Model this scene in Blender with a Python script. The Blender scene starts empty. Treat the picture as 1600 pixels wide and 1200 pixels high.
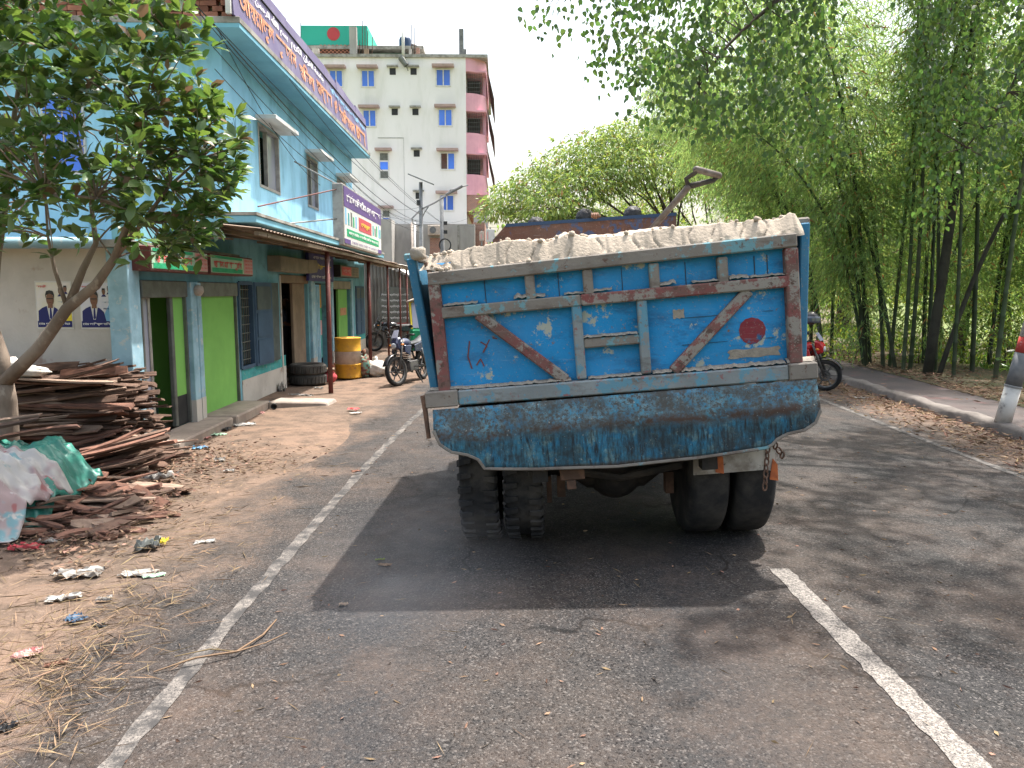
import bpy, math, random
import numpy as np
from mathutils import Vector, Matrix, Euler

S = bpy.context.scene
C = S.collection
rnd = random.Random(11)
nr = np.random.default_rng(5)
rad = math.radians

# ------------------------------------------------------------ camera, sky, sun, exposure
CAM = Vector((0, 0, 1.9))
cd = bpy.data.cameras.new('camera')
cd.sensor_width = 36; cd.lens = 27.0; cd.clip_start = 0.05; cd.clip_end = 3000
cam = bpy.data.objects.new('camera', cd)
cam.location = CAM
cam.rotation_euler = (rad(90 - 6.9), 0, rad(-0.72))
C.objects.link(cam); S.camera = cam
CR = cam.rotation_euler.to_matrix()

SUN_EL, SUN_AZ = rad(69), math.atan2(0.25, 0.28)        # azimuth measured from +Y towards +X
w = bpy.data.worlds.new('World'); S.world = w; w.use_nodes = True
wt = w.node_tree; bg = wt.nodes['Background']
sk = wt.nodes.new('ShaderNodeTexSky'); sk.sky_type = 'NISHITA'; sk.sun_disc = False
sk.sun_elevation = SUN_EL; sk.sun_rotation = SUN_AZ
sk.air_density = 1.6; sk.dust_density = 6.0; sk.ozone_density = 1.0
hs = wt.nodes.new('ShaderNodeHueSaturation'); hs.inputs['Saturation'].default_value = 0.70; hs.inputs['Value'].default_value = 1.0
wt.links.new(sk.outputs[0], hs.inputs['Color']); wt.links.new(hs.outputs[0], bg.inputs[0])
bg.inputs[1].default_value = 0.15
sd = bpy.data.lights.new('sun', 'SUN'); sd.energy = 3.9; sd.angle = rad(0.9); sd.color = (1.0, 0.95, 0.89)
sun = bpy.data.objects.new('sun', sd); C.objects.link(sun)
sdir = Vector((math.sin(SUN_AZ) * math.cos(SUN_EL), math.cos(SUN_AZ) * math.cos(SUN_EL), math.sin(SUN_EL)))
sun.rotation_euler = sdir.to_track_quat('Z', 'Y').to_euler(); sun.location = sdir * 60
vs = S.view_settings; vs.view_transform = 'Standard'; vs.look = 'None'; vs.gamma = 1; vs.use_curve_mapping = False
vs.exposure = 1.40
S.cycles.use_denoising = True
S.cycles.max_bounces = 8; S.cycles.transparent_max_bounces = 6
S.cycles.caustics_reflective = False; S.cycles.caustics_refractive = False

# ------------------------------------------------------------ survey: pixel of the 1600x1200 photo to a point in the place
def ray(px, py): return CR @ Vector(((px - 800) / 1200, -(py - 600) / 1200, -1))
def aY(px, py, Y): d = ray(px, py); return CAM + d * (Y / d.y)
def aX(px, py, X): d = ray(px, py); return CAM + d * (X / d.x)
def aZ(px, py, Z=0.0): d = ray(px, py); return CAM + d * ((Z - CAM.z) / d.z)
def curve(Y): return 0.0035 * max(0.0, min(Y, 70) - 3) ** 2 + (0.0 if Y < 70 else 0.469 * (Y - 70))
CROWN = 0.135
def road_z(lat):
    if lat < 1.75: t = (lat + 1.57) / 3.32
    else: t = (5.25 - lat) / 3.5
    return CROWN * max(0.0, min(1.0, t))

# ------------------------------------------------------------ materials
class NT:
    def __init__(s, name):
        s.m = bpy.data.materials.new(name); s.m.use_nodes = True
        s.t = s.m.node_tree; s.b = s.t.nodes['Principled BSDF']; s.out = s.t.nodes['Material Output']
        s._c = {}
    def n(s, typ, **kw):
        x = s.t.nodes.new(typ)
        for k, v in kw.items(): setattr(x, k, v)
        return x
    def put(s, sock, v):
        if isinstance(v, bpy.types.NodeSocket): s.t.links.new(v, sock)
        elif isinstance(v, (tuple, list)): sock.default_value = tuple(v) + ((1,) if len(v) == 3 and sock.type == 'RGBA' else ())
        else: sock.default_value = v
    def co(s, kind='Object', sc=(1, 1, 1), rot=(0, 0, 0)):
        k = (kind, sc, rot)
        if k not in s._c:
            tc = s.n('ShaderNodeTexCoord'); mp = s.n('ShaderNodeMapping')
            mp.inputs['Scale'].default_value = sc; mp.inputs['Rotation'].default_value = rot
            s.t.links.new(tc.outputs[kind], mp.inputs['Vector']); s._c[k] = mp.outputs[0]
        return s._c[k]
    def noise(s, scale, detail=4, rough=.55, vec=None, dist=0.0):
        x = s.n('ShaderNodeTexNoise'); x.inputs['Scale'].default_value = scale; x.inputs['Detail'].default_value = detail
        x.inputs['Roughness'].default_value = rough; x.inputs['Distortion'].default_value = dist
        s.put(x.inputs['Vector'], vec or s.co()); return x.outputs['Fac']
    def voro(s, scale, feat='F1', vec=None, out='Distance'):
        x = s.n('ShaderNodeTexVoronoi', feature=feat); x.inputs['Scale'].default_value = scale
        s.put(x.inputs['Vector'], vec or s.co()); return x.outputs[out]
    def ramp(s, fac, lo, hi, a=0.0, b=1.0):
        x = s.n('ShaderNodeMapRange'); x.inputs['From Min'].default_value = lo; x.inputs['From Max'].default_value = hi
        x.inputs['To Min'].default_value = a; x.inputs['To Max'].default_value = b; s.put(x.inputs['Value'], fac); return x.outputs[0]
    def mix(s, f, a, b, blend='MIX'):
        x = s.n('ShaderNodeMix', data_type='RGBA', blend_type=blend)
        s.put(x.inputs[0], f); s.put(x.inputs[6], a); s.put(x.inputs[7], b); return x.outputs[2]
    def math(s, op, a, b=0.0):
        x = s.n('ShaderNodeMath', operation=op); s.put(x.inputs[0], a); s.put(x.inputs[1], b); return x.outputs[0]
    def vary(s, col, amt, island=False, hue=0.0):
        src = s.n('ShaderNodeNewGeometry').outputs['Random Per Island'] if island else s.n('ShaderNodeObjectInfo').outputs['Random']
        h = s.n('ShaderNodeHueSaturation'); s.put(h.inputs['Color'], col)
        s.put(h.inputs['Value'], s.ramp(src, 0, 1, 1 - amt, 1 + amt))
        if hue: s.put(h.inputs['Hue'], s.ramp(s.math('FRACT', s.math('MULTIPLY', src, 7.31)), 0, 1, .5 - hue, .5 + hue))
        return h.outputs[0]
    def bump(s, h, strength=.5, dist=.01):
        x = s.n('ShaderNodeBump'); x.inputs['Strength'].default_value = strength; x.inputs['Distance'].default_value = dist
        s.put(x.inputs['Height'], h); s.put(s.b.inputs['Normal'], x.outputs[0])
    def base(s, col, rough=.8, metal=0.0, spec=.3):
        s.put(s.b.inputs['Base Color'], col); s.put(s.b.inputs['Roughness'], rough); s.put(s.b.inputs['Metallic'], metal)
        s.put(s.b.inputs['Specular IOR Level'], spec); return s

def mat(name, c1, c2=None, scale=4, lo=.42, hi=.62, rough=.8, metal=0, spec=.3, bump=0, bscale=40, bdist=.01, rndv=0, sc=(1, 1, 1), c3=None, s3=14, lo3=.58, hi3=.66, island=False):
    n = NT(name); col = c1
    v = n.co(sc=sc)
    if c2: col = n.mix(n.ramp(n.noise(scale, 6, .6, v), lo, hi), c1, c2)
    if c3: col = n.mix(n.ramp(n.noise(s3, 5, .65, v), lo3, hi3), col, c3)
    if rndv: col = n.vary(col, rndv, island)
    n.base(col, rough, metal, spec)
    if bump: n.bump(n.noise(bscale, 4, .6, v), bump, bdist)
    return n.m

def leafmat(name, c, back, amt=.35, hue=.03, tr=.35, rough=.5, spec=.35, dead=None, deadp=.03):
    n = NT(name)
    col = n.vary(c, amt, True, hue)
    tcol = n.vary(back, amt * .7, True, hue)
    if dead:
        r = n.n('ShaderNodeNewGeometry').outputs['Random Per Island']
        sel = n.math('LESS_THAN', n.math('FRACT', n.math('MULTIPLY', r, 91.7)), deadp)
        col = n.mix(sel, col, dead); tcol = n.mix(sel, tcol, dead)
    n.base(col, rough, 0, spec)
    t = n.n('ShaderNodeBsdfTranslucent'); n.put(t.inputs['Color'], tcol)
    mx = n.n('ShaderNodeMixShader'); mx.inputs[0].default_value = tr
    n.t.links.new(n.b.outputs[0], mx.inputs[1]); n.t.links.new(t.outputs[0], mx.inputs[2]); n.t.links.new(mx.outputs[0], n.out.inputs['Surface'])
    return n.m

def dirt_col(n, vec):
    big = n.ramp(n.noise(.45, 5, .6, vec), .38, .64)
    c = n.mix(big, (.175, .118, .086), (.118, .088, .069))
    c = n.mix(n.ramp(n.noise(3.2, 6, .65, vec), .44, .68), c, (.07, .053, .041))
    c = n.mix(n.ramp(n.noise(26, 4, .7, vec), .55, .78), c, (.23, .17, .13))
    return c

def asphalt_mat():
    n = NT('asphalt_with_dust'); v = n.co('Object')
    uv = n.n('ShaderNodeUVMap'); uv.uv_map = 'lat'
    sep = n.n('ShaderNodeSeparateXYZ'); n.t.links.new(uv.outputs[0], sep.inputs[0]); lat = sep.outputs[0]
    stone = n.voro(110, vec=v, out='Color')
    sx = n.n('ShaderNodeSeparateColor'); n.t.links.new(stone, sx.inputs[0])
    c = n.mix(n.ramp(n.noise(.5, 5, .6, v), .35, .65), (.029, .028, .0285), (.041, .038, .036))
    c = n.mix(n.ramp(n.noise(9, 5, .7, v), .5, .75), c, (.021, .021, .0215))
    c = n.mix(n.ramp(sx.outputs[0], .78, 1.0), c, (.115, .106, .099))
    c = n.mix(n.ramp(sx.outputs[1], .70, .9), c, (.009, .009, .0095))
    fl = n.noise(140, 2, .5, v)
    c = n.mix(n.ramp(fl, .64, .76), c, (.14, .128, .118))
    # tyre-polished tracks, slightly bluer and smoother
    tr = n.ramp(n.math('ABSOLUTE', n.math('SUBTRACT', n.math('ABSOLUTE', n.math('SUBTRACT', lat, .2)), .85)), .45, .1)
    c = n.mix(n.math('MULTIPLY', tr, .35), c, (.027, .028, .031))
    wv = n.n('ShaderNodeVectorMath', operation='ADD'); n.put(wv.inputs[0], v); nz = n.n('ShaderNodeTexNoise'); nz.inputs['Scale'].default_value = 2.2; nz.inputs['Detail'].default_value = 6; n.put(nz.inputs['Vector'], v); sc_ = n.n('ShaderNodeVectorMath', operation='SCALE'); n.t.links.new(nz.outputs['Color'], sc_.inputs[0]); sc_.inputs['Scale'].default_value = .8; n.t.links.new(sc_.outputs[0], wv.inputs[1])
    crack = n.ramp(n.voro(.42, 'DISTANCE_TO_EDGE', wv.outputs[0]), .010, .003)
    c = n.mix(n.math('MULTIPLY', crack, n.ramp(n.noise(.7, 3, .5, v), .46, .56)), c, (.010, .010, .010))
    c = n.mix(n.math('MULTIPLY', n.ramp(n.noise(.85, 4, .55, n.co('Object', (1.4, .5, 1))), .58, .74), .6), c, (.017, .017, .0185))
    d = dirt_col(n, v)
    e1 = n.math('ADD', n.math('MULTIPLY', n.math('SUBTRACT', n.noise(.9, 6, .62, v), .5), 2.3), n.math('MULTIPLY', n.math('SUBTRACT', n.noise(30, 3, .7, v), .5), .9))
    dust = n.ramp(n.math('ADD', lat, e1), -1.85, -2.55)
    right = n.ramp(n.math('ADD', lat, e1), 5.2, 6.0)
    dm = n.math('MAXIMUM', dust, right)
    veil = n.math('MULTIPLY', n.ramp(n.math('ADD', n.noise(1.1, 6, .65, v), n.math('MULTIPLY', n.math('SUBTRACT', n.noise(34, 3, .6, v), .5), .35)), .40, .72), .36)
    dm = n.math('MAXIMUM', dm, veil)
    c = n.mix(dm, c, d)
    n.base(c, n.math('SUBTRACT', n.ramp(n.noise(5, 3, .5, v), .3, .7, .62, .85), n.math('MULTIPLY', tr, .12)), 0, .14)
    hgt = n.math('ADD', n.math('MULTIPLY', n.voro(110, vec=v), -.7), n.math('MULTIPLY', n.noise(120, 3, .6, v), .8))
    n.bump(hgt, .75, .008)
    return n.m

def dirt_mat():
    n = NT('trodden_earth'); v = n.co('Object'); n.base(dirt_col(n, v), .95, 0, .15)
    n.bump(n.math('ADD', n.noise(3, 6, .65, v), n.math('MULTIPLY', n.noise(45, 4, .7, v), .35)), .6, .03); return n.m

def line_mat(name, paint, keep):
    n = NT(name); v = n.co('Object')
    c = n.mix(n.ramp(n.noise(55, 4, .7, v), .40, .62), paint, (.11, .10, .093))
    c = n.mix(n.ramp(n.noise(7, 6, .7, v), keep, keep + .16), c, (.045, .043, .042))
    c = n.mix(n.ramp(n.noise(120, 3, .65, v), .52, .62), c, (.04, .038, .037))
    n.base(c, .85, 0, .2); n.bump(n.noise(110, 3, .6, v), .5, .004); return n.m

def truckpaint(name, base, pale, rust, dark, gp=.64, gr=.67, gd=.60, streak=False, rough=.5):
    n = NT(name); v = n.co('Object'); vs_ = n.co('Object', (3.2, 3.2, .55)) if streak else v
    c = n.mix(n.ramp(n.noise(2.2, 5, .6, v), .35, .7), base, tuple(x * .72 for x in base))
    c = n.mix(n.math('MULTIPLY', n.ramp(n.noise(4, 6, .7, n.co('Object', (1, 1, 2.6))), gd, gd + .15), .75), c, dark)
    c = n.mix(n.ramp(n.noise(5.5, 8, .72, v), gp, gp + .035), c, pale)
    if streak: c = n.mix(n.ramp(n.noise(6, 6, .7, vs_), .50, .62), c, dark)
    c = n.mix(n.ramp(n.noise(17, 6, .75, v), gr, gr + .05), c, rust)
    c = n.mix(n.ramp(n.noise(60, 3, .6, v), .62, .74), c, (.24, .22, .185))
    c = n.mix(n.math('MULTIPLY', n.ramp(n.noise(1.7, 6, .7, v), .4, .75), .15), c, (.20, .19, .165))
    scr = n.noise(7, 6, .75, n.co('Object', (.6, 1, 7))); c = n.mix(n.math('MULTIPLY', n.ramp(scr, .60, .68), .55), c, tuple(.5 * a + .14 for a in base))
    n.base(c, n.ramp(n.noise(8, 3, .6, v), .3, .7, rough, rough + .3), 0, .35)
    n.bump(n.noise(38, 5, .7, v), .35, .006); return n.m

M = {}
def apron_mat():
    n = NT('chute_lip_worn_paint'); v = n.co('Object')
    uv = n.n('ShaderNodeUVMap'); uv.uv_map = 'sheet'; sep = n.n('ShaderNodeSeparateXYZ'); n.t.links.new(uv.outputs[0], sep.inputs[0])
    mp = n.n('ShaderNodeMapping'); mp.inputs['Scale'].default_value = (7.0, .22, 1); n.t.links.new(uv.outputs[0], mp.inputs['Vector']); sv = mp.outputs[0]
    u, w_ = sep.outputs[0], sep.outputs[1]
    edge = n.math('ADD', w_, n.math('MULTIPLY', n.math('SUBTRACT', n.noise(3.5, 5, .65, v), .5), .26))
    blue = n.mix(n.ramp(n.noise(6, 6, .7, v), .4, .62), (.018, .15, .27), (.045, .21, .30))
    upper = n.mix(n.ramp(n.noise(20, 8, .8, v), .42, .60), blue, (.17, .235, .235))
    upper = n.mix(n.ramp(n.noise(40, 7, .82, v), .44, .57), upper, (.04, .04, .039))
    upper = n.mix(n.ramp(n.noise(4, 7, .78, v), .42, .60), upper, (.05, .05, .045))
    lower = n.mix(n.ramp(n.noise(11, 8, .78, v), .50, .60), blue, (.14, .25, .27))
    strk = n.noise(14, 7, .72, sv); lower = n.mix(n.ramp(n.math('ADD', strk, n.math('MULTIPLY', u, .06)), .44, .64), lower, (.014, .019, .023))
    lower = n.mix(n.math('MULTIPLY', n.ramp(n.noise(3, 7, .75, v), .42, .60), .9), lower, (.02, .03, .037))
    c = n.mix(n.ramp(edge, .40, .54), upper, lower)
    band = n.ramp(n.math('ABSOLUTE', n.math('SUBTRACT', edge, .40)), .10, .01)
    c = n.mix(n.math('MULTIPLY', band, n.ramp(n.noise(2.5, 5, .7, v), .36, .55)), c, (.055, .032, .023))
    c = n.mix(n.ramp(w_, .93, .995), c, (.07, .045, .033))
    c = n.mix(n.ramp(n.noise(45, 4, .7, v), .64, .72), c, (.3, .3, .27))
    n.base(c, n.ramp(n.noise(8, 3, .6, v), .3, .7, .45, .8), 0, .35); n.bump(n.noise(30, 6, .7, v), .45, .008); return n.m
M['asphalt'] = asphalt_mat(); M['dirt'] = dirt_mat()
M['line'] = line_mat('worn_edge_line', (.20, .18, .16), .41)
M['dash'] = line_mat('centre_dash', (.275, .25, .222), .55)
M['paving'] = mat('footpath_concrete', (.085, .068, .064), (.066, .057, .055), 1.4, rough=.9, bump=.4, bscale=50, c3=(.12, .07, .066), s3=2.3)
M['kerb'] = mat('kerb_concrete', (.17, .15, .135), (.115, .10, .09), 3, rough=.9, bump=.5, bscale=40)
M['tblue'] = truckpaint('tailgate_blue', (.008, .245, .55), (.34, .36, .31), (.16, .11, .08), (.008, .10, .24), .585, .635, .52)
M['trail'] = truckpaint('rail_layered_paint', (.225, .20, .175), (.13, .27, .31), (.10, .055, .04), (.11, .085, .07), .55, .60, .5, rough=.75)
M['tred'] = truckpaint('rail_red_paint', (.21, .07, .065), (.23, .21, .185), (.085, .05, .04), (.12, .085, .07), .50, .55, .46, rough=.75)
M['tlow'] = truckpaint('bottom_rail_paint', (.22, .25, .26), (.10, .24, .32), (.22, .10, .10), (.10, .09, .08), .52, .58, .5, rough=.7)
M['apron'] = apron_mat()
M['tpost'] = truckpaint('corner_post_blue', (.03, .17, .30), (.20, .26, .26), (.12, .08, .06), (.02, .08, .13), .66, .66)
M['trust'] = truckpaint('headboard_rust', (.115, .058, .045), (.05, .07, .14), (.22, .11, .08), (.05, .03, .025), .56, .62, .55, rough=.8)
M['tdark'] = mat('greasy_chassis', (.022, .02, .019), (.05, .04, .033), 6, rough=.7, bump=.4)
M['rustfit'] = mat('rusted_fitting', (.09, .055, .04), (.16, .09, .06), 12, rough=.85, bump=.4)
M['fender'] = mat('pale_mudguard', (.48, .45, .41), (.22, .19, .16), 5, rough=.7, c3=(.10, .08, .07))
M['orange'] = mat('orange_reflector', (.55, .16, .05), (.35, .1, .04), 12)
M['undergrowth'] = mat('leafy_undergrowth_soil', (.095, .072, .045), (.065, .068, .032), .8, rough=.95, bump=.5, bscale=20, c3=(.13, .10, .06), s3=5)
M['crust'] = mat('dried_sand_crust', (.30, .265, .22), (.22, .195, .165), 14, rough=.97, bump=.6, bscale=70)
M['sand'] = mat('damp_sand', (.43, .365, .295), (.36, .305, .245), 3.0, rough=.97, bump=.55, bscale=55, bdist=.012, spec=.1)
M['litterwhite'] = mat('dirty_white_plastic', (.36, .345, .32), (.24, .22, .195), 9, rough=.6)
M['grip'] = mat('dark_worn_handle', (.085, .065, .055), (.13, .115, .105), 14, rough=.6)
M['oldtyre'] = mat('dusty_old_tyre', (.085, .08, .072), (.05, .047, .043), 7, rough=.95, bump=.4, bscale=50)
M['tyre'] = mat('tyre_rubber', (.018, .018, .019), (.065, .058, .051), 3.5, rough=.85, bump=.3, bscale=70)
M['rim'] = mat('dull_rim', (.12, .115, .11), (.06, .05, .045), 8, rough=.55, metal=.4)
M['wood'] = mat('weathered_wood', (.135, .083, .06), (.07, .044, .033), 5, rough=.92, rndv=.5, sc=(1, 5, 5), bump=.6, bscale=14, bdist=.01)
M['woodred'] = mat('reddish_bark_slab', (.19, .095, .065), (.10, .053, .04), 5, rough=.92, rndv=.4, sc=(1, 5, 5), bump=.5, bscale=14)
M['woodpale'] = mat('pale_sawn_wood', (.24, .17, .125), (.16, .11, .085), 5, rough=.9, rndv=.35, sc=(1, 5, 5), bump=.4, bscale=14)
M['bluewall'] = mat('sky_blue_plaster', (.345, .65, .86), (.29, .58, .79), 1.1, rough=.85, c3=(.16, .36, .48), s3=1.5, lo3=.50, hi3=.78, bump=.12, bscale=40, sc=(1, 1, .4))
M['teal'] = mat('teal_plaster', (.19, .42, .50), (.13, .32, .39), 2.4, rough=.85, c3=(.09, .15, .17), s3=3.5, lo3=.58, hi3=.75)  # sky blue wall paint again, with the awning's shade put into its colour
M['tealband'] = mat('turquoise_dado_band', (.07, .36, .36), (.05, .27, .28), 5, rough=.8, c3=(.3, .4, .38), s3=12)
M['soffit'] = mat('soffit_blue', (.20, .46, .58), (.16, .38, .50), 1.5, rough=.9)  # same wall paint, darkened to carry the shade beneath the slabs
M['plaster'] = mat('grey_cement_plaster', (.56, .52, .475), (.46, .425, .385), 1.6, rough=.93, c3=(.36, .27, .22), s3=2.2, bump=.25, bscale=30)
M['concrete'] = mat('bare_concrete', (.40, .385, .36), (.29, .28, .265), 1.0, rough=.93, bump=.2, bscale=18, sc=(1, 1, .35))
M['concrete2'] = mat('stained_concrete_edge', (.36, .35, .32), (.20, .19, .17), 3, rough=.92, bump=.2)
M['step'] = mat('cement_step', (.31, .26, .22), (.22, .18, .155), 3, rough=.93, bump=.3)
M['green'] = mat('apple_green_paint', (.23, .52, .12), (.20, .46, .105), 2.0, rough=.75)
M['blackdado'] = mat('black_dado', (.02, .021, .024), (.035, .035, .035), 4, rough=.7)
M['steelgrey'] = mat('grey_shutter_steel', (.17, .18, .165), (.12, .12, .11), 5, rough=.55, metal=.3)
M['colblue'] = mat('pale_blue_column', (.33, .52, .62), (.24, .40, .48), 4, rough=.8, c3=(.5, .55, .55), s3=9)
M['shutblue'] = mat('slate_blue_shutter', (.055, .105, .17), (.045, .085, .14), 3, rough=.65)
M['shutgrey'] = mat('grey_green_shutter', (.10, .125, .12), (.07, .09, .09), 3, rough=.7)
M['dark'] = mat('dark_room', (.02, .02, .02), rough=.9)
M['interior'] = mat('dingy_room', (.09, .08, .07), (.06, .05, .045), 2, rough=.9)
M['brown'] = mat('brown_board', (.27, .20, .14), (.20, .145, .10), 2.5, rough=.8)
M['tanbox'] = mat('blank_tan_sign', (.30, .255, .185), (.22, .19, .14), 3, rough=.7)
M['maroon'] = mat('maroon_post_paint', (.16, .045, .04), (.11, .05, .042), 5, rough=.65, c3=(.2, .12, .09), s3=16)
M['rustsheet'] = mat('rusted_roof_sheet', (.23, .165, .125), (.13, .085, .06), 3, rough=.8, c3=(.34, .29, .24), s3=6, sc=(1, .4, 1))
M['tin'] = mat('bright_tin_sheet', (.62, .59, .54), (.5, .46, .42), 3, rough=.5, metal=.2)
M['tingrey'] = mat('grey_tin_wall', (.20, .185, .165), (.12, .11, .10), 3, rough=.7, sc=(1, 1, .3))
M['glass'] = mat('window_glass', (.10, .11, .14), rough=.08, spec=.8)
M['glass2'] = mat('pale_window_glass', (.33, .34, .42), rough=.12, spec=.8)
M['alu'] = mat('aluminium_frame', (.42, .40, .38), (.3, .28, .27), 6, rough=.5, metal=.4)
M['white'] = mat('white_paint', (.66, .65, .63), (.56, .55, .52), 4, rough=.6)
M['cream'] = mat('cream_weatherproof_paint', (.82, .79, .775), (.77, .74, .72), .22, rough=.85, c3=(.66, .645, .60), s3=.8, lo3=.52, hi3=.75, sc=(1, 1, .22))
M['bluepane'] = mat('bright_blue_reflective_pane', (.06, .20, .80), (.05, .15, .62), .35, rough=.2, spec=.6, rndv=.25)
M['pink'] = mat('pink_balcony_paint', (.70, .37, .43), (.62, .32, .38), 1, rough=.85)
M['sunshade'] = mat('dusty_pink_sunshade', (.42, .30, .27), (.34, .25, .22), 3, rough=.9)
M['sheetgrey'] = mat('grey_brown_screen', (.26, .215, .20), (.2, .165, .15), 2, rough=.9)
M['seagreen'] = mat('sea_green_paint', (.045, .42, .32), (.04, .37, .28), .4, rough=.8)
M['discred'] = mat('faded_red_disc', (.48, .07, .08), (.42, .07, .08), 1, rough=.85)
M['tarpgreen'] = mat('dull_green_sheet', (.16, .30, .24), (.12, .24, .2), 1, rough=.9)
M['tank'] = mat('dark_blue_tank', (.02, .045, .10), rough=.5)
M['black'] = mat('black_plastic', (.016, .016, .017), (.03, .03, .03), 8, rough=.45, spec=.4)
M['chrome'] = mat('worn_chrome', (.25, .245, .24), (.14, .135, .13), 10, rough=.3, metal=.8)
M['engine'] = mat('engine_grey', (.10, .10, .10), (.18, .17, .165), 12, rough=.5, metal=.6)
M['bikeblue'] = mat('dark_blue_bike_paint', (.03, .035, .07), rough=.25, spec=.6)
M['bikered'] = mat('red_bike_paint', (.50, .02, .025), rough=.25, spec=.6)
M['bikeblack'] = mat('black_bike_paint', (.02, .02, .022), rough=.25, spec=.6)
M['lens'] = mat('clear_lens', (.5, .52, .55), rough=.15, spec=.7)
M['signal'] = mat('amber_lens', (.6, .2, .03), rough=.3)
M['yellow'] = mat('yellow_drum_paint', (.62, .33, .03), (.5, .25, .03), 5, rough=.6, c3=(.3, .16, .06), s3=9)
M['drumwhite'] = mat('white_drum_band', (.55, .47, .40), (.4, .33, .28), 6, rough=.7)
M['sack'] = mat('white_woven_sack', (.60, .57, .52), (.45, .42, .38), 8, rough=.9, bump=.5, bscale=90)
M['skin'] = mat('brown_skin', (.22, .11, .068), (.18, .088, .054), 14, rough=.55, spec=.35)
M['hair'] = mat('black_hair', (.012, .011, .012), (.03, .028, .03), 40, rough=.5, spec=.4, sc=(1, 1, .2), bump=.6, bscale=120)
M['shirt1'] = mat('grey_blue_shirt', (.09, .11, .16), (.06, .075, .11), 5, rough=.9)
M['shirt2'] = mat('dark_maroon_shirt', (.12, .03, .035), (.08, .02, .025), 5, rough=.9)
M['trouser'] = mat('dark_trousers', (.03, .03, .035), rough=.9)
M['bark'] = mat('smooth_grey_bark', (.235, .185, .145), (.15, .115, .09), 4, rough=.9, sc=(1, 1, .5), bump=.5, bscale=30, c3=(.30, .25, .2), s3=7)
M['bark3'] = mat('dark_mossy_bark', (.045, .043, .032), (.03, .028, .022), 4, rough=.95, bump=.6, bscale=20)
M['field'] = mat('green_field', (.13, .16, .05), (.10, .13, .04), .05, rough=.95)
M['roundel'] = truckpaint('red_roundel_paint', (.20, .025, .035), (.02, .10, .22), (.10, .03, .03), (.14, .02, .03), .60, .60, .5, rough=.7)
M['bark2'] = mat('dark_bark', (.09, .07, .055), (.055, .042, .035), 4, rough=.95, bump=.6, bscale=20)
M['culm'] = mat('bamboo_culm', (.035, .055, .024), (.055, .06, .034), 3, rough=.6, rndv=.3, sc=(1, 1, .3))
M['jack'] = leafmat('jackfruit_leaf', (.060, .115, .033), (.18, .30, .048), .5, .025, .28, .35, .55, (.20, .12, .07), .03)
M['peepal'] = leafmat('peepal_leaf', (.046, .088, .028), (.13, .235, .045), .4, .02, .38, .4, .4)
M['bamleaf'] = leafmat('bamboo_leaf', (.135, .215, .08), (.37, .52, .13), .45, .03, .50, .5, .3, (.34, .17, .06), .03)
M['mango'] = leafmat('mango_leaf', (.17, .25, .075), (.40, .50, .10), .4, .03, .32, .5, .3, (.30, .17, .07), .03)
M['bush'] = leafmat('bush_leaf', (.085, .14, .032), (.34, .46, .06), .5, .04, .4, .5, .3, (.3, .2, .06), .03)
M['litleaf'] = leafmat('dry_leaf', (.20, .13, .085), (.2, .12, .07), .55, .03, .1, .9, .1)
M['straw'] = leafmat('dry_straw', (.17, .12, .075), (.3, .2, .1), .5, .02, .05, .9, .1)
M['chips'] = leafmat('wood_chip', (.19, .12, .085), (.2, .1, .06), .5, .02, .02, .9, .1)
M['brick'] = mat('red_brick', (.36, .16, .105), (.26, .11, .075), 6, rough=.95, rndv=.35, bump=.4, bscale=40)
M['mortar'] = mat('mortar', (.33, .29, .25), (.25, .22, .19), 4, rough=.95)
M['cable'] = mat('cable_black', (.02, .02, .022), rough=.6)
M['polegrey'] = mat('galvanised_pole', (.28, .28, .28), (.2, .2, .2), 4, rough=.6, metal=.3)
M['polewhite'] = mat('whitewashed_pole', (.60, .58, .54), (.42, .39, .35), 4, rough=.9, c3=(.24, .23, .22), s3=8, bump=.3)
M['polered'] = mat('red_pole_band', (.50, .06, .05), (.40, .06, .05), 6, rough=.85, c3=(.5, .4, .36), s3=14)
M['poledark'] = mat('dark_grey_pole_paint', (.13, .135, .14), (.2, .2, .2), 5, rough=.85)
M['purple'] = mat('purple_banner', (.13, .105, .205), (.18, .155, .25), 1.5, rough=.6)
M['purple2'] = mat('purple_sign_band', (.12, .07, .22), (.10, .06, .19), 2, rough=.6)
M['letorange'] = mat('orange_lettering', (.62, .29, .15), (.52, .20, .10), 8, rough=.6)
M['letwhite'] = mat('white_lettering', (.80, .78, .78), rough=.6)
M['letred'] = mat('red_lettering', (.62, .08, .08), rough=.6)
M['letgreen'] = mat('green_print', (.02, .30, .13), (.03, .36, .17), 5, rough=.6)
M['signmint'] = mat('mint_print', (.45, .62, .45), (.36, .54, .38), 5, rough=.6)
M['signpink'] = mat('pink_print', (.66, .32, .30), (.6, .4, .36), 6, rough=.6)
M['letyellow'] = mat('yellow_lettering', (.78, .62, .05), rough=.6)
M['navy'] = mat('navy_print', (.02, .025, .13), rough=.6)
M['indigo'] = mat('indigo_sign', (.06, .055, .20), (.045, .04, .15), 5, rough=.6)
M['postersky'] = mat('poster_paper', (.62, .63, .72), (.70, .68, .70), 6, rough=.7)
M['postercream'] = mat('poster_cream', (.70, .66, .52), (.72, .68, .66), 5, rough=.7)
M['wallink'] = mat('faded_wall_ink', (.10, .22, .32), rough=.9)
M['skyprint'] = mat('light_blue_print', (.20, .42, .62), rough=.7)

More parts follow.
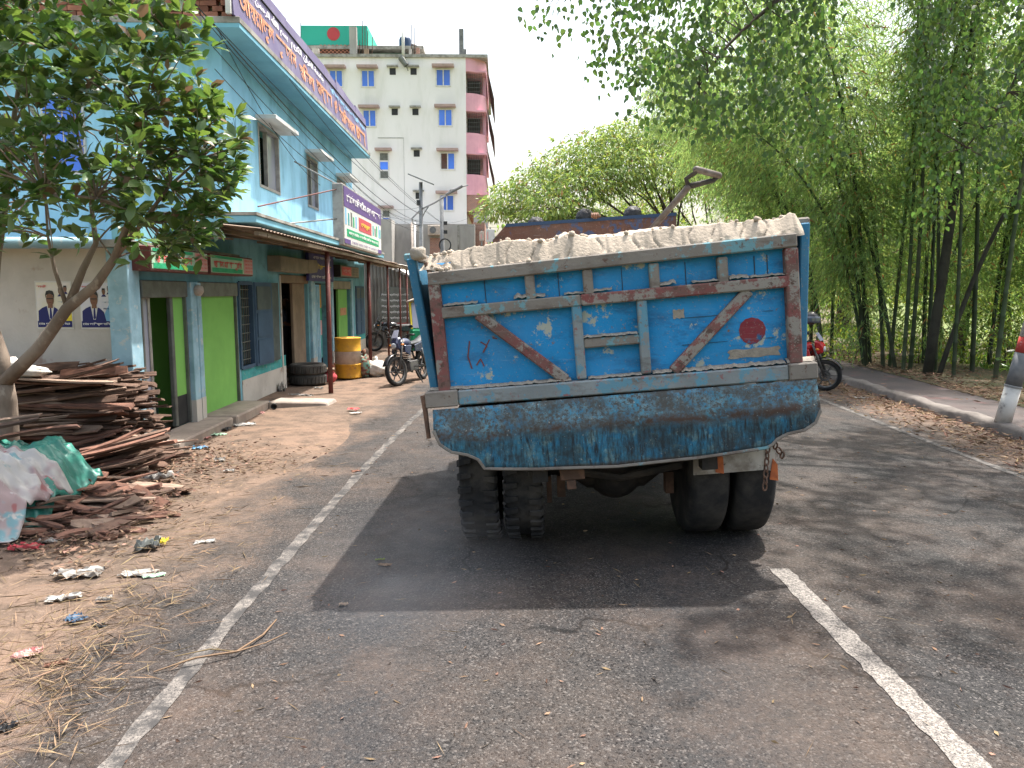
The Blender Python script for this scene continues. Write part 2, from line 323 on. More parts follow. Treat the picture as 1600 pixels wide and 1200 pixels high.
# ------------------------------------------------------------ building helpers
def tag(o, label=None, cat=None, group=None, kind=None):
    for k, v in (('label', label), ('category', cat), ('group', group), ('kind', kind)):
        if v: o[k] = v
    return o
def thing(name, label, cat, loc=(0, 0, 0), rz=0.0, group=None):
    o = bpy.data.objects.new(name, None); C.objects.link(o); o.empty_display_size = .2
    o.location = loc; o.rotation_euler = (0, 0, rz)
    return tag(o, label, cat, group)
def link(name, me, parent=None):
    o = bpy.data.objects.new(name, me); C.objects.link(o)
    if parent: o.parent = parent
    return o

class MB:
    def __init__(s, xf=None): s.V = []; s.F = []; s.I = []; s.X = xf or Matrix()
    def _add(s, pts, faces, mi=0):
        b = len(s.V); X = s.X
        s.V += [tuple(X @ Vector(p)) for p in pts]
        s.F += [tuple(b + i for i in f) for f in faces]; s.I += [mi] * len(faces); return s
    def bx(s, x0, x1, y0, y1, z0, z1, mi=0):
        p = [(x, y, z) for z in (z0, z1) for y in (y0, y1) for x in (x0, x1)]
        return s._add(p, [(0, 2, 3, 1), (4, 5, 7, 6), (0, 1, 5, 4), (2, 6, 7, 3), (0, 4, 6, 2), (1, 3, 7, 5)], mi)
    def box(s, c, d, R=None, mi=0):
        R = R or Matrix(); c = Vector(c)
        p = [c + R.to_3x3() @ Vector((x * d[0] / 2, y * d[1] / 2, z * d[2] / 2)) for z in (-1, 1) for y in (-1, 1) for x in (-1, 1)]
        return s._add(p, [(0, 2, 3, 1), (4, 5, 7, 6), (0, 1, 5, 4), (2, 6, 7, 3), (0, 4, 6, 2), (1, 3, 7, 5)], mi)
    def prism(s, poly, vec, mi=0):
        n = len(poly); vec = Vector(vec); a = [Vector(p) for p in poly]; b = [p + vec for p in a]
        f = [tuple(range(n)), tuple(range(2 * n - 1, n - 1, -1))] + [(i, (i + 1) % n, n + (i + 1) % n, n + i)[::-1] for i in range(n)]
        return s._add(a + b, f, mi)
    def quad(s, *p, mi=0): return s._add(p, [tuple(range(len(p)))], mi)
    def tube(s, path, r, n=8, mi=0, cap=True):
        P = [Vector(p) for p in path]; m = len(P); R = r if isinstance(r, (list, tuple)) else [r] * m
        up = None; pts = []
        for i, p in enumerate(P):
            t = (P[min(i + 1, m - 1)] - P[max(i - 1, 0)])
            t = t.normalized() if t.length > 1e-9 else Vector((0, 0, 1))
            if up is None:
                up = Vector((0, 0, 1)) if abs(t.z) < .9 else Vector((1, 0, 0))
            u = (up - t * up.dot(t)); u = u.normalized() if u.length > 1e-6 else t.orthogonal().normalized()
            up = u; v = t.cross(u)
            for k in range(n):
                a = 2 * math.pi * k / n; pts.append(p + (u * math.cos(a) + v * math.sin(a)) * R[i])
        f = [(i * n + k, i * n + (k + 1) % n, (i + 1) * n + (k + 1) % n, (i + 1) * n + k) for i in range(m - 1) for k in range(n)]
        if cap: f += [tuple(range(n - 1, -1, -1)), tuple((m - 1) * n + k for k in range(n))]
        return s._add(pts, f, mi)
    def lathe(s, prof, o=(0, 0, 0), axis=(0, 0, 1), n=20, mi=0, cap=True):
        ax = Vector(axis).normalized(); u = ax.orthogonal().normalized(); v = ax.cross(u); o = Vector(o); pts = []
        for r, h in prof:
            for k in range(n):
                a = 2 * math.pi * k / n; pts.append(o + ax * h + (u * math.cos(a) + v * math.sin(a)) * r)
        m = len(prof)
        f = [(i * n + k, i * n + (k + 1) % n, (i + 1) * n + (k + 1) % n, (i + 1) * n + k) for i in range(m - 1) for k in range(n)]
        if cap and prof[0][0] > 1e-5: f.append(tuple(range(n - 1, -1, -1)))
        if cap and prof[-1][0] > 1e-5: f.append(tuple((m - 1) * n + k for k in range(n)))
        return s._add(pts, f, mi)
    def ell(s, c, r, n=12, m=8, mi=0, fn=None):
        c = Vector(c); pts = []
        for i in range(m + 1):
            th = math.pi * i / m
            for k in range(n):
                a = 2 * math.pi * k / n; d = Vector((math.sin(th) * math.cos(a), math.sin(th) * math.sin(a), math.cos(th)))
                q = fn(d) if fn else 1.0
                pts.append(c + Vector((d.x * r[0], d.y * r[1], d.z * r[2])) * q)
        f = [(i * n + k, (i + 1) * n + k, (i + 1) * n + (k + 1) % n, i * n + (k + 1) % n) for i in range(m) for k in range(n)]
        return s._add(pts, f, mi)
    def grid(s, fn, nu, nv, mi=0, two=False):
        pts = [fn(i / nu, j / nv) for j in range(nv + 1) for i in range(nu + 1)]
        f = [(j * (nu + 1) + i, j * (nu + 1) + i + 1, (j + 1) * (nu + 1) + i + 1, (j + 1) * (nu + 1) + i) for j in range(nv) for i in range(nu)]
        return s._add(pts, f, mi)
    def mesh(s, name, mats, smooth=False):
        me = bpy.data.meshes.new(name); me.from_pydata(s.V, [], s.F)
        for m in (mats if isinstance(mats, (list, tuple)) else [mats]): me.materials.append(M[m] if isinstance(m, str) else m)
        if len(me.materials) > 1: me.polygons.foreach_set('material_index', s.I)
        if smooth: me.polygons.foreach_set('use_smooth', [True] * len(s.F))
        me.update(); return me
    def build(s, name, mats, parent=None, bevel=0, smooth=False, solid=0, angle=None):
        o = link(name, s.mesh(name, mats, smooth or bool(angle)), parent)
        if angle:
            try: o.data.set_sharp_from_angle(angle=rad(angle))
            except Exception: pass
        if solid:
            md = o.modifiers.new('thickness', 'SOLIDIFY'); md.thickness = solid; md.offset = 0
        if bevel:
            md = o.modifiers.new('bevel', 'BEVEL'); md.width = bevel; md.segments = 1; md.limit_method = 'ANGLE'; md.angle_limit = rad(40)
        return o

def npmesh(name, V, F, mats, mi=None, smooth=False):
    V = np.asarray(V, np.float32); F = np.asarray(F, np.int32); k = F.shape[1]
    me = bpy.data.meshes.new(name); me.vertices.add(len(V)); me.vertices.foreach_set('co', V.ravel())
    me.loops.add(F.size); me.loops.foreach_set('vertex_index', F.ravel())
    me.polygons.add(len(F)); me.polygons.foreach_set('loop_start', np.arange(0, F.size, k, dtype=np.int32))
    me.polygons.foreach_set('loop_total', np.full(len(F), k, np.int32))
    for m in (mats if isinstance(mats, (list, tuple)) else [mats]): me.materials.append(M[m])
    if mi is not None: me.polygons.foreach_set('material_index', np.asarray(mi, np.int32))
    if smooth: me.polygons.foreach_set('use_smooth', np.ones(len(F), bool))
    me.update(calc_edges=True); return me
def unit(a): return a / (np.linalg.norm(a, axis=1, keepdims=True) + 1e-9)
def leafcloud(P, D, L, W, fold=.25, belly=.42):
    """four-point folded leaves: base, right, tip, left"""
    n = len(P); D = unit(D); L = np.broadcast_to(L, n)[:, None]; W = np.broadcast_to(W, n)[:, None]
    sd = unit(np.cross(D, nr.normal(size=(n, 3)))); up = np.cross(sd, D)
    mid = P + D * L * belly; V = np.empty((n, 4, 3))
    V[:, 0] = P; V[:, 1] = mid + sd * W / 2 + up * W * fold; V[:, 2] = P + D * L; V[:, 3] = mid - sd * W / 2 + up * W * fold
    b = (np.arange(n) * 4)[:, None]
    F = np.concatenate([b + np.array([[0, 1, 2]]), b + np.array([[0, 2, 3]])], 0)
    return V.reshape(-1, 3), F

def visual(t):
    """reorder Bengali vowel signs that are written before their consonant"""
    t = t.replace('\u09a1\u09bc', '\u09dc').replace('\u09a2\u09bc', '\u09dd').replace('\u09af\u09bc', '\u09df')
    t = t.replace('\u09cb', '\u09c7\u09be').replace('\u09cc', '\u09c7\u09d7')
    out = []
    for ch in t:
        if ch in '\u09bf\u09c7\u09c8' and out:
            k = len(out) - 1
            while k >= 2 and out[k - 1] == '\u09cd': k -= 2
            out.insert(k, ch)
        else: out.append(ch)
    return ''.join(out)
def lettering(text, pos, right, up, width, height, m, parent=None, name='lettering', bold=.012, lift=.003):
    c = bpy.data.curves.new(name, 'FONT'); c.body = visual(text); c.size = 1; c.resolution_u = 2; c.offset = bold
    o = bpy.data.objects.new(name, c); C.objects.link(o)
    dg = bpy.context.evaluated_depsgraph_get(); dg.update()
    me = bpy.data.meshes.new_from_object(o.evaluated_get(dg)); C.objects.unlink(o); bpy.data.objects.remove(o)
    n = len(me.vertices); a = np.empty(n * 3, np.float32); me.vertices.foreach_get('co', a); a = a.reshape(-1, 3)
    if n:
        mn, mx = a.min(0), a.max(0)
        a[:, 0] = (a[:, 0] - mn[0]) / max(1e-6, mx[0] - mn[0]) * width
        a[:, 1] = (a[:, 1] - mn[1]) / max(1e-6, mx[1] - mn[1]) * height
        r = Vector(right).normalized(); u = Vector(up).normalized(); nn = r.cross(u)
        p = Vector(pos) + nn * lift
        q = np.outer(a[:, 0], r) + np.outer(a[:, 1], u) + np.array(p)[None]
        me.vertices.foreach_set('co', q.astype(np.float32).ravel())
    me.materials.clear(); me.materials.append(M[m]); me.update()
    return link(name, me, parent)

def W(t): return MB(Matrix.Translation(-t.location))

# ------------------------------------------------------------ the setting: ground, road, lines, kerb, footpath
def ribbon(name, lats, Ys, zf, m, kind='structure', uv=True):
    V = []; F = []; U = []
    n = len(lats)
    for Y in Ys:
        for l in lats: V.append((l + curve(Y), Y, zf(l, Y))); U.append((l, Y))
    for j in range(len(Ys) - 1):
        for i in range(n - 1): F.append((j * n + i, j * n + i + 1, (j + 1) * n + i + 1, (j + 1) * n + i))
    me = bpy.data.meshes.new(name); me.from_pydata(V, [], F); me.materials.append(M[m])
    if uv:
        ul = me.uv_layers.new(name='lat')
        for p in me.polygons:
            for li in p.loop_indices: ul.data[li].uv = U[me.loops[li].vertex_index]
    me.polygons.foreach_set('use_smooth', [True] * len(F)); me.update()
    o = link(name, me); o['kind'] = kind; return o

g = MB()
g.grid(lambda u, v: ((u - .5) * 1600, (v - .3) * 1600, -.30), 4, 4)
o = g.build('ground', 'field'); o['kind'] = 'structure'
def shoulder_z(u, v):
    x = -14 + u * 12.6; y = -6 + v * 78
    h = .02 * math.sin(x * 1.9 + y * .7) + .015 * math.sin(y * 1.3 - x * .6)
    k = min(1, max(0, (-1.7 - x) / .8))
    return (x + curve(y) * max(0, 1 - (-1.4 - x) / 2.4), y, .0 + h * k - .012 * (1 - k))
g = MB(); g.grid(shoulder_z, 42, 156)
o = g.build('shoulder', 'dirt', smooth=True); o['kind'] = 'structure'
Ys = [-8 + .5 * i for i in range(46)] + [15 + 1.25 * i for i in range(48)] + [75 + 10 * i for i in range(12)]
lat = [-2.7, -2.3, -1.9, -1.57, -1, -.3, .4, 1.1, 1.75, 2.4, 3.1, 3.9, 4.6, 5.25, 5.8, 6.42]
def rz_(l, Y): return road_z(l) + (.006 if l > -2.5 else -.02)
ribbon('road', lat, Ys, rz_, 'asphalt')
def strip(name, l0, l1, Y0, Y1, m, step=.12, wob=.012):
    V = []; F = []; y = Y0; k = 0
    while y <= Y1:
        a = l0 + rnd.uniform(-wob, wob); b = l1 + rnd.uniform(-wob, wob)
        c = curve(y); V += [(a + c, y, rz_(a, y) + .004), (b + c, y, rz_(b, y) + .004)]
        if k: F.append((2 * k - 2, 2 * k - 1, 2 * k + 1, 2 * k))
        k += 1; y += step
    me = bpy.data.meshes.new(name); me.from_pydata(V, [], F); me.materials.append(M[m]); me.update()
    o = link(name, me); o['kind'] = 'structure'
strip('edge_line', -1.62, -1.53, -4, 60, 'line')
strip('edge_line', 5.2, 5.3, -4, 60, 'line')
for y0 in (-3.3, 1.7, 10.7, 19.7, 28.7, 37.7): strip('centre_line', 1.69, 1.82, y0, y0 + 3.02, 'dash', .06, .009)
# kerb and footpath
kz = [(6.42, 0.0), (6.43, .12), (6.46, .15), (6.60, .155), (6.62, .148)]
def kerb_fn(u, v):
    y = -6 + v * 66; i = round(u * 4); l, z = kz[i]
    return (l + curve(y) + .012 * math.sin(y * 5.3 + i), y, z + (.012 * math.sin(y * 3.1) + .01 * math.sin(y * 7.7) if i else -.05))
g = MB(); g.grid(kerb_fn, 4, 330); o = g.build('kerb', 'kerb', smooth=True); o['kind'] = 'structure'
ribbon('footpath', [6.60, 6.9, 7.3, 7.7], Ys, lambda l, y: .142, 'paving')
def verge_fn(u, v):
    y = -6 + v * 110; l = 7.68 + u * u * 60
    return (l + curve(y), y, .15 + .05 * math.sin(y * 1.7 + l) * min(1, u * 9) - max(0, l - 9.8) * .06)
g = MB(); g.grid(verge_fn, 26, 160); o = g.build('verge', 'undergrowth', smooth=True); o['kind'] = 'structure'

# ------------------------------------------------------------ blue two-storey shop building on the left
XW = -4.25
sb = thing('shop_building', 'sky blue two storey shop building with overhanging roof slab on the left', 'building', (-6.5, 15.5, 0))
def wallpiece(name, m, x0, x1, y0, y1, z0, z1): return W(sb).bx(x0, x1, y0, y1, z0, z1).build(name, m, sb)
# ground floor front wall pieces between the openings
YE = 23.9
opn = [(9.15, 10.42, .13, 1.95), (10.86, 12.38, .13, 1.95), (12.5, 13.15, .68, 2.0), (14.85, 16.95, .12, 2.2), (17.5, 19.05, .1, 2.08), (19.35, 21.6, .1, 2.1), (22.35, 23.7, .62, 2.02)]
y = 8.95; g = W(sb)
for a, b, z0, z1 in opn:
    g.bx(XW - .2, XW, y, a, 0.0, 2.84)
    g.bx(XW - .2, XW - .002, a, b, z1, 2.84)
    if z0 > .3: g.bx(XW - .2, XW - .002, a, b, 0, z0)
    y = b
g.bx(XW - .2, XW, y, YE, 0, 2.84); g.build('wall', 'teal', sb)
# dado and turquoise band beyond the green shops
for a, b in ((12.5, 15.05), (21.75, 23.88)):
    W(sb).bx(XW, XW + .012, a, b, 0, .45).build('dado', 'plaster', sb)
    W(sb).bx(XW, XW + .008, a, b, .45, .66).build('dado_band', 'tealband', sb)
W(sb).bx(-12.5, XW - .2, YE - .2, YE, 0, 2.84).build('back_wall', 'plaster', sb)
# lower block end wall with posters, roof slab with rounded pale blue edge
W(sb).bx(-12.5, -4.4, 8.74, 8.94, 0, 2.38).build('end_wall', 'plaster', sb)
W(sb).bx(-12.5, -4.1, 8.55, 12.2, 2.38, 2.46).build('lower_roof', 'concrete2', sb)
W(sb).tube([(-12.4, 8.52, 2.42), (-4.42, 8.52, 2.42)], .062, 10).build('roof_edge', 'colblue', sb, smooth=True)
# columns
for y0, y1, x1, z1 in ((8.66, 8.94, XW + .09, 2.38), (10.44, 10.62, XW + .07, 2.02), (10.70, 10.84, XW + .05, 2.02), (17.05, 17.3, XW + .06, 2.4), (17.36, 17.48, XW + .04, 2.1), (19.1, 19.3, XW + .05, 2.2), (21.62, 21.85, XW + .05, 2.2)):
    c = W(sb).bx(XW - .14, x1, y0, y1, 0, z1).build('column', 'colblue', sb, bevel=.008)
    W(sb).bx(XW - .142, x1 + .003, y0 - .002, y1 + .002, 0, .42).build('column_base', 'plaster', c)
# rooms behind the openings
def room(y0, y1, depth, z1, wall, floor='step'):
    g = W(sb); x0 = XW - .2 - depth
    g.bx(x0 - .05, x0, y0, y1, .0, z1); g.bx(x0, XW - .2, y0 - .05, y0, 0, z1); g.bx(x0, XW - .2, y1, y1 + .05, 0, z1); g.bx(x0, XW - .2, y0, y1, z1, z1 + .05)
    g.bx(x0, XW - .2, y0, y1, .05, .12, 1)
    g.build('room', (wall, floor), sb)
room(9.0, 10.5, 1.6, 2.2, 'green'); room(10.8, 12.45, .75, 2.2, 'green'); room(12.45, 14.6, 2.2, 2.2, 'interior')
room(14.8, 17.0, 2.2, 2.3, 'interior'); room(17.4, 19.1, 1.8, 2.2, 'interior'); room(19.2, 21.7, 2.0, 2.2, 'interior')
# first green shop: inner partition panel, black dado, glass door, switch cable
W(sb).bx(XW - .07, XW - .03, 10.08, 10.40, .52, 1.84).build('door_panel', 'green', sb)
W(sb).bx(XW - .07, XW - .028, 10.08, 10.40, .13, .52).build('black_panel', 'blackdado', sb)
W(sb).bx(XW - .08, XW - .02, 9.99, 10.07, .13, 1.90).build('door_post', 'steelgrey', sb, bevel=.01)
W(sb).bx(XW - 1.5, XW - .45, 9.02, 10.44, .13, .62).build('counter', 'tarpgreen', sb)
f = W(sb).bx(XW - .10, XW - .06, 9.18, 9.24, .13, 1.86).bx(XW - .10, XW - .06, 9.44, 9.50, .13, 1.86).bx(XW - .10, XW - .06, 9.24, 9.44, 1.80, 1.86).bx(XW - .10, XW - .06, 9.24, 9.44, .13, .2).build('glass_door', 'alu', sb)
W(sb).bx(XW - .085, XW - .075, 9.24, 9.44, .2, 1.80).build('pane', 'glass2', f)
W(sb).tube([(XW - 1.5, 9.75, 1.2), (XW - 1.45, 9.8, .9), (XW - 1.48, 9.7, .7), (XW - 1.5, 9.5, .62)], .008, 5).build('hanging_wire', 'cable', sb)
# second green shop front: shutter hood and rails
for a, b in ((9.12, 10.43), (10.85, 12.40)):
    W(sb).bx(XW - .18, XW + .03, a, b, 1.82, 2.03).build('shutter_hood', 'steelgrey', sb, bevel=.01)
    for yy in (a, b - .05): W(sb).bx(XW - .06, XW + .01, yy, yy + .04, .13, 1.82).build('shutter_rail', 'steelgrey', sb)
W(sb).bx(XW - .07, XW - .03, 10.90, 12.34, .13, 1.82).build('green_shutter', 'green', sb)
lb = W(sb); lb.lathe([(.0, -.01), (.05, 0), (.075, .05), (.07, .10), (.03, .13), (0, .135)], (XW + .05, 10.6, 1.92), (1, -.2, -.2), 14); lb.build('bulkhead_lamp', 'drumwhite', sb, smooth=True)
# grille window and open shutter leaves
g = W(sb)
for k in range(7): yy = 12.54 + k * .093; g.bx(XW - .06, XW - .045, yy, yy + .014, .68, 2.0)
for k in range(9): zz = .76 + k * .145; g.bx(XW - .045, XW - .033, 12.5, 13.15, zz, zz + .014)
g.build('window_grille', 'steelgrey', sb)
fr = W(sb).bx(XW - .12, XW + .03, 12.44, 12.5, .64, 2.04).bx(XW - .12, XW + .03, 13.12, 13.17, .64, 2.04).bx(XW - .12, XW + .03, 12.5, 13.12, 2.0, 2.06).bx(XW - .12, XW + .03, 12.5, 13.12, .62, .68).build('window_frame', 'shutblue', sb)
for y0, y1, x1, mm in ((13.18, 13.9, XW + .12, 'shutblue'), (13.93, 14.52, XW + .06, 'shutgrey')):
    s_ = MB(Matrix.Translation(-sb.location)).prism([(XW + .03, y0, .62), (x1 - .02, y1, .62), (x1 - .02, y1, 2.05), (XW + .03, y0, 2.05)], (.02, .01, 0)).build('shutter', mm, sb)
    for k in range(3):
        za = .66 + k * .46
        W(sb).prism([(XW + .052 + (x1 - XW - .03) * .1, y0 + .06, za), (x1 + .006 - (x1 - XW) * .1, y1 - .06, za), (x1 + .006 - (x1 - XW) * .1, y1 - .06, za + .40), (XW + .052 + (x1 - XW - .03) * .1, y0 + .06, za + .40)], (.008, .0, 0)).build('panel', 'shutgrey' if (k == 2 or mm == 'shutgrey') else 'shutblue', s_)
# brown doorway: folded shutter board, jamb
W(sb).bx(XW - .12, XW - .06, 15.95, 16.9, .2, 2.06).build('board_door', 'brown', sb, bevel=.008)
W(sb).bx(XW - .16, XW + .02, 14.85, 16.95, 2.06, 2.22).build('shutter_hood', 'brown', sb, bevel=.01)
W(sb).bx(XW - .06, XW + .02, 14.80, 14.87, .1, 2.2).build('door_jamb', 'plaster', sb)
# blue door with a printed curtain, green door, slate shutter of the last window
d = W(sb).bx(XW - .1, XW - .05, 17.5, 18.25, .1, 2.05).build('door', 'skyprint', sb)
for k in range(5): W(sb).bx(XW - .05, XW - .04, 17.54 + k * .14, 17.62 + k * .14, .15, 2.0).build('board', 'colblue', d)
cu = W(sb)
for z0, z1, mi in ((1.5, 2.05, 0), (1.2, 1.5, 1), (.85, 1.2, 2), (.3, .85, 3)): cu.bx(XW - .14, XW - .12, 18.27, 18.7, z0, z1, mi)
cu.build('printed_curtain', ('yellow', 'letgreen', 'signpink', 'tealband'), sb)
W(sb).bx(XW - .12, XW - .06, 20.35, 21.5, .1, 1.95).build('door', 'green', sb, bevel=.006)
W(sb).bx(XW - .058, XW - .054, 20.55, 21.35, 1.25, 1.45).build('door_notice', 'letorange', sb)
W(sb).bx(XW - .16, XW + .03, 19.35, 21.6, 1.95, 2.16).build('shutter_hood', 'tanbox', sb, bevel=.01)
for k in range(2):
    s_ = W(sb).bx(XW, XW + .03, 22.4 + k * .66, 23.03 + k * .66, .62, 2.04).build('shutter', 'shutblue', sb)
    for j in range(4): W(sb).bx(XW + .03, XW + .04, 22.46 + k * .66, 22.97 + k * .66, .67 + j * .34, .97 + j * .34).build('panel', 'shutgrey' if j == 3 else 'shutblue', s_)
# floor slab sunshade over the ground floor
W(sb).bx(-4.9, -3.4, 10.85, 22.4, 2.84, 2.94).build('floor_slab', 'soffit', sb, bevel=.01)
W(sb).bx(-4.9, -3.385, 10.84, 22.41, 2.942, 2.985).build('slab_topping', 'concrete2', sb)
# upper storey
ux = [(13.84, 15.1, 3.72, 4.82), (17.2, 18.2, 3.74, 4.84), (20.3, 21.4, 3.76, 4.80)]
g = W(sb); y = 12.2
for a, b, z0, z1 in ux:
    g.bx(XW - .2, XW, y, a, 2.94, 5.64); g.bx(XW - .2, XW - .002, a, b, z1, 5.64); g.bx(XW - .2, XW - .002, a, b, 2.94, z0); y = b
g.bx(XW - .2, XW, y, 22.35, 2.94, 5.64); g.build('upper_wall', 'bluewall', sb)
W(sb).bx(-14, XW - .2, 12.2, 12.4, 2.46, 5.64).build('upper_end_wall', 'bluewall', sb)
W(sb).bx(-14, XW - .2, 22.15, 22.35, 2.94, 5.64).build('upper_far_wall', 'bluewall', sb)
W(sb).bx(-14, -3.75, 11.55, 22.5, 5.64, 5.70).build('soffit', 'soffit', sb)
W(sb).bx(-14, -3.74, 11.54, 22.51, 5.702, 5.79).build('roof_slab', 'concrete2', sb, bevel=.008)
for a, b, z0, z1 in ux:
    wn = W(sb).bx(XW - .12, XW + .01, a, a + .05, z0, z1).bx(XW - .12, XW + .01, b - .05, b, z0, z1).bx(XW - .12, XW + .01, a + .05, b - .05, z1 - .05, z1).bx(XW - .12, XW + .01, a + .05, b - .05, z0, z0 + .05).bx(XW - .1, XW - .03, (a + b) / 2 - .02, (a + b) / 2 + .02, z0 + .05, z1 - .05).build('window', 'alu', sb)
    W(sb).bx(XW - .07, XW - .06, (a + b) / 2 + .02, b - .05, z0 + .05, z1 - .05).build('pane', 'glass2', wn)
    gg = W(sb)
    for k in range(10): gg.bx(XW - .16, XW - .148, a + .05, (a + b) / 2, z0 + .08 + k * .1, z0 + .092 + k * .1)
    gg.build('grille', 'steelgrey', wn)
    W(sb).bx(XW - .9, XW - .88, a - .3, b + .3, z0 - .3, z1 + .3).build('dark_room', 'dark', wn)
    W(sb).bx(XW, XW + .36, a - .12, b + .12, z1 + .03, z1 + .10).build('sunshade', 'white', wn, bevel=.006)
# bright blue window on the upper end wall, behind the tree
wn = W(sb).bx(-7.0, -6.36, 12.15, 12.2, 3.68, 4.86).build('window', 'white', sb)
for i in range(2):
    for j in range(3): W(sb).bx(-6.96 + i * .3, -6.69 + i * .3, 12.135, 12.15, 3.73 + j * .375, 4.07 + j * .375).build('pane', 'bluepane', wn)
# faded wall lettering and washes
lettering('ﻡﻼﺴﻟﺍ ﷲﺍ', (XW, 12.5, 4.15), (0, 1, 0), (0, 0, 1), .95, .7, 'wallink', None, bold=.0).location = (0, 0, 0)
o = bpy.context.scene.objects['lettering']; o.parent = sb; o.location = -sb.location
# rooftop brickwork
rb = thing('brick_parapet', 'unfinished red brick parapet with openwork return on the blue building roof', 'wall', (-5, 11.9, 5.79))
brick = MB().bx(-.12, .12, -.055, .055, -.035, .035).mesh('brick', 'brick')
W(rb).bx(-7.8, -4.1, 11.93, 12.0, 5.79, 7.15).build('mortar', 'mortar', rb)
for r in range(17):
    for c in range(15):
        o = link('brick', brick, rb)
        o.location = Vector((-7.72 + c * .255 + (.128 if r % 2 else 0) + rnd.uniform(-.01, .01), 11.88 + rnd.uniform(-.012, .012), 5.83 + r * .08)) - rb.location
        o.rotation_euler = (rnd.uniform(-.04, .04), rnd.uniform(-.03, .03), rnd.uniform(-.05, .05))
        if c == 14: o.scale = (.6, 1, 1)
for r in range(13):
    for c in range(7):
        if (r + c) % 2: continue
        o = link('brick', brick, rb); o.location = Vector((-4.06, 12.02 + c * .2, 5.83 + r * .085)) - rb.location; o.rotation_euler = (0, 0, rad(90))

# ------------------------------------------------------------ front steps, drain slab, tyres
st = thing('concrete_step', 'long cement plinth step along the green shop doors', 'step', (-3.95, 10.8, 0))
W(st).bx(XW - .05, -3.83, 8.98, 10.85, -.05, .12).build('step_block', 'step', st, bevel=.02)
W(st).bx(XW - .05, -3.78, 10.87, 12.42, -.05, .135).build('step_block', 'step', st, bevel=.02)
dr = thing('drain_pipe_kerb', 'low cement drain cover with a black pipe mouth beside the steps', 'drain', (-3.6, 12.6, 0))
W(dr).prism([(-3.78, 12.3, -.05), (-3.78, 12.3, .13), (-2.95, 12.75, .05), (-2.9, 12.75, -.05)], (.05, .5, 0)).build('cover', 'step', dr, bevel=.02)
W(dr).lathe([(.05, 0), (.05, .04), (.035, .04), (.033, .0)], (-3.68, 12.28, .06), (.3, -1, 0), 14).build('pipe_mouth', 'black', dr, smooth=True)

# ------------------------------------------------------------ big banner along the roof edge
bn = thing('roof_banner', 'long purple banner with orange and white lettering along the blue roof edge', 'banner', (-3.85, 16.8, 5.79))
def bz(Y): return 5.80, 6.72 - .02 * (Y - 11)
ys = [11.5, 13.0, 14.5, 16.0, 17.4, 18.6, 19.8, 21.0, 22.5]
for i in range(len(ys) - 1):
    a, b = ys[i], ys[i + 1] - .012
    t0 = 6.74 + rnd.uniform(-.05, .04); t1 = 6.74 + rnd.uniform(-.08, .05)
    W(bn).prism([(-3.80, a, 5.80), (-3.80, b, 5.80), (-3.86, b, t1), (-3.86, a, t0)], (-.03, 0, 0)).build('panel', 'purple', bn)
W(bn).bx(-3.9, -3.83, 11.44, 11.5, 5.8, 6.8).build('end_frame', 'white', bn)
W(bn).tube([(-3.835, 11.5, 6.52), (-3.835, 22.5, 6.50)], .012, 6).build('batten', 'cable', bn)
up = Vector((-.06, 0, .94)).normalized()
def blet(t, y, z, wd, h, m): return lettering(t, Vector((-3.80 - (z - 5.8) * .064, y, z)) - bn.location, (0, 1, 0), up, wd, h, m, bn, bold=.03, lift=.012)
for t, y, wd in (('জাময়াতুল', 11.75, 1.75), ('কুরআন', 13.65, 1.25), ('মহিলা', 15.1, 1.15), ('মাদ্রাসা', 16.45, 1.45), ('ও', 18.15, .3), ('ইয়াতিমখানা', 18.65, 1.9), ('ঢাকা', 20.75, 1.35)):
    blet(t, y, 5.88, wd, .37, 'letorange')
for t, y, wd in (('ﻢﻴﺣﺮﻟﺍ ﻦﻤﺣﺮﻟﺍ ﷲﺍ ﻢﺴﺑ', 11.8, 2.6), ('ﻢﻳﺮﻜﻟﺍ ﻥﺁﺮﻘﻟﺍ ﺔﻌﻣﺎﺟ', 14.6, 2.6)): blet(t, y, 6.28, wd, .2, 'letwhite')
blet('মহিলা মাদ্রাসা ও ইয়াতিমখানা', 17.8, 6.27, 4.4, .17, 'skyprint')
for y in (11.95, 14.2, 16.6, 19.5, 21.5): W(bn).box((-3.82 - .052, y, 6.6), (.02, .09, .09), Matrix.Rotation(.6, 4, 'X')).build('torn_patch', 'letwhite' if y != 16.6 else 'signpink', bn)
for y in (12.2, 15.4, 18.6, 21.8): W(bn).tube([(-3.9, y, 6.6), (-4.5, y, 5.8)], .02, 6).build('brace', 'polegrey', bn)

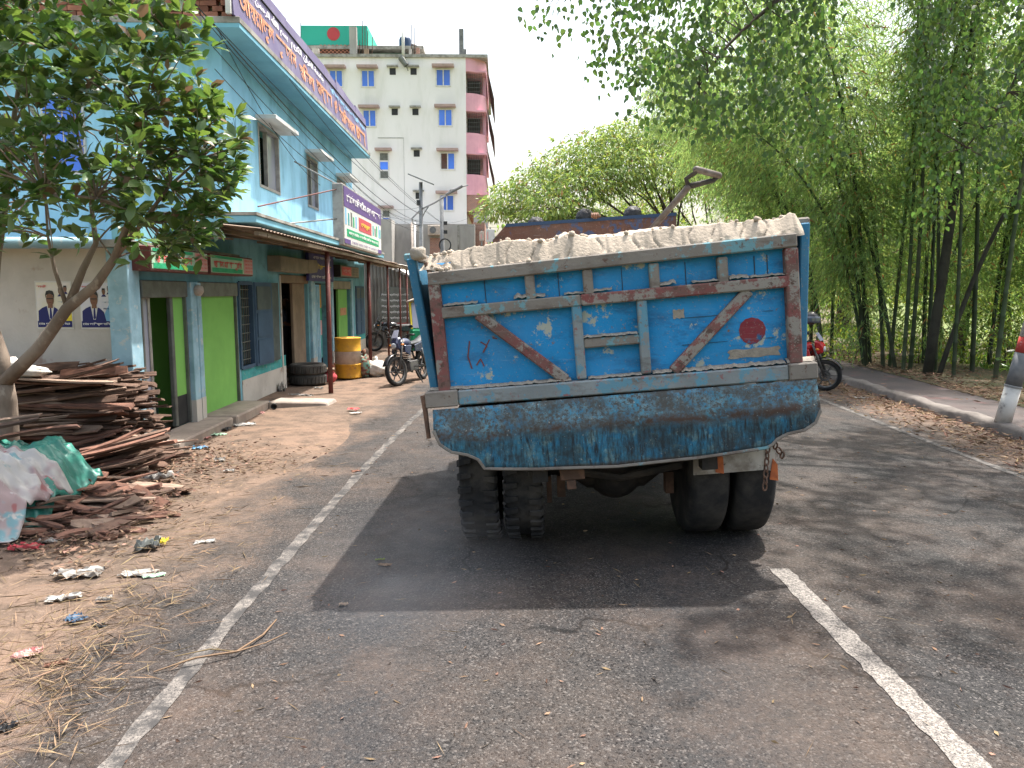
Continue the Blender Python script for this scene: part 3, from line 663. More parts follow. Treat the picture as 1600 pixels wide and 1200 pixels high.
# ------------------------------------------------------------ shop signs
def signbox(name, label, x, y0, y1, z0, z1, depth, side, face, cat='sign'):
    t = thing(name, label, cat, (x - depth / 2, (y0 + y1) / 2, z0))
    W(t).bx(x - depth, x, y0, y1, z0, z1).build('box', side, t, bevel=.006)
    W(t).bx(x + .001, x + .006, y0 + .02, y1 - .02, z0 + .025, z1 - .02).build('face', face, t)
    return t
def slet(t, txt, x, y, z, wd, h, m, bold=.015): return lettering(txt, Vector((x + .007, y, z)) - t.location, (0, 1, 0), (0, 0, 1), wd, h, m, t, bold=bold)
for y0, y1, lab in ((8.78, 10.46, 'red and green shop sign half hidden by the tree leaves'), (10.56, 12.33, 'red and green shop sign right beside the open slate shutters')):
    t = signbox('shop_sign', lab, -3.95, y0, y1, 2.13, 2.41, .28, 'maroon', 'signmint'); t['group'] = 'twin shop signs above the green doors'
    W(t).bx(-3.943, -3.940, y0 + .05, y1 - .5, 2.16, 2.22).build('green_swash', 'letgreen', t)
    W(t).bx(-3.943, -3.940, y0 + .05, y1 - .5, 2.35, 2.385).build('green_swash', 'letgreen', t)
    W(t).bx(-3.943, -3.938, y1 - .43, y1 - .03, 2.16, 2.385).build('pink_panel', 'signpink', t)
    slet(t, 'হাসান মাঝার বুড়ো', -3.945, y0 + .1, 2.2, y1 - y0 - .62, .17, 'letred', .04)
    for k in range(4): slet(t, 'প্রোঃ মোঃ হাসান', -3.942, y1 - .40, 2.175 + k * .053, .34, .035, 'letred', .01)
t = signbox('blank_sign', 'blank tan sign box above the brown doorway', -4.0, 14.1, 16.1, 2.26, 2.54, .25, 'tanbox', 'tanbox')
W(t).prism([(-3.995, 16.1, 2.26), (-3.995, 16.8, 2.30), (-3.995, 16.95, 2.42), (-3.995, 16.8, 2.56), (-3.995, 16.1, 2.54)], (-.03, 0, 0)).build('torn_flap', 'tanbox', t)
t = signbox('shop_sign', 'dark indigo shop sign with yellow lettering behind the maroon post', -4.1, 16.5, 18.9, 2.12, 2.72, .06, 'indigo', 'indigo')
slet(t, 'মা ইলেকট্রিক', -4.1, 17.0, 2.34, 1.6, .18, 'letyellow', .03); slet(t, 'এখানে সকল প্রকার', -4.1, 16.9, 2.58, 1.7, .09, 'letwhite'); slet(t, 'মোবাইল সার্ভিসিং', -4.1, 16.7, 2.16, 1.9, .1, 'letwhite', .03)
t = signbox('shop_sign', 'small sign with a red painted panel above the far green door', -3.95, 19.0, 21.4, 2.25, 2.54, .3, 'black', 'tanbox')
W(t).bx(-3.943, -3.939, 19.15, 20.3, 2.29, 2.5).build('red_panel', 'letred', t); slet(t, 'ভাই ভাই', -3.938, 19.25, 2.34, .9, .12, 'signpink', .02)
for k in range(3): slet(t, 'প্রোঃ মোঃ', -3.943, 20.45, 2.3 + k * .07, .7, .045, 'black', .01)
# large illuminated sign standing on the awning
t = thing('shop_sign', 'large purple and white machinery shop sign box standing on the awning', 'sign', (-3.4, 18.7, 2.86))
W(t).bx(-3.52, -3.30, 16.3, 21.3, 2.86, 4.12).build('box', 'alu', t, bevel=.01)
X = -3.30
W(t).bx(X, X + .006, 16.36, 21.25, 2.9, 4.08).build('face', 'white', t)
W(t).bx(X, X + .010, 16.36, 21.25, 3.66, 4.08).build('title_band', 'purple2', t)
W(t).bx(X, X + .010, 16.6, 20.8, 3.06, 3.22).build('green_band', 'letgreen', t)
W(t).bx(X, X + .010, 18.0, 19.7, 3.28, 3.58).build('pink_panel', 'discred', t)
for a, b in ((16.36, 17.0), (20.7, 21.25)): W(t).bx(X, X + .010, a, b, 2.9, 3.0).build('foot_band', 'purple2', t)
slet(t, 'সোহেল মেশিনারীজ এন্ড ওয়ার্কসপ', X + .01, 16.6, 3.74, 4.4, .25, 'letwhite', .03)
slet(t, 'শোরুম', X + .01, 18.25, 3.36, 1.2, .14, 'letyellow', .02); slet(t, 'পাম্প মোটর ও যাবতীয় মেশিন পাওয়া যায়', X + .01, 16.75, 3.09, 3.9, .1, 'letwhite', .02)
slet(t, 'প্রোঃ মোঃ সোহেল মোবাইল', X + .005, 17.1, 2.92, 3.5, .08, 'purple2', .01)
for k, (yy, hh) in enumerate(((16.45, .34), (16.75, .26), (17.05, .3), (17.3, .22), (17.6, .26), (19.9, .25), (20.2, .2), (20.45, .28), (20.8, .33), (21.0, .24))):
    W(t).bx(X, X + .009, yy, yy + .16, 3.3, 3.3 + hh).build('machine_picture', ('skyprint', 'tealband', 'steelgrey', 'letgreen')[k % 4], t)
W(t).tube([(-3.42, 16.5, 4.1), (-4.2, 16.0, 4.5)], .015, 6).build('stay', 'polegrey', t); W(t).tube([(-3.42, 16.35, 3.4), (-4.22, 14.4, 3.1)], .015, 6).build('stay', 'polegrey', t)
W(t).tube([(-3.42, 16.35, 4.0), (-4.22, 13.6, 3.35)], .013, 6).build('stay', 'maroon', t)

# ------------------------------------------------------------ awning with posts
aw = thing('tin_awning', 'rusty tin awning on battens along the shop fronts', 'awning', (-3.6, 17, 2.6))
for i in range(13):
    a = 9.9 + i * 1.26; b = a + 1.28; dz = rnd.uniform(-.012, .012)
    def sh(u, v, a=a, b=b, dz=dz, i=i):
        y = a + (b - a) * u; x = -4.22 + 1.17 * v + (.02 * math.sin(i * 2.3) if v == 1 else 0)
        return (x - aw.location.x, y - aw.location.y, 2.80 - .12 * v + .010 * math.sin(u * 2 * math.pi * 8) + dz + .006 * (i % 2) - aw.location.z)
    MB().grid(sh, 32, 2).build('roof_sheet', 'tin' if i > 10 else 'rustsheet', aw, solid=.004)
for x, z in ((-3.12, 2.64), (-3.7, 2.705)): W(aw).bx(x - .03, x + .03, 9.95, 26.2, z - .035, z + .02).build('batten', 'brown', aw)
for k in range(11): yy = 10.3 + k * 1.55; W(aw).prism([(-4.2, yy, 2.715), (-3.08, yy, 2.60), (-3.08, yy, 2.635), (-4.2, yy, 2.755)], (0, .05, 0)).build('rafter', 'brown', aw)
W(aw).prism([(-4.6, 9.5, 2.60), (-3.55, 9.85, 2.56), (-3.55, 10.35, 2.57), (-4.6, 10.2, 2.62)], (0, 0, .02)).build('roof_sheet', 'rustsheet', aw)
for i, (x, y) in enumerate(((-3.2, 14.25), (-3.3, 19.2), (-3.25, 22.0), (-3.22, 24.4), (-3.2, 26.0))):
    p = thing('awning_post', ['maroon pipe post nearest, holding up the rusty awning', 'maroon pipe post beside the white sack', 'thin pipe post standing before the parked black bike', 'thin pipe post by the tin shed wall', 'thin pipe post at the far end of the awning'][i], 'post', (x, y, 0), 0, 'posts under the tin awning')
    MB().tube([(0, 0, -.02), (.0, .0, 2.62)], .045 if i < 2 else .03, 10).build('pipe', 'maroon', p, smooth=True)
    MB().bx(-.07, .07, -.07, .07, 2.60, 2.615).build('cap_plate', 'maroon', p)

# ------------------------------------------------------------ tin shed at the end of the row
sh_ = thing('tin_shed', 'grey tin shed with a bright sloping roof behind the motorcycles', 'shed', (-4.6, 28, 0))
for k in range(26):
    x = -6.2 + k * .125
    W(sh_).prism([(x, 27.0, 0), (x + .06, 26.965, 0), (x + .115, 27.0, 0), (x + .115, 27.03, 0), (x, 27.03, 0)], (0, 0, 2.95 - max(0, (x + 4.6)) * .42)).build('wall_sheet', 'tingrey', sh_)
W(sh_).bx(-3.0, -2.97, 27.0, 31, 0, 2.3).build('side_wall', 'tingrey', sh_)
def srf(u, v): x = -6.4 + 3.9 * u; return (x + 4.6, 26.6 + 4.8 * v - 28, 3.35 - .34 * 3.9 * u * u + .012 * math.sin(v * 60))
MB().grid(srf, 12, 60).build('roof', 'tin', sh_, solid=.01)
W(sh_).bx(-6.2, -2.9, 31, 31.05, 0, 2.4).build('back_wall', 'tingrey', sh_)
pb = thing('printed_sheet', 'grey printed notice sheet pinned on the tin shed wall', 'poster', (-3.9, 26.93, .5))
W(pb).prism([(-4.35, 26.93, .55), (-3.15, 26.93, .5), (-3.15, 26.93, 2.0), (-3.95, 26.93, 2.05), (-4.35, 26.93, 1.6)], (0, -.012, 0)).build('sheet', 'steelgrey', pb)
for k in range(6): lettering('শিক্ষা প্রতিষ্ঠান ভর্তি', Vector((-4.2, 26.915, .72 + k * .2)) - pb.location, (1, 0, 0), (0, 0, 1), .95, .1, 'letwhite' if k else 'letred', pb)

# ------------------------------------------------------------ the tipper truck
tk = thing('tipper_truck', 'battered blue tipper truck loaded with sand, seen from behind on the road', 'truck', (.80, 5.75, .08))
BM = Matrix.Translation((.74, 4.9, 1.362)) @ Matrix.Rotation(rad(-3.0), 4, 'Z') @ Matrix.Rotation(rad(-5), 4, 'Y')
TI = Matrix.Translation(-tk.location)
def B(): return MB(TI @ BM)
def bar(g, u0, v0, u1, v1, wd, d0=-.07, d1=0.0, mi=0):
    a = Vector((u0, 0, v0)); b = Vector((u1, 0, v1)); t = (b - a).normalized(); n = Vector((-t.z, 0, t.x)) * wd / 2
    p = [a - n, b - n, b + n, a + n]
    g.prism([Vector((q.x, d0, q.z)) for q in p], (0, d1 - d0, 0), mi); return g
# tailgate: sheet with slight dents, frame bars welded on
def tg(u, v): x = -1.15 + 2.3 * u; z = -.03 + .84 * v; return (x, .012 * math.sin(x * 5 + 1) * math.sin(z * 7) + .006 * math.sin(x * 13), z)
gate = B().grid(lambda u, v: tg(u, v), 48, 18).build('tailgate', 'tblue', tk, smooth=True, solid=.012)
def rail(name, m, *a, **k): return bar(B(), *a, **k).build(name, m, gate, bevel=.008)
rail('top_rail', 'trail', -1.15, .715, 1.15, .755, .085, -.075, .0)
rail('mid_rail', 'tred', -.2, .5, 1.11, .505, .072, -.068, .002)
rail('mid_rail', 'trail', -1.09, .495, -.2, .5, .072, -.066, .002)
rail('side_rail', 'tred', -1.115, -.01, -1.115, .70, .075, -.07, .001)
rail('side_rail', 'tred', 1.115, -.01, 1.115, .71, .08, -.07, .001)
for x in (-.511, -.146, .269, .694): rail('upright', 'trail', x, .53, x, .69, .062, -.06, .003)
for x in (-.231, .18): rail('upright', 'tlow', x, -.0, x, .47, .062, -.058, .003)
rail('cross_rail', 'trail', -.2, .225, .15, .225, .06, -.055, .003)
rail('diagonal_brace', 'tred', -.86, .47, -.33, .0, .068, -.056, .004)
rail('diagonal_brace', 'tred', .85, .47, .35, .0, .068, -.056, .004)
g = B()
for x in (-.80, -.33, .07, .47, .90, .98): g.bx(x - .002, x + .002, tg((x + 1.15) / 2.3, .7)[1] - .010, tg((x + 1.15) / 2.3, .7)[1] - .004, .53, .68)
for k in range(2): z = .16 + k * .17; g.bx(.42, 1.0, tg(.8, (z + .03) / .84)[1] - .0075, tg(.8, (z + .03) / .84)[1] - .003, z, z + .002)
o = g.build('board_joints', 'tdark', gate); o['kind'] = 'stuff'
rail('bottom_rail', 'tlow', -1.03, -.052, 1.06, -.062, .095, -.085, .03)
for a, b, z in ((-1.24, -1.03, -.05), (1.06, 1.235, -.06)): rail('hinge_block', 'trail', a, z, b, z, .105, -.10, .03)
# crust lodged along rail tops
for a, b, z, dd in ((-1.07, -.85, .535, .035), (-.62, -.53, .54, .05), (-.49, -.42, .54, .045), (-.3, -.17, .54, .03), (-.12, .0, .545, .035), (.3, .4, .545, .05), (.5, .66, .545, .025), (.73, .85, .545, .05), (.86, 1.07, .545, .03), (-1.02, -.3, -.005, .035), (-.19, .15, -.005, .03), (.22, .34, -.005, .04), (.40, 1.05, -.01, .045), (1.06, 1.23, -.006, .05), (-1.22, -1.0, .003, .03), (-.2, .14, .258, .03)):
    n = max(6, int((b - a) / .012))
    def cr(u, v, a=a, b=b, z=z, dd=dd):
        h = (1 - v) * dd * (.12 + .8 * abs(math.sin(u * 23 * (b - a) + a * 9) * math.sin(u * 61 * (b - a))) * rnd.uniform(.5, 1.1) + rnd.uniform(0, .18))
        return (a + (b - a) * u, -.062 + .066 * v if v < .99 else -.002, z + h * (.3 if v < .1 else 1) + v * dd * .55)
    B().grid(cr, n, 3).build('sand_crust', 'crust', gate, smooth=True)
# red roundel and faded scrawl
g = B(); tgy = lambda x, z: tg((x + 1.15) / 2.3, (z + .03) / .84)[1] - .0085
def disc(u, v): a = u * 2 * math.pi; r = .084 * v * (1 + .02 * math.sin(a * 3 + 1) + .02 * math.sin(a * 13)); x = .862 + r * math.cos(a); z = .215 + r * math.sin(a); return (x, tgy(x, z), z)
g.grid(disc, 40, 4).build('red_roundel', 'roundel', gate)
g = B()
for pts in ([(-.93, .30), (-.95, .2), (-.93, .12)], [(-.86, .29), (-.82, .26), (-.85, .22), (-.8, .3)], [(-.9, .14), (-.87, .18), (-.85, .13)], [(-.78, .31), (-.75, .3)]):
    for p, q in zip(pts, pts[1:]): bar(g, p[0], p[1], q[0], q[1], .008, tgy(*p) - .002, tgy(*p) + .01)
g.build('red_scrawl', 'maroon', gate)
for a, b, c, d in ((.62, .17, .97, .235), (.36, .345, .44, .395)): pass
for cx, cz, r in ((.87, .075, 0), (.41, .36, 0)):
    w_, h_ = (.16, .028) if cx > .5 else (.035, .028)
    def pat(u, v): x = cx + w_ * (u * 2 - 1) * (1 + .06 * math.sin(v * 9 + cx)); z = cz + h_ * (v * 2 - 1) * (1 + .12 * math.sin(u * 14)); return (x, tgy(x, z), z)
    B().grid(pat, 14, 4).build('paint_patch', 'crust', gate)
# corner posts (rear edges of the flared side walls), side walls, floor
for sx in (-1, 1):
    g = B(); bt, tp = (1.165, 1.235) if sx < 0 else (1.16, 1.215)
    g.prism([(sx * bt, .05, -.03), (sx * (bt + .055), .05, -.03), (sx * (tp + .06), .05, .86), (sx * tp, .05, .86)][::sx], (0, .09, 0)).build('corner_post', 'tpost', tk, bevel=.008)
    g = B(); g.prism([(sx * (bt + .005), .14, -.05), (sx * (tp + .01), .14, .84), (sx * (tp + .01), 3.25, .84), (sx * (bt + .005), 3.25, -.05)], (sx * .03, 0, 0)).build('side_wall', 'tpost', tk)
    for k in range(6): yy = .55 + k * .5; B().prism([(sx * (bt + .035), yy, -.04), (sx * (tp + .04), yy, .84), (sx * (tp + .085), yy, .84), (sx * (bt + .08), yy, -.04)], (0, .07, 0)).build('stake', 'tpost', tk)
    B().bx(min(sx * (tp - .01), sx * (tp + .09)), max(sx * (tp - .01), sx * (tp + .09)), .14, 3.3, .845, .90).build('top_edge', 'trail', tk, bevel=.01)
B().bx(-1.15, 1.15, .03, 3.3, -.09, -.04).build('floor', 'tdark', tk)
# bent bar between the left post and the gate
B().tube([(-1.16, -.02, .82), (-1.12, -.05, .7), (-1.125, -.03, .35)], .014, 6).build('latch_rod', 'rustfit', tk)
g = B(); g.ell((-1.215, .06, .885), (.05, .08, .045), 14, 10, fn=lambda d: (abs(d.x) ** 5 + abs(d.y) ** 5 + abs(d.z) ** 5) ** -.2 * (.92 + .06 * math.sin(d.x * 6 + d.z * 5))).build('post_cap', 'crust', tk, smooth=True)
B().tube([(-1.255, -.06, -.02), (-1.25, -.07, -.12), (-1.245, -.07, -.30)], [.02, .016, .014], 8).build('release_lever', 'rustfit', tk); B().box((-1.235, -.06, -.05), (.05, .05, .07)).build('lever_knuckle', 'rustfit', tk, bevel=.01)
# chute lip (apron): bent sheet with scalloped outline
out = [(-1.198, -.115), (-1.2, -.234), (-1.172, -.325), (-1.099, -.385), (-.989, -.415), (-.929, -.45), (-.901, -.511), (-.561, -.542), (-.06, -.566), (.443, -.551), (.906, -.516), (.95, -.469), (1.014, -.437), (1.119, -.421), (1.197, -.373), (1.232, -.275), (1.228, -.18), (1.18, -.125)]
def low(x):
    for (a, b), (c, d) in zip(out[:-1], out[1:]):
        if a <= x <= c and c > a: return b + (d - b) * (x - a) / (c - a)
    return -.2
def ap(u, v):
    x = -1.198 + 2.42 * u; lo = low(max(-1.1979, min(1.2319, x))); z = -.115 + (lo + .115) * v
    q = -.115 - z; dep = -.088 - .055 * min(1, q / .16) + .07 * max(0, q - .16) + .006 * math.sin(x * 3.1 + 1) + .004 * math.sin(x * 9 + z * 14) * min(1, q * 6)
    return (x, dep, z)
lip = B().grid(ap, 72, 14).build('chute_lip', 'apron', tk, smooth=True, solid=.008)
ul = lip.data.uv_layers.new(name='sheet')
for li, lo_ in enumerate(lip.data.loops): ul.data[li].uv = ((lo_.vertex_index % 73) / 72, min(1.0, (-.115 - ap((lo_.vertex_index % 73) / 72, (lo_.vertex_index // 73) / 14)[2]) / .44))
g = B()
e = [ap(k / 72, 1) for k in range(73)]
g.tube(e, .012, 6).build('lip_rim', 'trail', lip)
# chassis, axle, springs
def Tk(): return MB(TI)
AX, AYY = .83, 5.60
zl, zr = road_z(-.05) + .006, road_z(1.72) + .006
R = .535
za = (zl + zr) / 2 + R
ra = Matrix.Translation((AX, AYY, za)) @ Matrix.Rotation(-math.atan2(zr - zl, 1.75), 4, 'Y') @ Matrix.Rotation(rad(-2), 4, 'Z')
def A(): return MB(TI @ ra)
ax_ = A(); ax_.tube([(-.95, 0, 0), (-.35, 0, -.0), (-.2, 0, -.03), (.2, 0, -.03), (.35, 0, 0), (.95, 0, 0)], [.075, .085, .16, .16, .085, .075], 14)
ax_.build('axle', 'tdark', tk, smooth=True)
A().ell((0, -.02, -.03), (.22, .20, .235), 18, 12).build('differential', 'tdark', tk, smooth=True)
for sx in (-1, 1):
    g = A()
    for k in range(6): L = .62 - k * .08; g.bx(sx * .46 - .04, sx * .46 + .04, -L, L, .09 + .018 * (5 - k) + .0, .107 + .018 * (5 - k))
    g.build('leaf_spring', 'tdark', tk)
    A().bx(sx * .40 - .03, sx * .40 + .03, -.06, .04, -.24, -.08).bx(sx * .49 - .018, sx * .49 + .018, -.06, .0, -.28, -.08).build('u_bolt', 'rustfit', tk)
    MB(TI).bx(AX + sx * .42 - .05, AX + sx * .42 + .05, 5.1, 10.6, .84, 1.02).build('chassis_rail', 'tdark', tk)
    g = B(); g.bx(sx * .55 - .05, sx * .55 + .05, -.02, .1, -.66, -.1).build('hinge_bracket', 'tdark', tk)
g = B(); g.bx(-.42, -.26, -.02, .06, -.66, -.57).bx(-.38, -.32, -.03, .0, -.72, -.66).build('tail_bracket', 'rustfit', tk, bevel=.006)
MB(TI).bx(.36, 1.30, 5.14, 5.24, .84, .98).build('rear_cross_member', 'tdark', tk)
A().tube([(-.42, -.42, .06), (0, -.40, -.02), (.42, -.42, .06)], .03, 8).build('brake_rod', 'tdark', tk)
# tyres
def wheel_mb(front=False):
    pr = [(.28, -.125), (.30, -.128), (.40, -.132), (.47, -.128), (.502, -.108), (.512, -.085), (.514, -.04), (.514, .04), (.512, .085), (.502, .108), (.47, .128), (.40, .132), (.30, .128), (.28, .125)]
    g = MB(); g.lathe(pr, axis=(1, 0, 0), n=44)
    return g
tyre_me = wheel_mb().mesh('tyre', 'tyre', True)
g = MB()
for k in range(34):
    a = 2 * math.pi * k / 34
    for sx in (-1, 1):
        Rm = Matrix.Rotation(a + (.05 if sx > 0 else 0), 4, 'X')
        p = [(sx * .125, -.022, .455), (sx * .125, .022, .455), (sx * .138, .02, .507), (sx * .118, .024, .536), (sx * .040, .030, .539), (sx * .040, -.002, .539), (sx * .118, -.02, .536), (sx * .138, -.024, .507)]
        p += [(q[0] * .97, q[1] * .9, q[2] - .022) for q in p]; g._add([Rm @ Vector(q) for q in p], [(0, 1, 2, 7), (7, 2, 3, 6), (6, 3, 4, 5)] + [(i, i + 8, (i + 1) % 8 + 8, (i + 1) % 8) for i in range(8)])
lug_me = g.mesh('tread_lugs', 'tyre')
rim_me = MB().lathe([(.05, .02), (.10, .05), (.16, .03), (.24, -.02), (.27, -.10), (.285, -.126), (.285, .126), (.27, .10), (.10, .09), (.05, .1)], axis=(1, 0, 0), n=28).mesh('rim', 'rim', True)
def put_wheel(mtx, lug=True):
    o = link('wheel', rim_me, tk); o.matrix_local = mtx
    t = link('tyre', tyre_me, o)
    if lug: link('tread', lug_me, o)['kind'] = 'stuff'
    return o
for k, xx in enumerate((-.985, -.675, .60, .915)):
    m = TI @ ra @ Matrix.Translation((xx, 0, 0)) @ Matrix.Rotation(k * .7, 4, 'X')
    put_wheel(m if k < 2 else m @ Matrix.Scale(1.035, 4), k < 2)   # the right pair is worn smooth
for sx in (-1, 1): put_wheel(TI @ Matrix.Translation((1.02 + sx * .95, 9.75, road_z(1.0 + sx * .95) + .52)))
MB(TI).tube([(.1, 9.75, .55), (1.95, 9.75, .6)], .06, 8).build('front_axle', 'tdark', tk)
MB(TI).tube([(AX, 6.1, .62), (AX + .1, 9.5, .8)], .05, 8).build('drive_shaft', 'tdark', tk, smooth=True)
# right mudguard, chain, orange tabs
g = A()
pa = [(1.03, -.47, .33), (1.06, -.52, .22)]
g.grid(lambda u, v: (.42 + .58 * u, -.62 * math.cos(v * 1.9 + .28), .62 * math.sin(v * 1.9 + .28) - .03), 6, 14).build('mudguard', 'fender', tk, smooth=True, solid=.012)
A().prism([(.46, -.615, .03), (.92, -.615, .05), (.93, -.615, .19), (.46, -.615, .19)], (0, .012, 0)).build('mud_flap', 'fender', tk)
A().prism([(.925, -.62, .06), (1.00, -.62, .03), (.99, -.62, .36), (.93, -.62, .34)], (0, .03, 0)).build('mudguard_stay', 'fender', tk)
for x, z in ((.62, .10), (.975, .04)): A().prism([(x - .02, -.64, z - .05), (x + .035, -.64, z - .06), (x + .03, -.64, z + .05), (x, -.64, z + .09)], (0, .01, 0)).build('orange_tab', 'orange', tk)
lk = MB()
c8 = [(math.cos(k * math.pi / 6) * .015, 0, math.sin(k * math.pi / 6) * .026) for k in range(13)]
lk.tube(c8, .006, 5, cap=False); lkm = lk.mesh('link', 'rustfit', True)
ch = B().tube([(.905, -.10, -.50), (.905, -.10, -.53)], .006, 5).build('chain', 'rustfit', tk)
for k in range(7):
    o = link('link', lkm, ch); o.matrix_local = TI @ BM @ Matrix.Translation((.90 - .005 * k, -.10, -.535 - .040 * k)) @ Matrix.Rotation(rad(90 * (k % 2) + 20), 4, 'Z')
for k in range(4):
    o = link('link', lkm, ch); o.matrix_local = TI @ BM @ Matrix.Translation((.935 + .02 * k, -.08, -.49 - .032 * k)) @ Matrix.Rotation(rad(90 * (k % 2) + 20), 4, 'Z') @ Matrix.Rotation(-.7, 4, 'Y')
# headboard / cab guard in front of the load, cab
hb = MB(TI)
hb.prism([(-.13, 8.2, 1.9), (-.10, 8.2, 2.433), (.04, 8.2, 2.59), (1.83, 8.2, 2.71), (1.86, 8.2, 1.9)], (0, .05, 0)).build('headboard', 'trust', tk, bevel=.006)
MB(TI).prism([(.03, 8.19, 2.565), (.04, 8.19, 2.60), (1.83, 8.19, 2.72), (1.83, 8.19, 2.685)], (0, .07, 0)).build('headboard_cap', 'tank', tk)
MB(TI).bx(-.12, 2.0, 8.25, 8.75, .98, 1.85).build('cab_platform', 'tdark', tk)
MB(TI).bx(0.0, 2.05, 8.75, 10.9, .85, 1.55).bx(.05, 2.0, 8.8, 10.75, 1.55, 1.9).build('cab', 'tpost', tk, bevel=.06)
MB(TI).bx(.15, 1.9, 10.72, 10.77, 1.58, 1.88).build('windscreen', 'glass', tk)
# sand load: cut ledge along the tailgate, heap behind
sl = thing('sand_load', 'heaped pale damp sand filling the truck bed level with its tailgate', 'sand', (.74, 6.4, 1.3))
SI = Matrix.Translation(-sl.location) @ BM
crest = [(-1.19, .80), (-1.14, .86), (-1.06, .865), (-.9, .885), (-.64, .925), (-.5, .90), (-.38, .885), (-.26, .925), (-.1, .89), (.043, .885), (.2, .895), (.36, .905), (.5, .90), (.7, .902), (.9, .905), (1.08, .895), (1.14, .925), (1.17, .92), (1.21, .86)]
bott = [(-1.15, .79), (-1.06, .762), (-.6, .765), (0, .768), (.6, .785), (1.15, .80)]
def ip(tb, x):
    for (a, b), (c, d) in zip(tb, tb[1:]):
        if a <= x <= c: return b + (d - b) * (x - a) / (c - a)
    return tb[0][1] if x < tb[0][0] else tb[-1][1]
cracks = [-1.0, -.86, -.63, -.47, -.25, -.06, .17, .3, .52, .66, .83, .97]
rs = [rnd.random() for _ in range(400)]
def wob(x, s, k): i = x * s + 50; a = int(math.floor(i)); f = i - a; f = f * f * (3 - 2 * f); return rs[(a * 7 + k) % 400] * (1 - f) + rs[((a + 1) * 7 + k) % 400] * f - .5
def sandf(u, v):
    x = -1.2 + 2.4 * u
    top = ip(crest, x) + .014 * wob(x, 20, 3) + .010 * wob(x, 70, 9); bot = ip(bott, x) + .016 * wob(x, 18, 1) - .02
    cr = min(abs(x - c - .02 * math.sin(v * 9 + c * 5)) for c in cracks); groove = max(0, 1 - cr / .008) * .016
    facet = .010 * ((x * 4.3) % 1 - .5) + .008 * wob(x, 3.1, 6)
    if v <= .5:
        t = v / .5; z = bot + (top - bot) * t
        lip_ = -.055 - .02 * wob(x, 14, 2) * (1 - t)
        rough = (.03 * wob(x, 40, 7) * (1 - t / .3) if t < .3 else .004 * wob(x, 50, 8))
        return (x, lip_ + .075 * t ** 1.2 + groove + facet + rough, z)
    t = (v - .5) / .5
    hump = .14 * math.sin(min(1, t * 1.3) * math.pi) * (1 - (x / 1.25) ** 2) + .03 * wob(x + t * 3, 5, 4)
    return (x, .0 + 3.2 * t ** 1.3, top - .012 + hump * (.3 + .7 * t) - max(0, t - .6) * .25)
g = MB(SI); g.grid(sandf, 260, 44).build('sand_heap', 'sand', sl, smooth=True)
g = MB(SI)
for k in range(150):
    x = rnd.choice([rnd.uniform(-1.14, -1.0), rnd.uniform(-1.1, 1.15), rnd.uniform(-.7, .6)]); r = rnd.uniform(.006, .02)
    top = rnd.random() < .35
    z = ip(crest, x) + .005 if top else ip(bott, x) + rnd.uniform(-.005, .02)
    g.ell((x, rnd.uniform(-.06, .05) if not top else rnd.uniform(0, .2), z), (r * 1.2, r, r), 6, 4, fn=lambda d: rnd.uniform(.7, 1.2))
g.build('sand_clods', 'sand', sl, smooth=True)['kind'] = 'stuff'
# shovel
sv = thing('shovel', 'dark D-handled shovel stuck upright in the sand load', 'shovel', (1.073, 5.6, 2.3))
a = Vector((.93, 5.65, 2.17)); b = Vector((1.315, 5.6, 2.62)); l = Vector((1.372, 5.56, 2.755)); r = Vector((1.558, 5.64, 2.725))
m_ = b + (b - a).normalized() * .03
W(sv).tube([a, b, m_], [.021, .023, .025], 10).build('shaft', 'grip', sv, smooth=True)
W(sv).tube([m_, m_ + Vector((-.025, 0, .05)), l + Vector((-.0, 0, -.02)), l], [.022, .017, .016, .02], 8).tube([m_, m_ + Vector((.08, .01, .02)), r + Vector((-.04, 0, -.035)), r], [.022, .02, .018, .018], 8).build('yoke', 'tdark', sv, smooth=True)
W(sv).tube([l - (r - l).normalized() * .015, l, r, r + (r - l).normalized() * .015], [.018, .024, .024, .018], 12).build('grip', 'grip', sv, smooth=True)
W(sv).prism([(.80, 5.65, 2.2), (1.02, 5.6, 2.2), (.98, 5.6, 1.95), (.85, 5.65, 1.88), (.76, 5.66, 1.97)], (0, .01, 0)).build('blade', 'rustfit', sv)

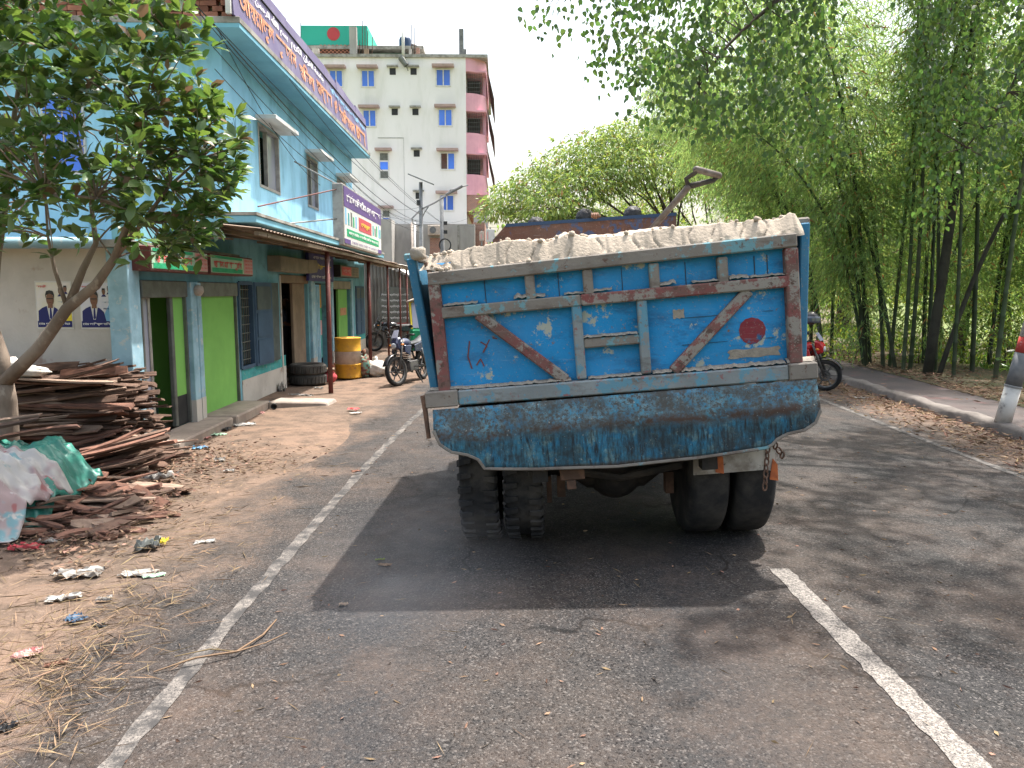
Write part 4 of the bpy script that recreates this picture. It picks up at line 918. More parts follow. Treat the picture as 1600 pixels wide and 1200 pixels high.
# ------------------------------------------------------------ people
def person(label, loc, rz, pose, hair='hair', shirt='shirt1', group=None, hand=None):
    t = thing('person', label, 'person', loc, rz, group)
    J = pose
    E = [('pelvis', 'belly'), ('belly', 'chest'), ('chest', 'neck'), ('neck', 'jaw'), ('jaw', 'head'), ('head', 'crown'), ('chest', 'shl'), ('shl', 'ell'), ('ell', 'wrl'), ('chest', 'shr'), ('shr', 'elr'), ('elr', 'wrr'), ('pelvis', 'hil'), ('hil', 'knl'), ('knl', 'anl'), ('anl', 'tol'), ('pelvis', 'hir'), ('hir', 'knr'), ('knr', 'anr'), ('anr', 'tor')]
    rr = dict(pelvis=.13, belly=.125, chest=.14, neck=.055, jaw=.07, head=.094, crown=.07, shl=.065, shr=.065, ell=.045, elr=.045, wrl=.03, wrr=.03, hil=.09, hir=.09, knl=.06, knr=.06, anl=.042, anr=.042, tol=.035, tor=.035)
    def skin(name, keys, edges, grow, m, par):
        idx = {k: i for i, k in enumerate(keys)}
        me = bpy.data.meshes.new(name); me.from_pydata([J[k] for k in keys], [(idx[a], idx[b]) for a, b in edges], []); me.materials.append(M[m])
        o = link(name, me, par); sm = o.modifiers.new('skin', 'SKIN'); sm.use_smooth_shade = True
        for k, i in idx.items():
            d = me.skin_vertices[0].data[i]; d.radius = (rr[k] + grow,) * 2; d.use_root = (i == 0)
        o.modifiers.new('sub', 'SUBSURF').levels = 2; o.modifiers['sub'].render_levels = 2; return o
    body = skin('body', list(rr), E, 0, 'skin', t)
    skin('shirt', ['belly', 'pelvis', 'chest', 'shl', 'shr', 'ell', 'elr'], [('belly', 'pelvis'), ('belly', 'chest'), ('chest', 'shl'), ('chest', 'shr'), ('shl', 'ell'), ('shr', 'elr')], .016, shirt, t)
    skin('trousers', ['pelvis', 'hil', 'hir', 'knl', 'knr', 'anl', 'anr'], [('pelvis', 'hil'), ('pelvis', 'hir'), ('hil', 'knl'), ('hir', 'knr'), ('knl', 'anl'), ('knr', 'anr')], .014, 'trouser', t)
    h = Vector(J['head'])
    def hf(d): return 1.0 + .06 * math.sin(d.x * 31 + d.y * 17) * math.sin(d.z * 23) + .04 * math.sin(d.x * 70) if not (d.y > .25 and d.z < .35) else .80
    MB().ell(h + Vector((0, -.015, .035)), (.098, .115, .105), 28, 18, fn=hf).build('hair', hair, t, smooth=True)
    for sx in (-1, 1):
        MB().ell(h + Vector((sx * .092, 0, -.01)), (.012, .022, .032), 8, 6).build('ear', 'skin', t, smooth=True)
        MB().ell(h + Vector((sx * .034, .085, .005)), (.014, .010, .008), 8, 6).build('eye', 'white', t, smooth=True)
    MB().ell(h + Vector((0, .1, -.025)), (.014, .02, .024), 8, 6).build('nose', 'skin', t, smooth=True)
    MB().ell(h + Vector((0, .085, -.065)), (.026, .012, .007), 8, 6).build('mouth', 'maroon', t, smooth=True)
    for s_, key, el in (('l', 'wrl', 'ell'), ('r', 'wrr', 'elr')):
        wv = Vector(J[key]); d = (wv - Vector(J[el])).normalized()
        side = Vector((1, 0, 0)); dn = Vector((0, 0, -1))
        if hand == s_:
            side = Vector((1, .0, 0.05)).normalized(); d = Vector((0, -1, .1)).normalized()
        g = MB(); g.ell(wv + d * .045, (.04, .045, .02), 10, 6); 
        for k, L in enumerate((.072, .085, .08, .062)):
            p0 = wv + d * .075 + side * (.03 - .02 * k); p1 = p0 + d * L * .45 + Vector((0, 0, .012)); p2 = p1 + d * L * .25 + dn * L * .3; p3 = p2 + dn * L * .4 - d * L * .1
            g.tube([p0, p1, p2, p3], [.0105, .0105, .0095, .008], 7)
        sg = 1 if s_ == 'r' else -1
        p0 = wv + d * .02 - side * .035 * sg; g.tube([p0, p0 - side * .025 * sg + d * .03, p0 - side * .02 * sg + d * .06 + dn * .02], [.013, .011, .009], 7)
        g.build('hand', 'skin', t, smooth=True)
    return t
def sitting(turn=0.0, reach=None):
    P = dict(pelvis=(0, 0, .12), belly=(0, 0, .30), chest=(0, .01, .52), neck=(0, .02, .66), jaw=(0, .045, .73), head=(0, .03, .81), crown=(0, .02, .88),
             shl=(-.19, .0, .56), shr=(.19, .0, .56), ell=(-.25, .12, .34), elr=(.25, .12, .34), wrl=(-.15, .32, .3), wrr=(.15, .32, .3),
             hil=(-.10, .05, .12), hir=(.10, .05, .12), knl=(-.13, .46, .16), knr=(.13, .46, .16), anl=(-.12, .5, -.26), anr=(.12, .5, -.26), tol=(-.12, .66, -.30), tor=(.12, .66, -.30))
    if reach: P['ell'] = (-.02 + .1, -.16, .62); P['shl'] = (-.12, -.04, .57); P['wrl'] = reach
    return P
person('black-haired person leftmost behind the rusty headboard, only hair showing', (.371, 8.55, 1.755), .1, sitting(), shirt='shirt2', group='people riding behind the headboard')
person('person behind the rusty headboard gripping its top edge with a hand', (.907, 8.56, 1.845), .0, sitting(reach=(.06, -.30, .835)), group='people riding behind the headboard', hand='l')
person('person nearest the shovel behind the headboard, dark hair just showing', (1.429, 8.55, 1.875), -.2, sitting(), shirt='shirt2', group='people riding behind the headboard')
stand = dict(pelvis=(0, 0, .92), belly=(0, 0, 1.08), chest=(0, 0, 1.3), neck=(0, .01, 1.46), jaw=(0, .035, 1.52), head=(0, .02, 1.6), crown=(0, .01, 1.66), shl=(-.19, 0, 1.36), shr=(.19, 0, 1.36), ell=(-.25, -.02, 1.1), elr=(.25, .05, 1.1), wrl=(-.22, .1, .9), wrr=(.16, .25, 1.05), hil=(-.1, 0, .9), hir=(.1, 0, .9), knl=(-.11, .03, .5), knr=(.11, .03, .5), anl=(-.11, 0, .08), anr=(.11, 0, .08), tol=(-.12, .15, .03), tor=(.12, .15, .03))
person('dim figure in a grey-blue shirt standing inside the brown doorway', (-4.72, 16.65, .12), rad(-80), stand)

# ------------------------------------------------------------ motorcycles (built along +x, front wheel at x = 1.28)
def bike(label, loc, rz, paint, lean=0.10, steer=0.25):
    t = thing('motorcycle', label, 'motorcycle', loc, rz, 'motorcycles parked along the roadside')
    t.rotation_euler = (lean, 0, rz)
    def wheel(x, par, st=0.0):
        Rz = Matrix.Translation((x, 0, .305)) @ Matrix.Rotation(st, 4, 'Z')
        g = MB(Rz); g.lathe([(.235, -.035), (.27, -.047), (.298, -.03), (.305, 0), (.298, .03), (.27, .047), (.235, .035)], axis=(0, 1, 0), n=28, cap=False)
        o = g.build('wheel', 'tyre', par, smooth=True)
        g = MB(Rz); g.lathe([(.237, -.03), (.215, -.02), (.215, .02), (.237, .03)], axis=(0, 1, 0), n=28, cap=False); g.lathe([(.0, -.05), (.045, -.05), (.045, .05), (0, .05)], axis=(0, 1, 0), n=12)
        for k in range(6): a = k * math.pi / 3; g.tube([(.04 * math.cos(a), 0, .04 * math.sin(a)), (.22 * math.cos(a), 0, .22 * math.sin(a))], .013, 6)
        g.lathe([(.07, -.045), (.11, -.045), (.11, -.041), (.07, -.041), (.07, -.045)], axis=(0, 1, 0), n=18, cap=False)
        g.build('rim', 'engine', o)
        return o
    wheel(0, t); wheel(1.28, t, steer)
    F = Matrix.Translation((1.28, 0, .305)) @ Matrix.Rotation(steer, 4, 'Z') @ Matrix.Translation((-1.28, 0, -.305))
    def Fm(): return MB(F)
    g = Fm()
    for sy in (-.085, .085): g.tube([(1.28, sy, .305), (1.13, sy, .72), (1.06, sy, .92)], [.026, .024, .02], 8)
    g.build('fork', 'engine', t, smooth=True)
    Fm().grid(lambda u, v: (1.28 + .335 * math.cos(.35 + 1.75 * u), -.06 + .12 * v, .305 + .335 * math.sin(.35 + 1.75 * u) + .015 * math.sin(v * math.pi)), 14, 4).build('front_mudguard', 'bikeblack', t, smooth=True, solid=.006)
    g = Fm(); g.tube([(1.02, -.36, .99), (1.06, -.22, 1.0), (1.08, -.08, .94), (1.08, .08, .94), (1.06, .22, 1.0), (1.02, .36, .99)], .012, 8)
    g.tube([(1.03, -.38, .99), (1.045, -.25, 1.0)], .02, 8).tube([(1.03, .38, .99), (1.045, .25, 1.0)], .02, 8); g.build('handlebar', 'black', t, smooth=True)
    for sy in (-1, 1):
        Fm().tube([(1.07, sy * .24, 1.0), (1.06, sy * .30, 1.12)], .006, 6).ell((1.055, sy * .33, 1.16), (.012, .06, .036), 10, 6).build('mirror', 'black', t, smooth=True)
        Fm().ell((1.17, sy * .16, .82), (.035, .035, .022), 8, 6).build('turn_signal', 'signal', t, smooth=True)
    Fm().prism([(1.12, -.10, .70), (1.25, -.08, .74), (1.27, -.085, .86), (1.20, -.10, .96), (1.08, -.09, .98)], (0, .18, 0)).build('headlight_cowl', paint, t, bevel=.03)
    Fm().ell((1.262, 0, .81), (.025, .07, .055), 12, 8).build('headlight', 'lens', t, smooth=True)
    Fm().prism([(1.20, -.09, .97), (1.22, .09, .97), (1.12, .07, 1.12), (1.11, -.07, 1.12)], (.006, 0, 0)).build('windshield', 'glass2', t)
    MB().ell((.78, 0, .82), (.25, .145, .125), 18, 12, fn=lambda d: 1 + .12 * max(0, d.x) * (1 if d.z > -.2 else .3)).build('fuel_tank', paint, t, smooth=True)
    for sy in (-1, 1):
        MB().prism([(.72, sy * .13, .78), (1.02, sy * .12, .80), (1.06, sy * .13, .66), (.88, sy * .15, .58)], (0, sy * .03, 0)).build('tank_shroud', paint, t, bevel=.01)
        MB().prism([(.22, sy * .10, .62), (.55, sy * .12, .64), (.52, sy * .12, .78), (-.15, sy * .08, .86), (-.2, sy * .08, .80)], (0, sy * .03, 0)).build('side_panel', paint, t, bevel=.012)
        MB().tube([(.62, sy * .12, .34), (.62, sy * .24, .33)], .014, 6).build('foot_peg', 'black', t)
    g = MB(); g.grid(lambda u, v: (-.22 + .86 * u, (-.125 + .25 * v) * (.75 + .3 * u), .80 + .05 * math.sin(v * math.pi) + (.10 * max(0, .45 - u) / .45) - .02 * u), 16, 8).build('seat', 'black', t, smooth=True, solid=.05)
    MB().tube([(-.38, -.1, .86), (-.1, -.13, .85)], .013, 6).tube([(-.38, .1, .86), (-.1, .13, .85)], .013, 6).tube([(-.38, -.1, .86), (-.38, .1, .86)], .013, 6).build('grab_rail', 'chrome', t, smooth=True)
    g = MB(); g.bx(.42, .82, -.12, .12, .25, .46)
    for k in range(5): g.bx(.70 - .02 * k, .90 - .02 * k, -.10, .10, .46 + .035 * k, .482 + .035 * k)
    g.build('engine', 'engine', t, bevel=.012)
    MB().tube([(1.02, 0, .86), (.92, 0, .55), (.86, 0, .30), (.5, 0, .22)], .02, 8).tube([(1.02, 0, .86), (.55, 0, .72), (-.2, 0, .74)], .02, 8).tube([(.5, 0, .3), (.0, .09, .305)], .02, 8).tube([(.5, 0, .3), (.0, -.09, .305)], .02, 8).build('frame', 'black', t, smooth=True)
    for sy in (-1, 1): MB().tube([(.02, sy * .11, .33), (.15, sy * .12, .68)], .026, 8).build('shock_absorber', 'chrome', t, smooth=True)
    MB().tube([(.85, -.1, .4), (.9, -.13, .25), (.6, -.15, .2), (.2, -.17, .28), (-.25, -.17, .38)], [.02, .02, .022, .05, .045], 10).build('exhaust', 'chrome', t, smooth=True)
    MB().grid(lambda u, v: (-.03 + .345 * math.cos(1.3 + 1.6 * u), -.07 + .14 * v, .36 + .36 * math.sin(1.3 + 1.6 * u)), 10, 2).build('rear_mudguard', 'black', t, smooth=True, solid=.006)
    MB().bx(-.345, -.335, -.09, .09, .46, .60).build('number_plate', 'white', t); MB().ell((-.33, 0, .72), (.03, .07, .04), 10, 6).build('tail_light', 'polered', t, smooth=True)
    MB().tube([(.55, .1, .28), (.6, .26, -.02 - .03)], .012, 6).build('side_stand', 'black', t)
    return t
def bike_at(label, front, back, paint, lean=.12, steer=.25):
    f = Vector(front); b = Vector(back); d = f - b; return bike(label, (b.x, b.y, b.z), math.atan2(d.y, d.x), paint, lean, steer)
bike_at('dark blue motorcycle on its stand facing the camera, nearest the shops', (-2.10, 15.35, 0.0), (-1.72, 16.58, 0.0), 'bikeblue', .12, -.3)
bike_at('black motorcycle parked side-on before the grey tin shed', (-4.05, 24.35, 0), (-2.80, 24.65, 0), 'bikeblack', .1, .1)
bike_at('motorcycle with a white number plate half hidden behind the dark blue one', (-1.45, 19.2, 0), (-1.55, 17.92, 0), 'bikeblack', .1, .0)
rbk = bike_at('red motorcycle at the right kerb, front wheel showing past the truck', (6.18, 14.55, .0), (5.35, 15.5, .0), 'bikered', .08, .2)
hm = thing('helmet', 'black helmet hung on the handlebar of the red motorcycle', 'helmet', (5.95, 14.75, 1.22))
def hel(d): return 1 if d.z > -.55 else .8
MB().ell((0, 0, .15), (.15, .17, .15), 18, 12, fn=hel).build('shell', 'bikeblack', hm, smooth=True)
MB().grid(lambda u, v: (.165 * math.sin((u - .5) * 2.2), -.185 * math.cos((u - .5) * 2.2), .08 + .12 * v), 12, 3).build('visor', 'glass', hm, smooth=True, solid=.004)
MB().tube([(-.1, 0, .05), (-.06, .05, -.12), (.02, .03, -.2)], .012, 6).build('strap', 'black', hm)

# ------------------------------------------------------------ auto rickshaw, half hidden behind the truck
ar = thing('auto_rickshaw', 'green auto rickshaw with a pale canopy half hidden behind the truck', 'rickshaw', (-1.75, 20.0, 0))
ar.rotation_euler = (0, 0, rad(4))
g = MB(); g.prism([(-.65, 0, .35), (.65, 0, .35), (.65, 0, 1.0), (-.65, 0, 1.0)], (0, 2.3, 0)).build('body', 'tealband', ar, bevel=.06)
MB().prism([(-.60, -.42, .4), (.60, -.42, .4), (.66, 0, .4), (-.66, 0, .4)], (0, 0, .55)).build('nose', 'letgreen', ar, bevel=.05)
MB().prism([(-.55, -.36, .97), (.55, -.36, .97), (.60, -.06, 1.60), (-.60, -.06, 1.60)], (0, .02, .0)).build('windscreen', 'glass2', ar)
for sx in (-1, 1): MB().tube([(sx * .58, -.38, .95), (sx * .64, -.05, 1.62)], .025, 8).tube([(sx * .64, 1.0, .9), (sx * .64, 1.0, 1.62)], .022, 8).build('pillar', 'letyellow' if sx < 0 else 'letgreen', ar)
MB().grid(lambda u, v: (-.72 + 1.44 * u, -.18 + 2.5 * v, 1.62 + .16 * math.sin(u * math.pi) + .02 * math.sin(v * math.pi)), 14, 6).build('canopy', 'drumwhite', ar, smooth=True, solid=.03)
for x, y_ in ((0, -.30), (-.52, 1.8), (.52, 1.8)):
    w_ = MB().lathe([(.12, -.05), (.2, -.06), (.235, -.03), (.235, .03), (.2, .06), (.12, .05)], (x, y_, .235), (1, 0, 0), 22).build('wheel', 'tyre', ar, smooth=True)
    MB().lathe([(0, -.04), (.12, -.05), (.12, .05), (0, .04)], (x, y_, .235), (1, 0, 0), 14).build('rim', 'rim', w_)
MB().ell((0, -.44, .74), (.08, .04, .08), 12, 8).build('headlight', 'lens', ar, smooth=True)
MB().bx(-.5, .5, .8, 1.0, .7, 1.3).build('seat', 'black', ar, bevel=.03)

# ------------------------------------------------------------ drum, sacks, tyres, clay pot, bricks
dm = thing('oil_drum', 'yellow and white banded steel drum beside the shop doors', 'drum', (-3.42, 17.0, 0))
pr = [(0, .0), (.285, .0), (.292, .012), (.285, .03), (.285, .28), (.296, .295), (.285, .31), (.285, .57), (.296, .585), (.285, .60), (.285, .86), (.293, .875), (.285, .885), (.27, .86), (0, .855)]
g = MB(); g.lathe([p for p in pr if p[1] <= .31], n=28, mi=0); g.lathe([(.2855, .31), (.285, .57), (.296, .585)], n=28, mi=1); g.lathe([(.2955, .586), (.285, .60), (.285, .86), (.293, .875), (.285, .885), (.27, .86), (0, .855)], n=28, mi=0)
g.build('barrel', ('yellow', 'drumwhite'), dm, smooth=True)
MB().lathe([(0, 0), (.03, 0), (.03, .02), (0, .02)], (.15, 0, .855), n=10).build('bung', 'rustfit', dm)
def sack(name, label, loc, s, mats_, cat='sack', seed=1):
    t = thing(name, label, cat, loc)
    q = random.Random(seed); ph = [q.uniform(0, 6) for _ in range(6)]
    def f(d): return 1 + .09 * math.sin(5 * d.x + ph[0]) * math.sin(4 * d.y + ph[1]) + .05 * math.sin(11 * d.z + ph[2] + 7 * d.x) + .04 * math.sin(17 * d.y + ph[3])
    g = MB(); g.ell((0, 0, s[2] * .82), s, 26, 18, fn=f)
    if len(mats_) > 1:
        for i in range(len(g.I)): g.I[i] = int((math.sin(i * .7 + ph[4]) + math.sin(i * .13 + ph[5])) * 1.2 + len(mats_) / 2) % len(mats_)
    g.build('bag', mats_, t, smooth=True)
    MB().tube([(0, 0, s[2] * 1.62), (.02, .01, s[2] * 1.9), (-.02, .03, s[2] * 2.05)], [.05, .03, .07], 8).build('tied_neck', mats_[0], t, smooth=True)
    return t
sack('sack', 'white woven sack at the foot of the maroon post', (-2.86, 17.3, 0), (.27, .22, .19), ('sack',), seed=3)
sack('sack', 'colourful printed bag slumped against the yellow drum', (-3.1, 17.15, 0), (.15, .17, .28), ('woodred', 'tarpgreen', 'brown', 'maroon'), 'bag', 8)
for k in range(2):
    t = thing('old_tyre', 'worn tyre lying on top of another below the brown doorway' if k else 'worn tyre on the ground, the lower of two below the brown doorway', 'tyre', (-4.0, 15.75, .11 + k * .21), rad(30 * k), 'old tyres stacked by the doorway')
    t.scale = (1.0, 1.5, 1) if 0 else (1, 1, 1)
    MB().lathe([(.22, -.07), (.24, -.1), (.33, -.105), (.37, -.07), (.37, .07), (.33, .105), (.24, .1), (.22, .07), (.22, -.07)], n=32, cap=False).build('casing', 'oldtyre', t, smooth=True)
    g = MB()
    for j in range(30): a = j * math.pi / 15; g.box((.374 * math.cos(a), .374 * math.sin(a), 0), (.014, .05, .13), Matrix.Rotation(a, 4, 'Z'))
    g.build('tread', 'oldtyre', t)['kind'] = 'stuff'
pt = thing('clay_pot', 'small clay pot and lid on the step beside the stacked tyres', 'pot', (-3.62, 16.05, 0))
MB().lathe([(0, 0), (.09, .0), (.15, .08), (.15, .14), (.09, .21), (.08, .24), (.105, .26), (.09, .265), (.07, .24), (0, .2)], n=20).build('pot', 'discred', pt, smooth=True)
MB().lathe([(0, 0), (.12, .0), (.1, .04), (.02, .06), (.02, .08), (0, .085)], (.0, .0, .26), n=16).build('lid', 'brown', pt, smooth=True)
bp = thing('brick_stack', 'low stack of red bricks in front of the blue door', 'bricks', (-3.9, 17.9, 0))
for i in range(3):
    for j in range(4):
        o = link('brick', brick, bp); o.location = (rnd.uniform(-.02, .02) + .13 * (j % 2), -.35 + j * .22, .04 + i * .075); o.rotation_euler = (0, 0, rad(90) + rnd.uniform(-.1, .1))

# ------------------------------------------------------------ leaning painted pole at the footpath
pl = thing('concrete_pole', 'leaning whitewashed concrete pole with a red band on the footpath', 'pole', (6.72, 10.1, .14))
pl.rotation_euler = (rad(3), rad(10), 0)
z = 0
for name, h, m in (('base_band', .50, 'polewhite'), ('grey_band', .46, 'poledark'), ('red_band', .21, 'polered'), ('white_band', 1.0, 'polewhite'), ('shaft', 5.2, 'concrete')):
    MB().lathe([(.102 - z * .006, z + .002), (.102 - (z + h) * .006, z + h - .002)], n=22).build(name, m, pl, smooth=True); z += h
MB().lathe([(.101, .49), (.107, .495), (.107, .515), (.101, .52)], n=22).build('strap', 'polegrey', pl)
for k, (zz, ln) in enumerate(((1.42, .2), (1.50, .14), (1.55, .2), (1.30, .1))): lettering('২৩' if k % 2 else 'বিঃ', (-.055, -.094 + zz * .006 - .006, zz), (1, 0, 0), (0, .0, 1), .11, .06, 'black', pl, bold=.03)
MB().bx(.09, .10, -.14, .14, 3.0, 3.35).build('small_plate', 'white', pl)

# ------------------------------------------------------------ posters on the end wall
def poster(label, x0, x1, z0, z1, bgm, tint):
    t = thing('poster', label, 'poster', ((x0 + x1) / 2, 8.735, z0)); wd = x1 - x0; h = z1 - z0
    def pl_(name, pts, m, lift): return MB().prism([(-wd / 2 + wd * u, -lift, h * v) for u, v in pts], (0, .0008, 0)).build(name, m, t)
    el = lambda cx, cy, rx, ry, n=16: [(cx + rx * math.cos(2 * math.pi * k / n), cy + ry * math.sin(2 * math.pi * k / n)) for k in range(n)]
    pl_('sheet', [(0, 0), (1, 0), (1, 1), (0, 1)], 'white', .001); pl_('ground', [(.03, .03), (.97, .03), (.97, .97), (.03, .97)], bgm, .002)
    pl_('corner_tint', [(.55, .15), (.97, .15), (.97, .5), (.8, .5)], tint, .003)
    pl_('suit', [(.05, .15), (.72, .15), (.66, .36), (.55, .44), (.42, .48), (.28, .48), (.16, .44), (.06, .38)], 'navy', .004)
    pl_('shirt', [(.30, .48), (.36, .2), (.42, .2), (.50, .48)], 'white', .005); pl_('tie', [(.38, .44), (.36, .24), (.395, .2), (.43, .24), (.42, .44)], 'navy', .006)
    pl_('neck', [(.33, .44), (.47, .44), (.46, .56), (.34, .56)], 'skin', .0065); pl_('face', el(.40, .62, .105, .14), 'skin', .007)
    pl_('hair', [(.285, .64), (.28, .72), (.31, .79), (.40, .81), (.49, .79), (.52, .72), (.515, .64), (.49, .71), (.40, .74), (.31, .71)], 'hair', .008)
    pl_('spectacles', [(.31, .625), (.49, .625), (.49, .645), (.31, .645)], 'black', .009); pl_('mouth', [(.36, .545), (.44, .545), (.43, .56), (.37, .56)], 'maroon', .009)
    for cx, cy in ((.68, .78), (.83, .83)): pl_('small_face', el(cx, cy, .045, .06, 10), 'skin', .004); pl_('small_hair', [(cx - .05, cy), (cx - .04, cy + .075), (cx + .04, cy + .075), (cx + .05, cy), (cx + .03, cy + .04), (cx - .03, cy + .04)], 'hair', .005); pl_('small_coat', [(cx - .07, cy - .1), (cx + .07, cy - .1), (cx + .03, cy - .055), (cx - .03, cy - .055)], 'navy', .0035)
    pl_('name_band', [(.03, .04), (.97, .04), (.97, .17), (.03, .17)], 'navy', .010)
    def L(txt, u, v, w_, h_, m): lettering(txt, (-wd / 2 + wd * u, -.012, h * v), (1, 0, 0), (0, 0, 1), wd * w_, h * h_, m, t, bold=.03, lift=.0)
    L('মোঃ আরিফুল মাঝিয়া', .06, .075, .86, .075, 'letwhite'); L('দোয়া প্রার্থী', .66, .40, .28, .06, 'navy'); L('সকলের নিকট', .62, .55, .3, .035, 'wallink'); L('সভাপতি', .05, .86, .28, .06, 'letred')
    return t
poster('poster with cream and red heading, left of two on the grey wall', -5.235, -4.83, 1.475, 2.012, 'postercream', 'letyellow')
poster('pale blue poster of a suited man, right of two by the corner column', -4.745, -4.345, 1.472, 2.008, 'postersky', 'skyprint')

# ------------------------------------------------------------ wood piles
def plank_mesh(seed, L, wd, th):
    q = random.Random(seed); n = 5; V = []; F = []
    bow = q.uniform(-.02, .02); tw = q.uniform(-.15, .15)
    for i in range(n):
        x = -L / 2 + L * i / (n - 1); ww = wd * (q.uniform(.75, 1.05) if 0 < i < n - 1 else q.uniform(.45, 1)); tt = th * q.uniform(.7, 1.1); zc = bow * math.sin(math.pi * i / (n - 1)); a = tw * (i / (n - 1) - .5)
        for sy, sz in ((-1, -1), (1, -1), (1, 1), (-1, 1)):
            yy = sy * ww / 2 + q.uniform(-.004, .004); zz = sz * tt / 2; V.append((x + q.uniform(-.02, .02), yy * math.cos(a) - zz * math.sin(a), zc + yy * math.sin(a) + zz * math.cos(a)))
    for i in range(n - 1):
        for k in range(4): F.append((i * 4 + k, i * 4 + (k + 1) % 4, (i + 1) * 4 + (k + 1) % 4, (i + 1) * 4 + k))
    F += [(3, 2, 1, 0), tuple((n - 1) * 4 + k for k in range(4))]
    return V, F
planks = {}
for mname in ('wood', 'woodred', 'woodpale'):
    planks[mname] = []
    for s_ in range(9):
        V, F = plank_mesh(s_ * 7 + len(mname), rnd.uniform(.7, 1.4), rnd.uniform(.045, .12), rnd.uniform(.010, .026))
        me = bpy.data.meshes.new('plank'); me.from_pydata(V, [], F); me.materials.append(M[mname]); me.update(); planks[mname].append(me)
def lay(par, p, yaw, pitch, roll, mname, sc=1.0):
    o = link('plank', rnd.choice(planks[mname]), par); o.location = Vector(p) - par.location; o.rotation_euler = (roll, pitch, yaw); o.scale = (sc, rnd.uniform(.8, 1.25), rnd.uniform(.8, 1.3)); return o
p1 = thing('wood_pile', 'tall stack of rough bark slabs against the grey wall beside the tree', 'wood pile', (-5.0, 8.25, 0))
nl = 31
spare = []
for i in range(nl):
    z = .02 + i * .0335
    for j in range(15):
        right = -3.78 + rnd.uniform(-.22, .12) - .004 * i - (.10 if i > 22 else 0) + (.22 if i < 5 else 0)
        x = right - .6 - rnd.choice([0, 0, 0, .55, 1.15])
        yy = 7.62 + rnd.random() ** 1.3 * .9 + .012 * i
        (lay if yy < 8.02 and x > -5.6 else lambda *a: spare.append(a))(p1, (x, yy, z + rnd.uniform(-.02, .02)), rad(rnd.gauss(7, 13)), rad(rnd.gauss(-3, 5)), rad(rnd.gauss(8, 20)), rnd.choice(['wood', 'wood', 'wood', 'woodred', 'woodpale'] if i < 28 else ['woodpale', 'wood', 'woodred']), rnd.uniform(.7, 1.1))
VV, FF = [], []
for a in spare:
    V, F = plank_mesh(rnd.randint(0, 999), rnd.uniform(.7, 1.4), rnd.uniform(.045, .12), rnd.uniform(.010, .026)); Rm = Euler((a[4], a[3], a[2])).to_matrix(); b_ = len(VV)
    VV += [tuple(Rm @ Vector(v) + Vector(a[1]) - p1.location) for v in V]; FF += [tuple(b_ + q for q in f) for f in F]
me = bpy.data.meshes.new('inner_planks'); me.from_pydata(VV, [], FF); me.materials.append(M['wood']); me.update(); link('inner_planks', me, p1)['kind'] = 'stuff'
for k in range(22):
    lay(p1, (-4.0 + rnd.uniform(-.3, .3), 7.6 + rnd.uniform(-.15, .3), .06 + rnd.random() * .35), rad(rnd.uniform(5, 45)), rad(rnd.uniform(-22, -6)), rad(rnd.uniform(-20, 20)), rnd.choice(['wood', 'woodred']), .8)
lay(p1, (-4.85, 8.0, 1.10), rad(4), rad(-6), rad(75), 'wood', 1.0); lay(p1, (-4.3, 8.1, 1.06), rad(8), rad(-3), rad(70), 'woodred', .8); lay(p1, (-4.5, 7.85, 1.0), rad(-2), rad(2), 0, 'woodpale', 1.1)
p2 = thing('wood_pile', 'low spread of reddish offcuts in front, partly under the green tarp', 'wood pile', (-4.2, 6.6, 0))
for k in range(210):
    r_ = rnd.random(); x = -5.3 + 2.25 * rnd.random() ** .8; y = 5.75 + 1.5 * rnd.random()
    top = .36 * max(0, 1 - max(0, x + 4.15) / 1.05) * (1 if y > 5.95 else .6)
    lay(p2, (x, y, .02 + top * rnd.random()), rad(rnd.gauss(25, 30)), rad(rnd.gauss(-4 if x < -4 else 6, 7)), rad(rnd.gauss(0, 18)), rnd.choice(['wood', 'woodred', 'woodred', 'woodpale', 'wood']), rnd.choice([.2, .3, .4, .5, .75]))
for x, y, z, yw, m in ((-4.55, 6.65, .70, 20, 'woodpale'), (-4.75, 6.5, .69, 24, 'wood'), (-4.25, 6.9, .62, 22, 'woodred'), (-4.95, 6.95, .68, 12, 'woodpale')): lay(p2, (x, y, z), rad(yw), rad(-7), rad(8), m, 1.05)
# tarps and sacks on the piles
def cloth(name, label, cat, m, x0, x1, y0, y1, hf, nu=30, nv=24, solid=.004):
    t = thing(name, label, cat, ((x0 + x1) / 2, (y0 + y1) / 2, 0))
    def f(u, v): x = x0 + (x1 - x0) * u; y = y0 + (y1 - y0) * v; p = hf(x, y, u, v); return (p[0] - t.location.x, p[1] - t.location.y, p[2])
    MB().grid(f, nu, nv).build('sheet', m, t, smooth=True, solid=solid); return t
def drape(x, y, u, v, e=.0, top=.60):
    fall = max(0, .28 - v) / .28; fr = max(0, u - .82) / .18
    z = top + e - .32 * fall ** 1.3 - .34 * fr ** 1.4 + .02 * math.sin(x * 13 + y * 7)
    for a, b, c_, h_ in ((31, 12, .4, .020), (-14, 37, 1.7, .016), (52, -23, 2.2, .010), (9, 71, .9, .008), (77, 41, 3.1, .006)):
        z += h_ * (1 - 2 * abs(math.sin(x * a * .5 + y * b * .5 + c_ + .8 * math.sin(x * 5 + y * 8 + c_)))) * (.6 + .8 * math.sin(x * 4 + c_) ** 2)
    return (x + .02 * math.sin(v * 14), y - .05 * fall + .02 * math.sin(u * 19), max(.04, z))
n = NT('printed_vinyl'); v_ = n.co()
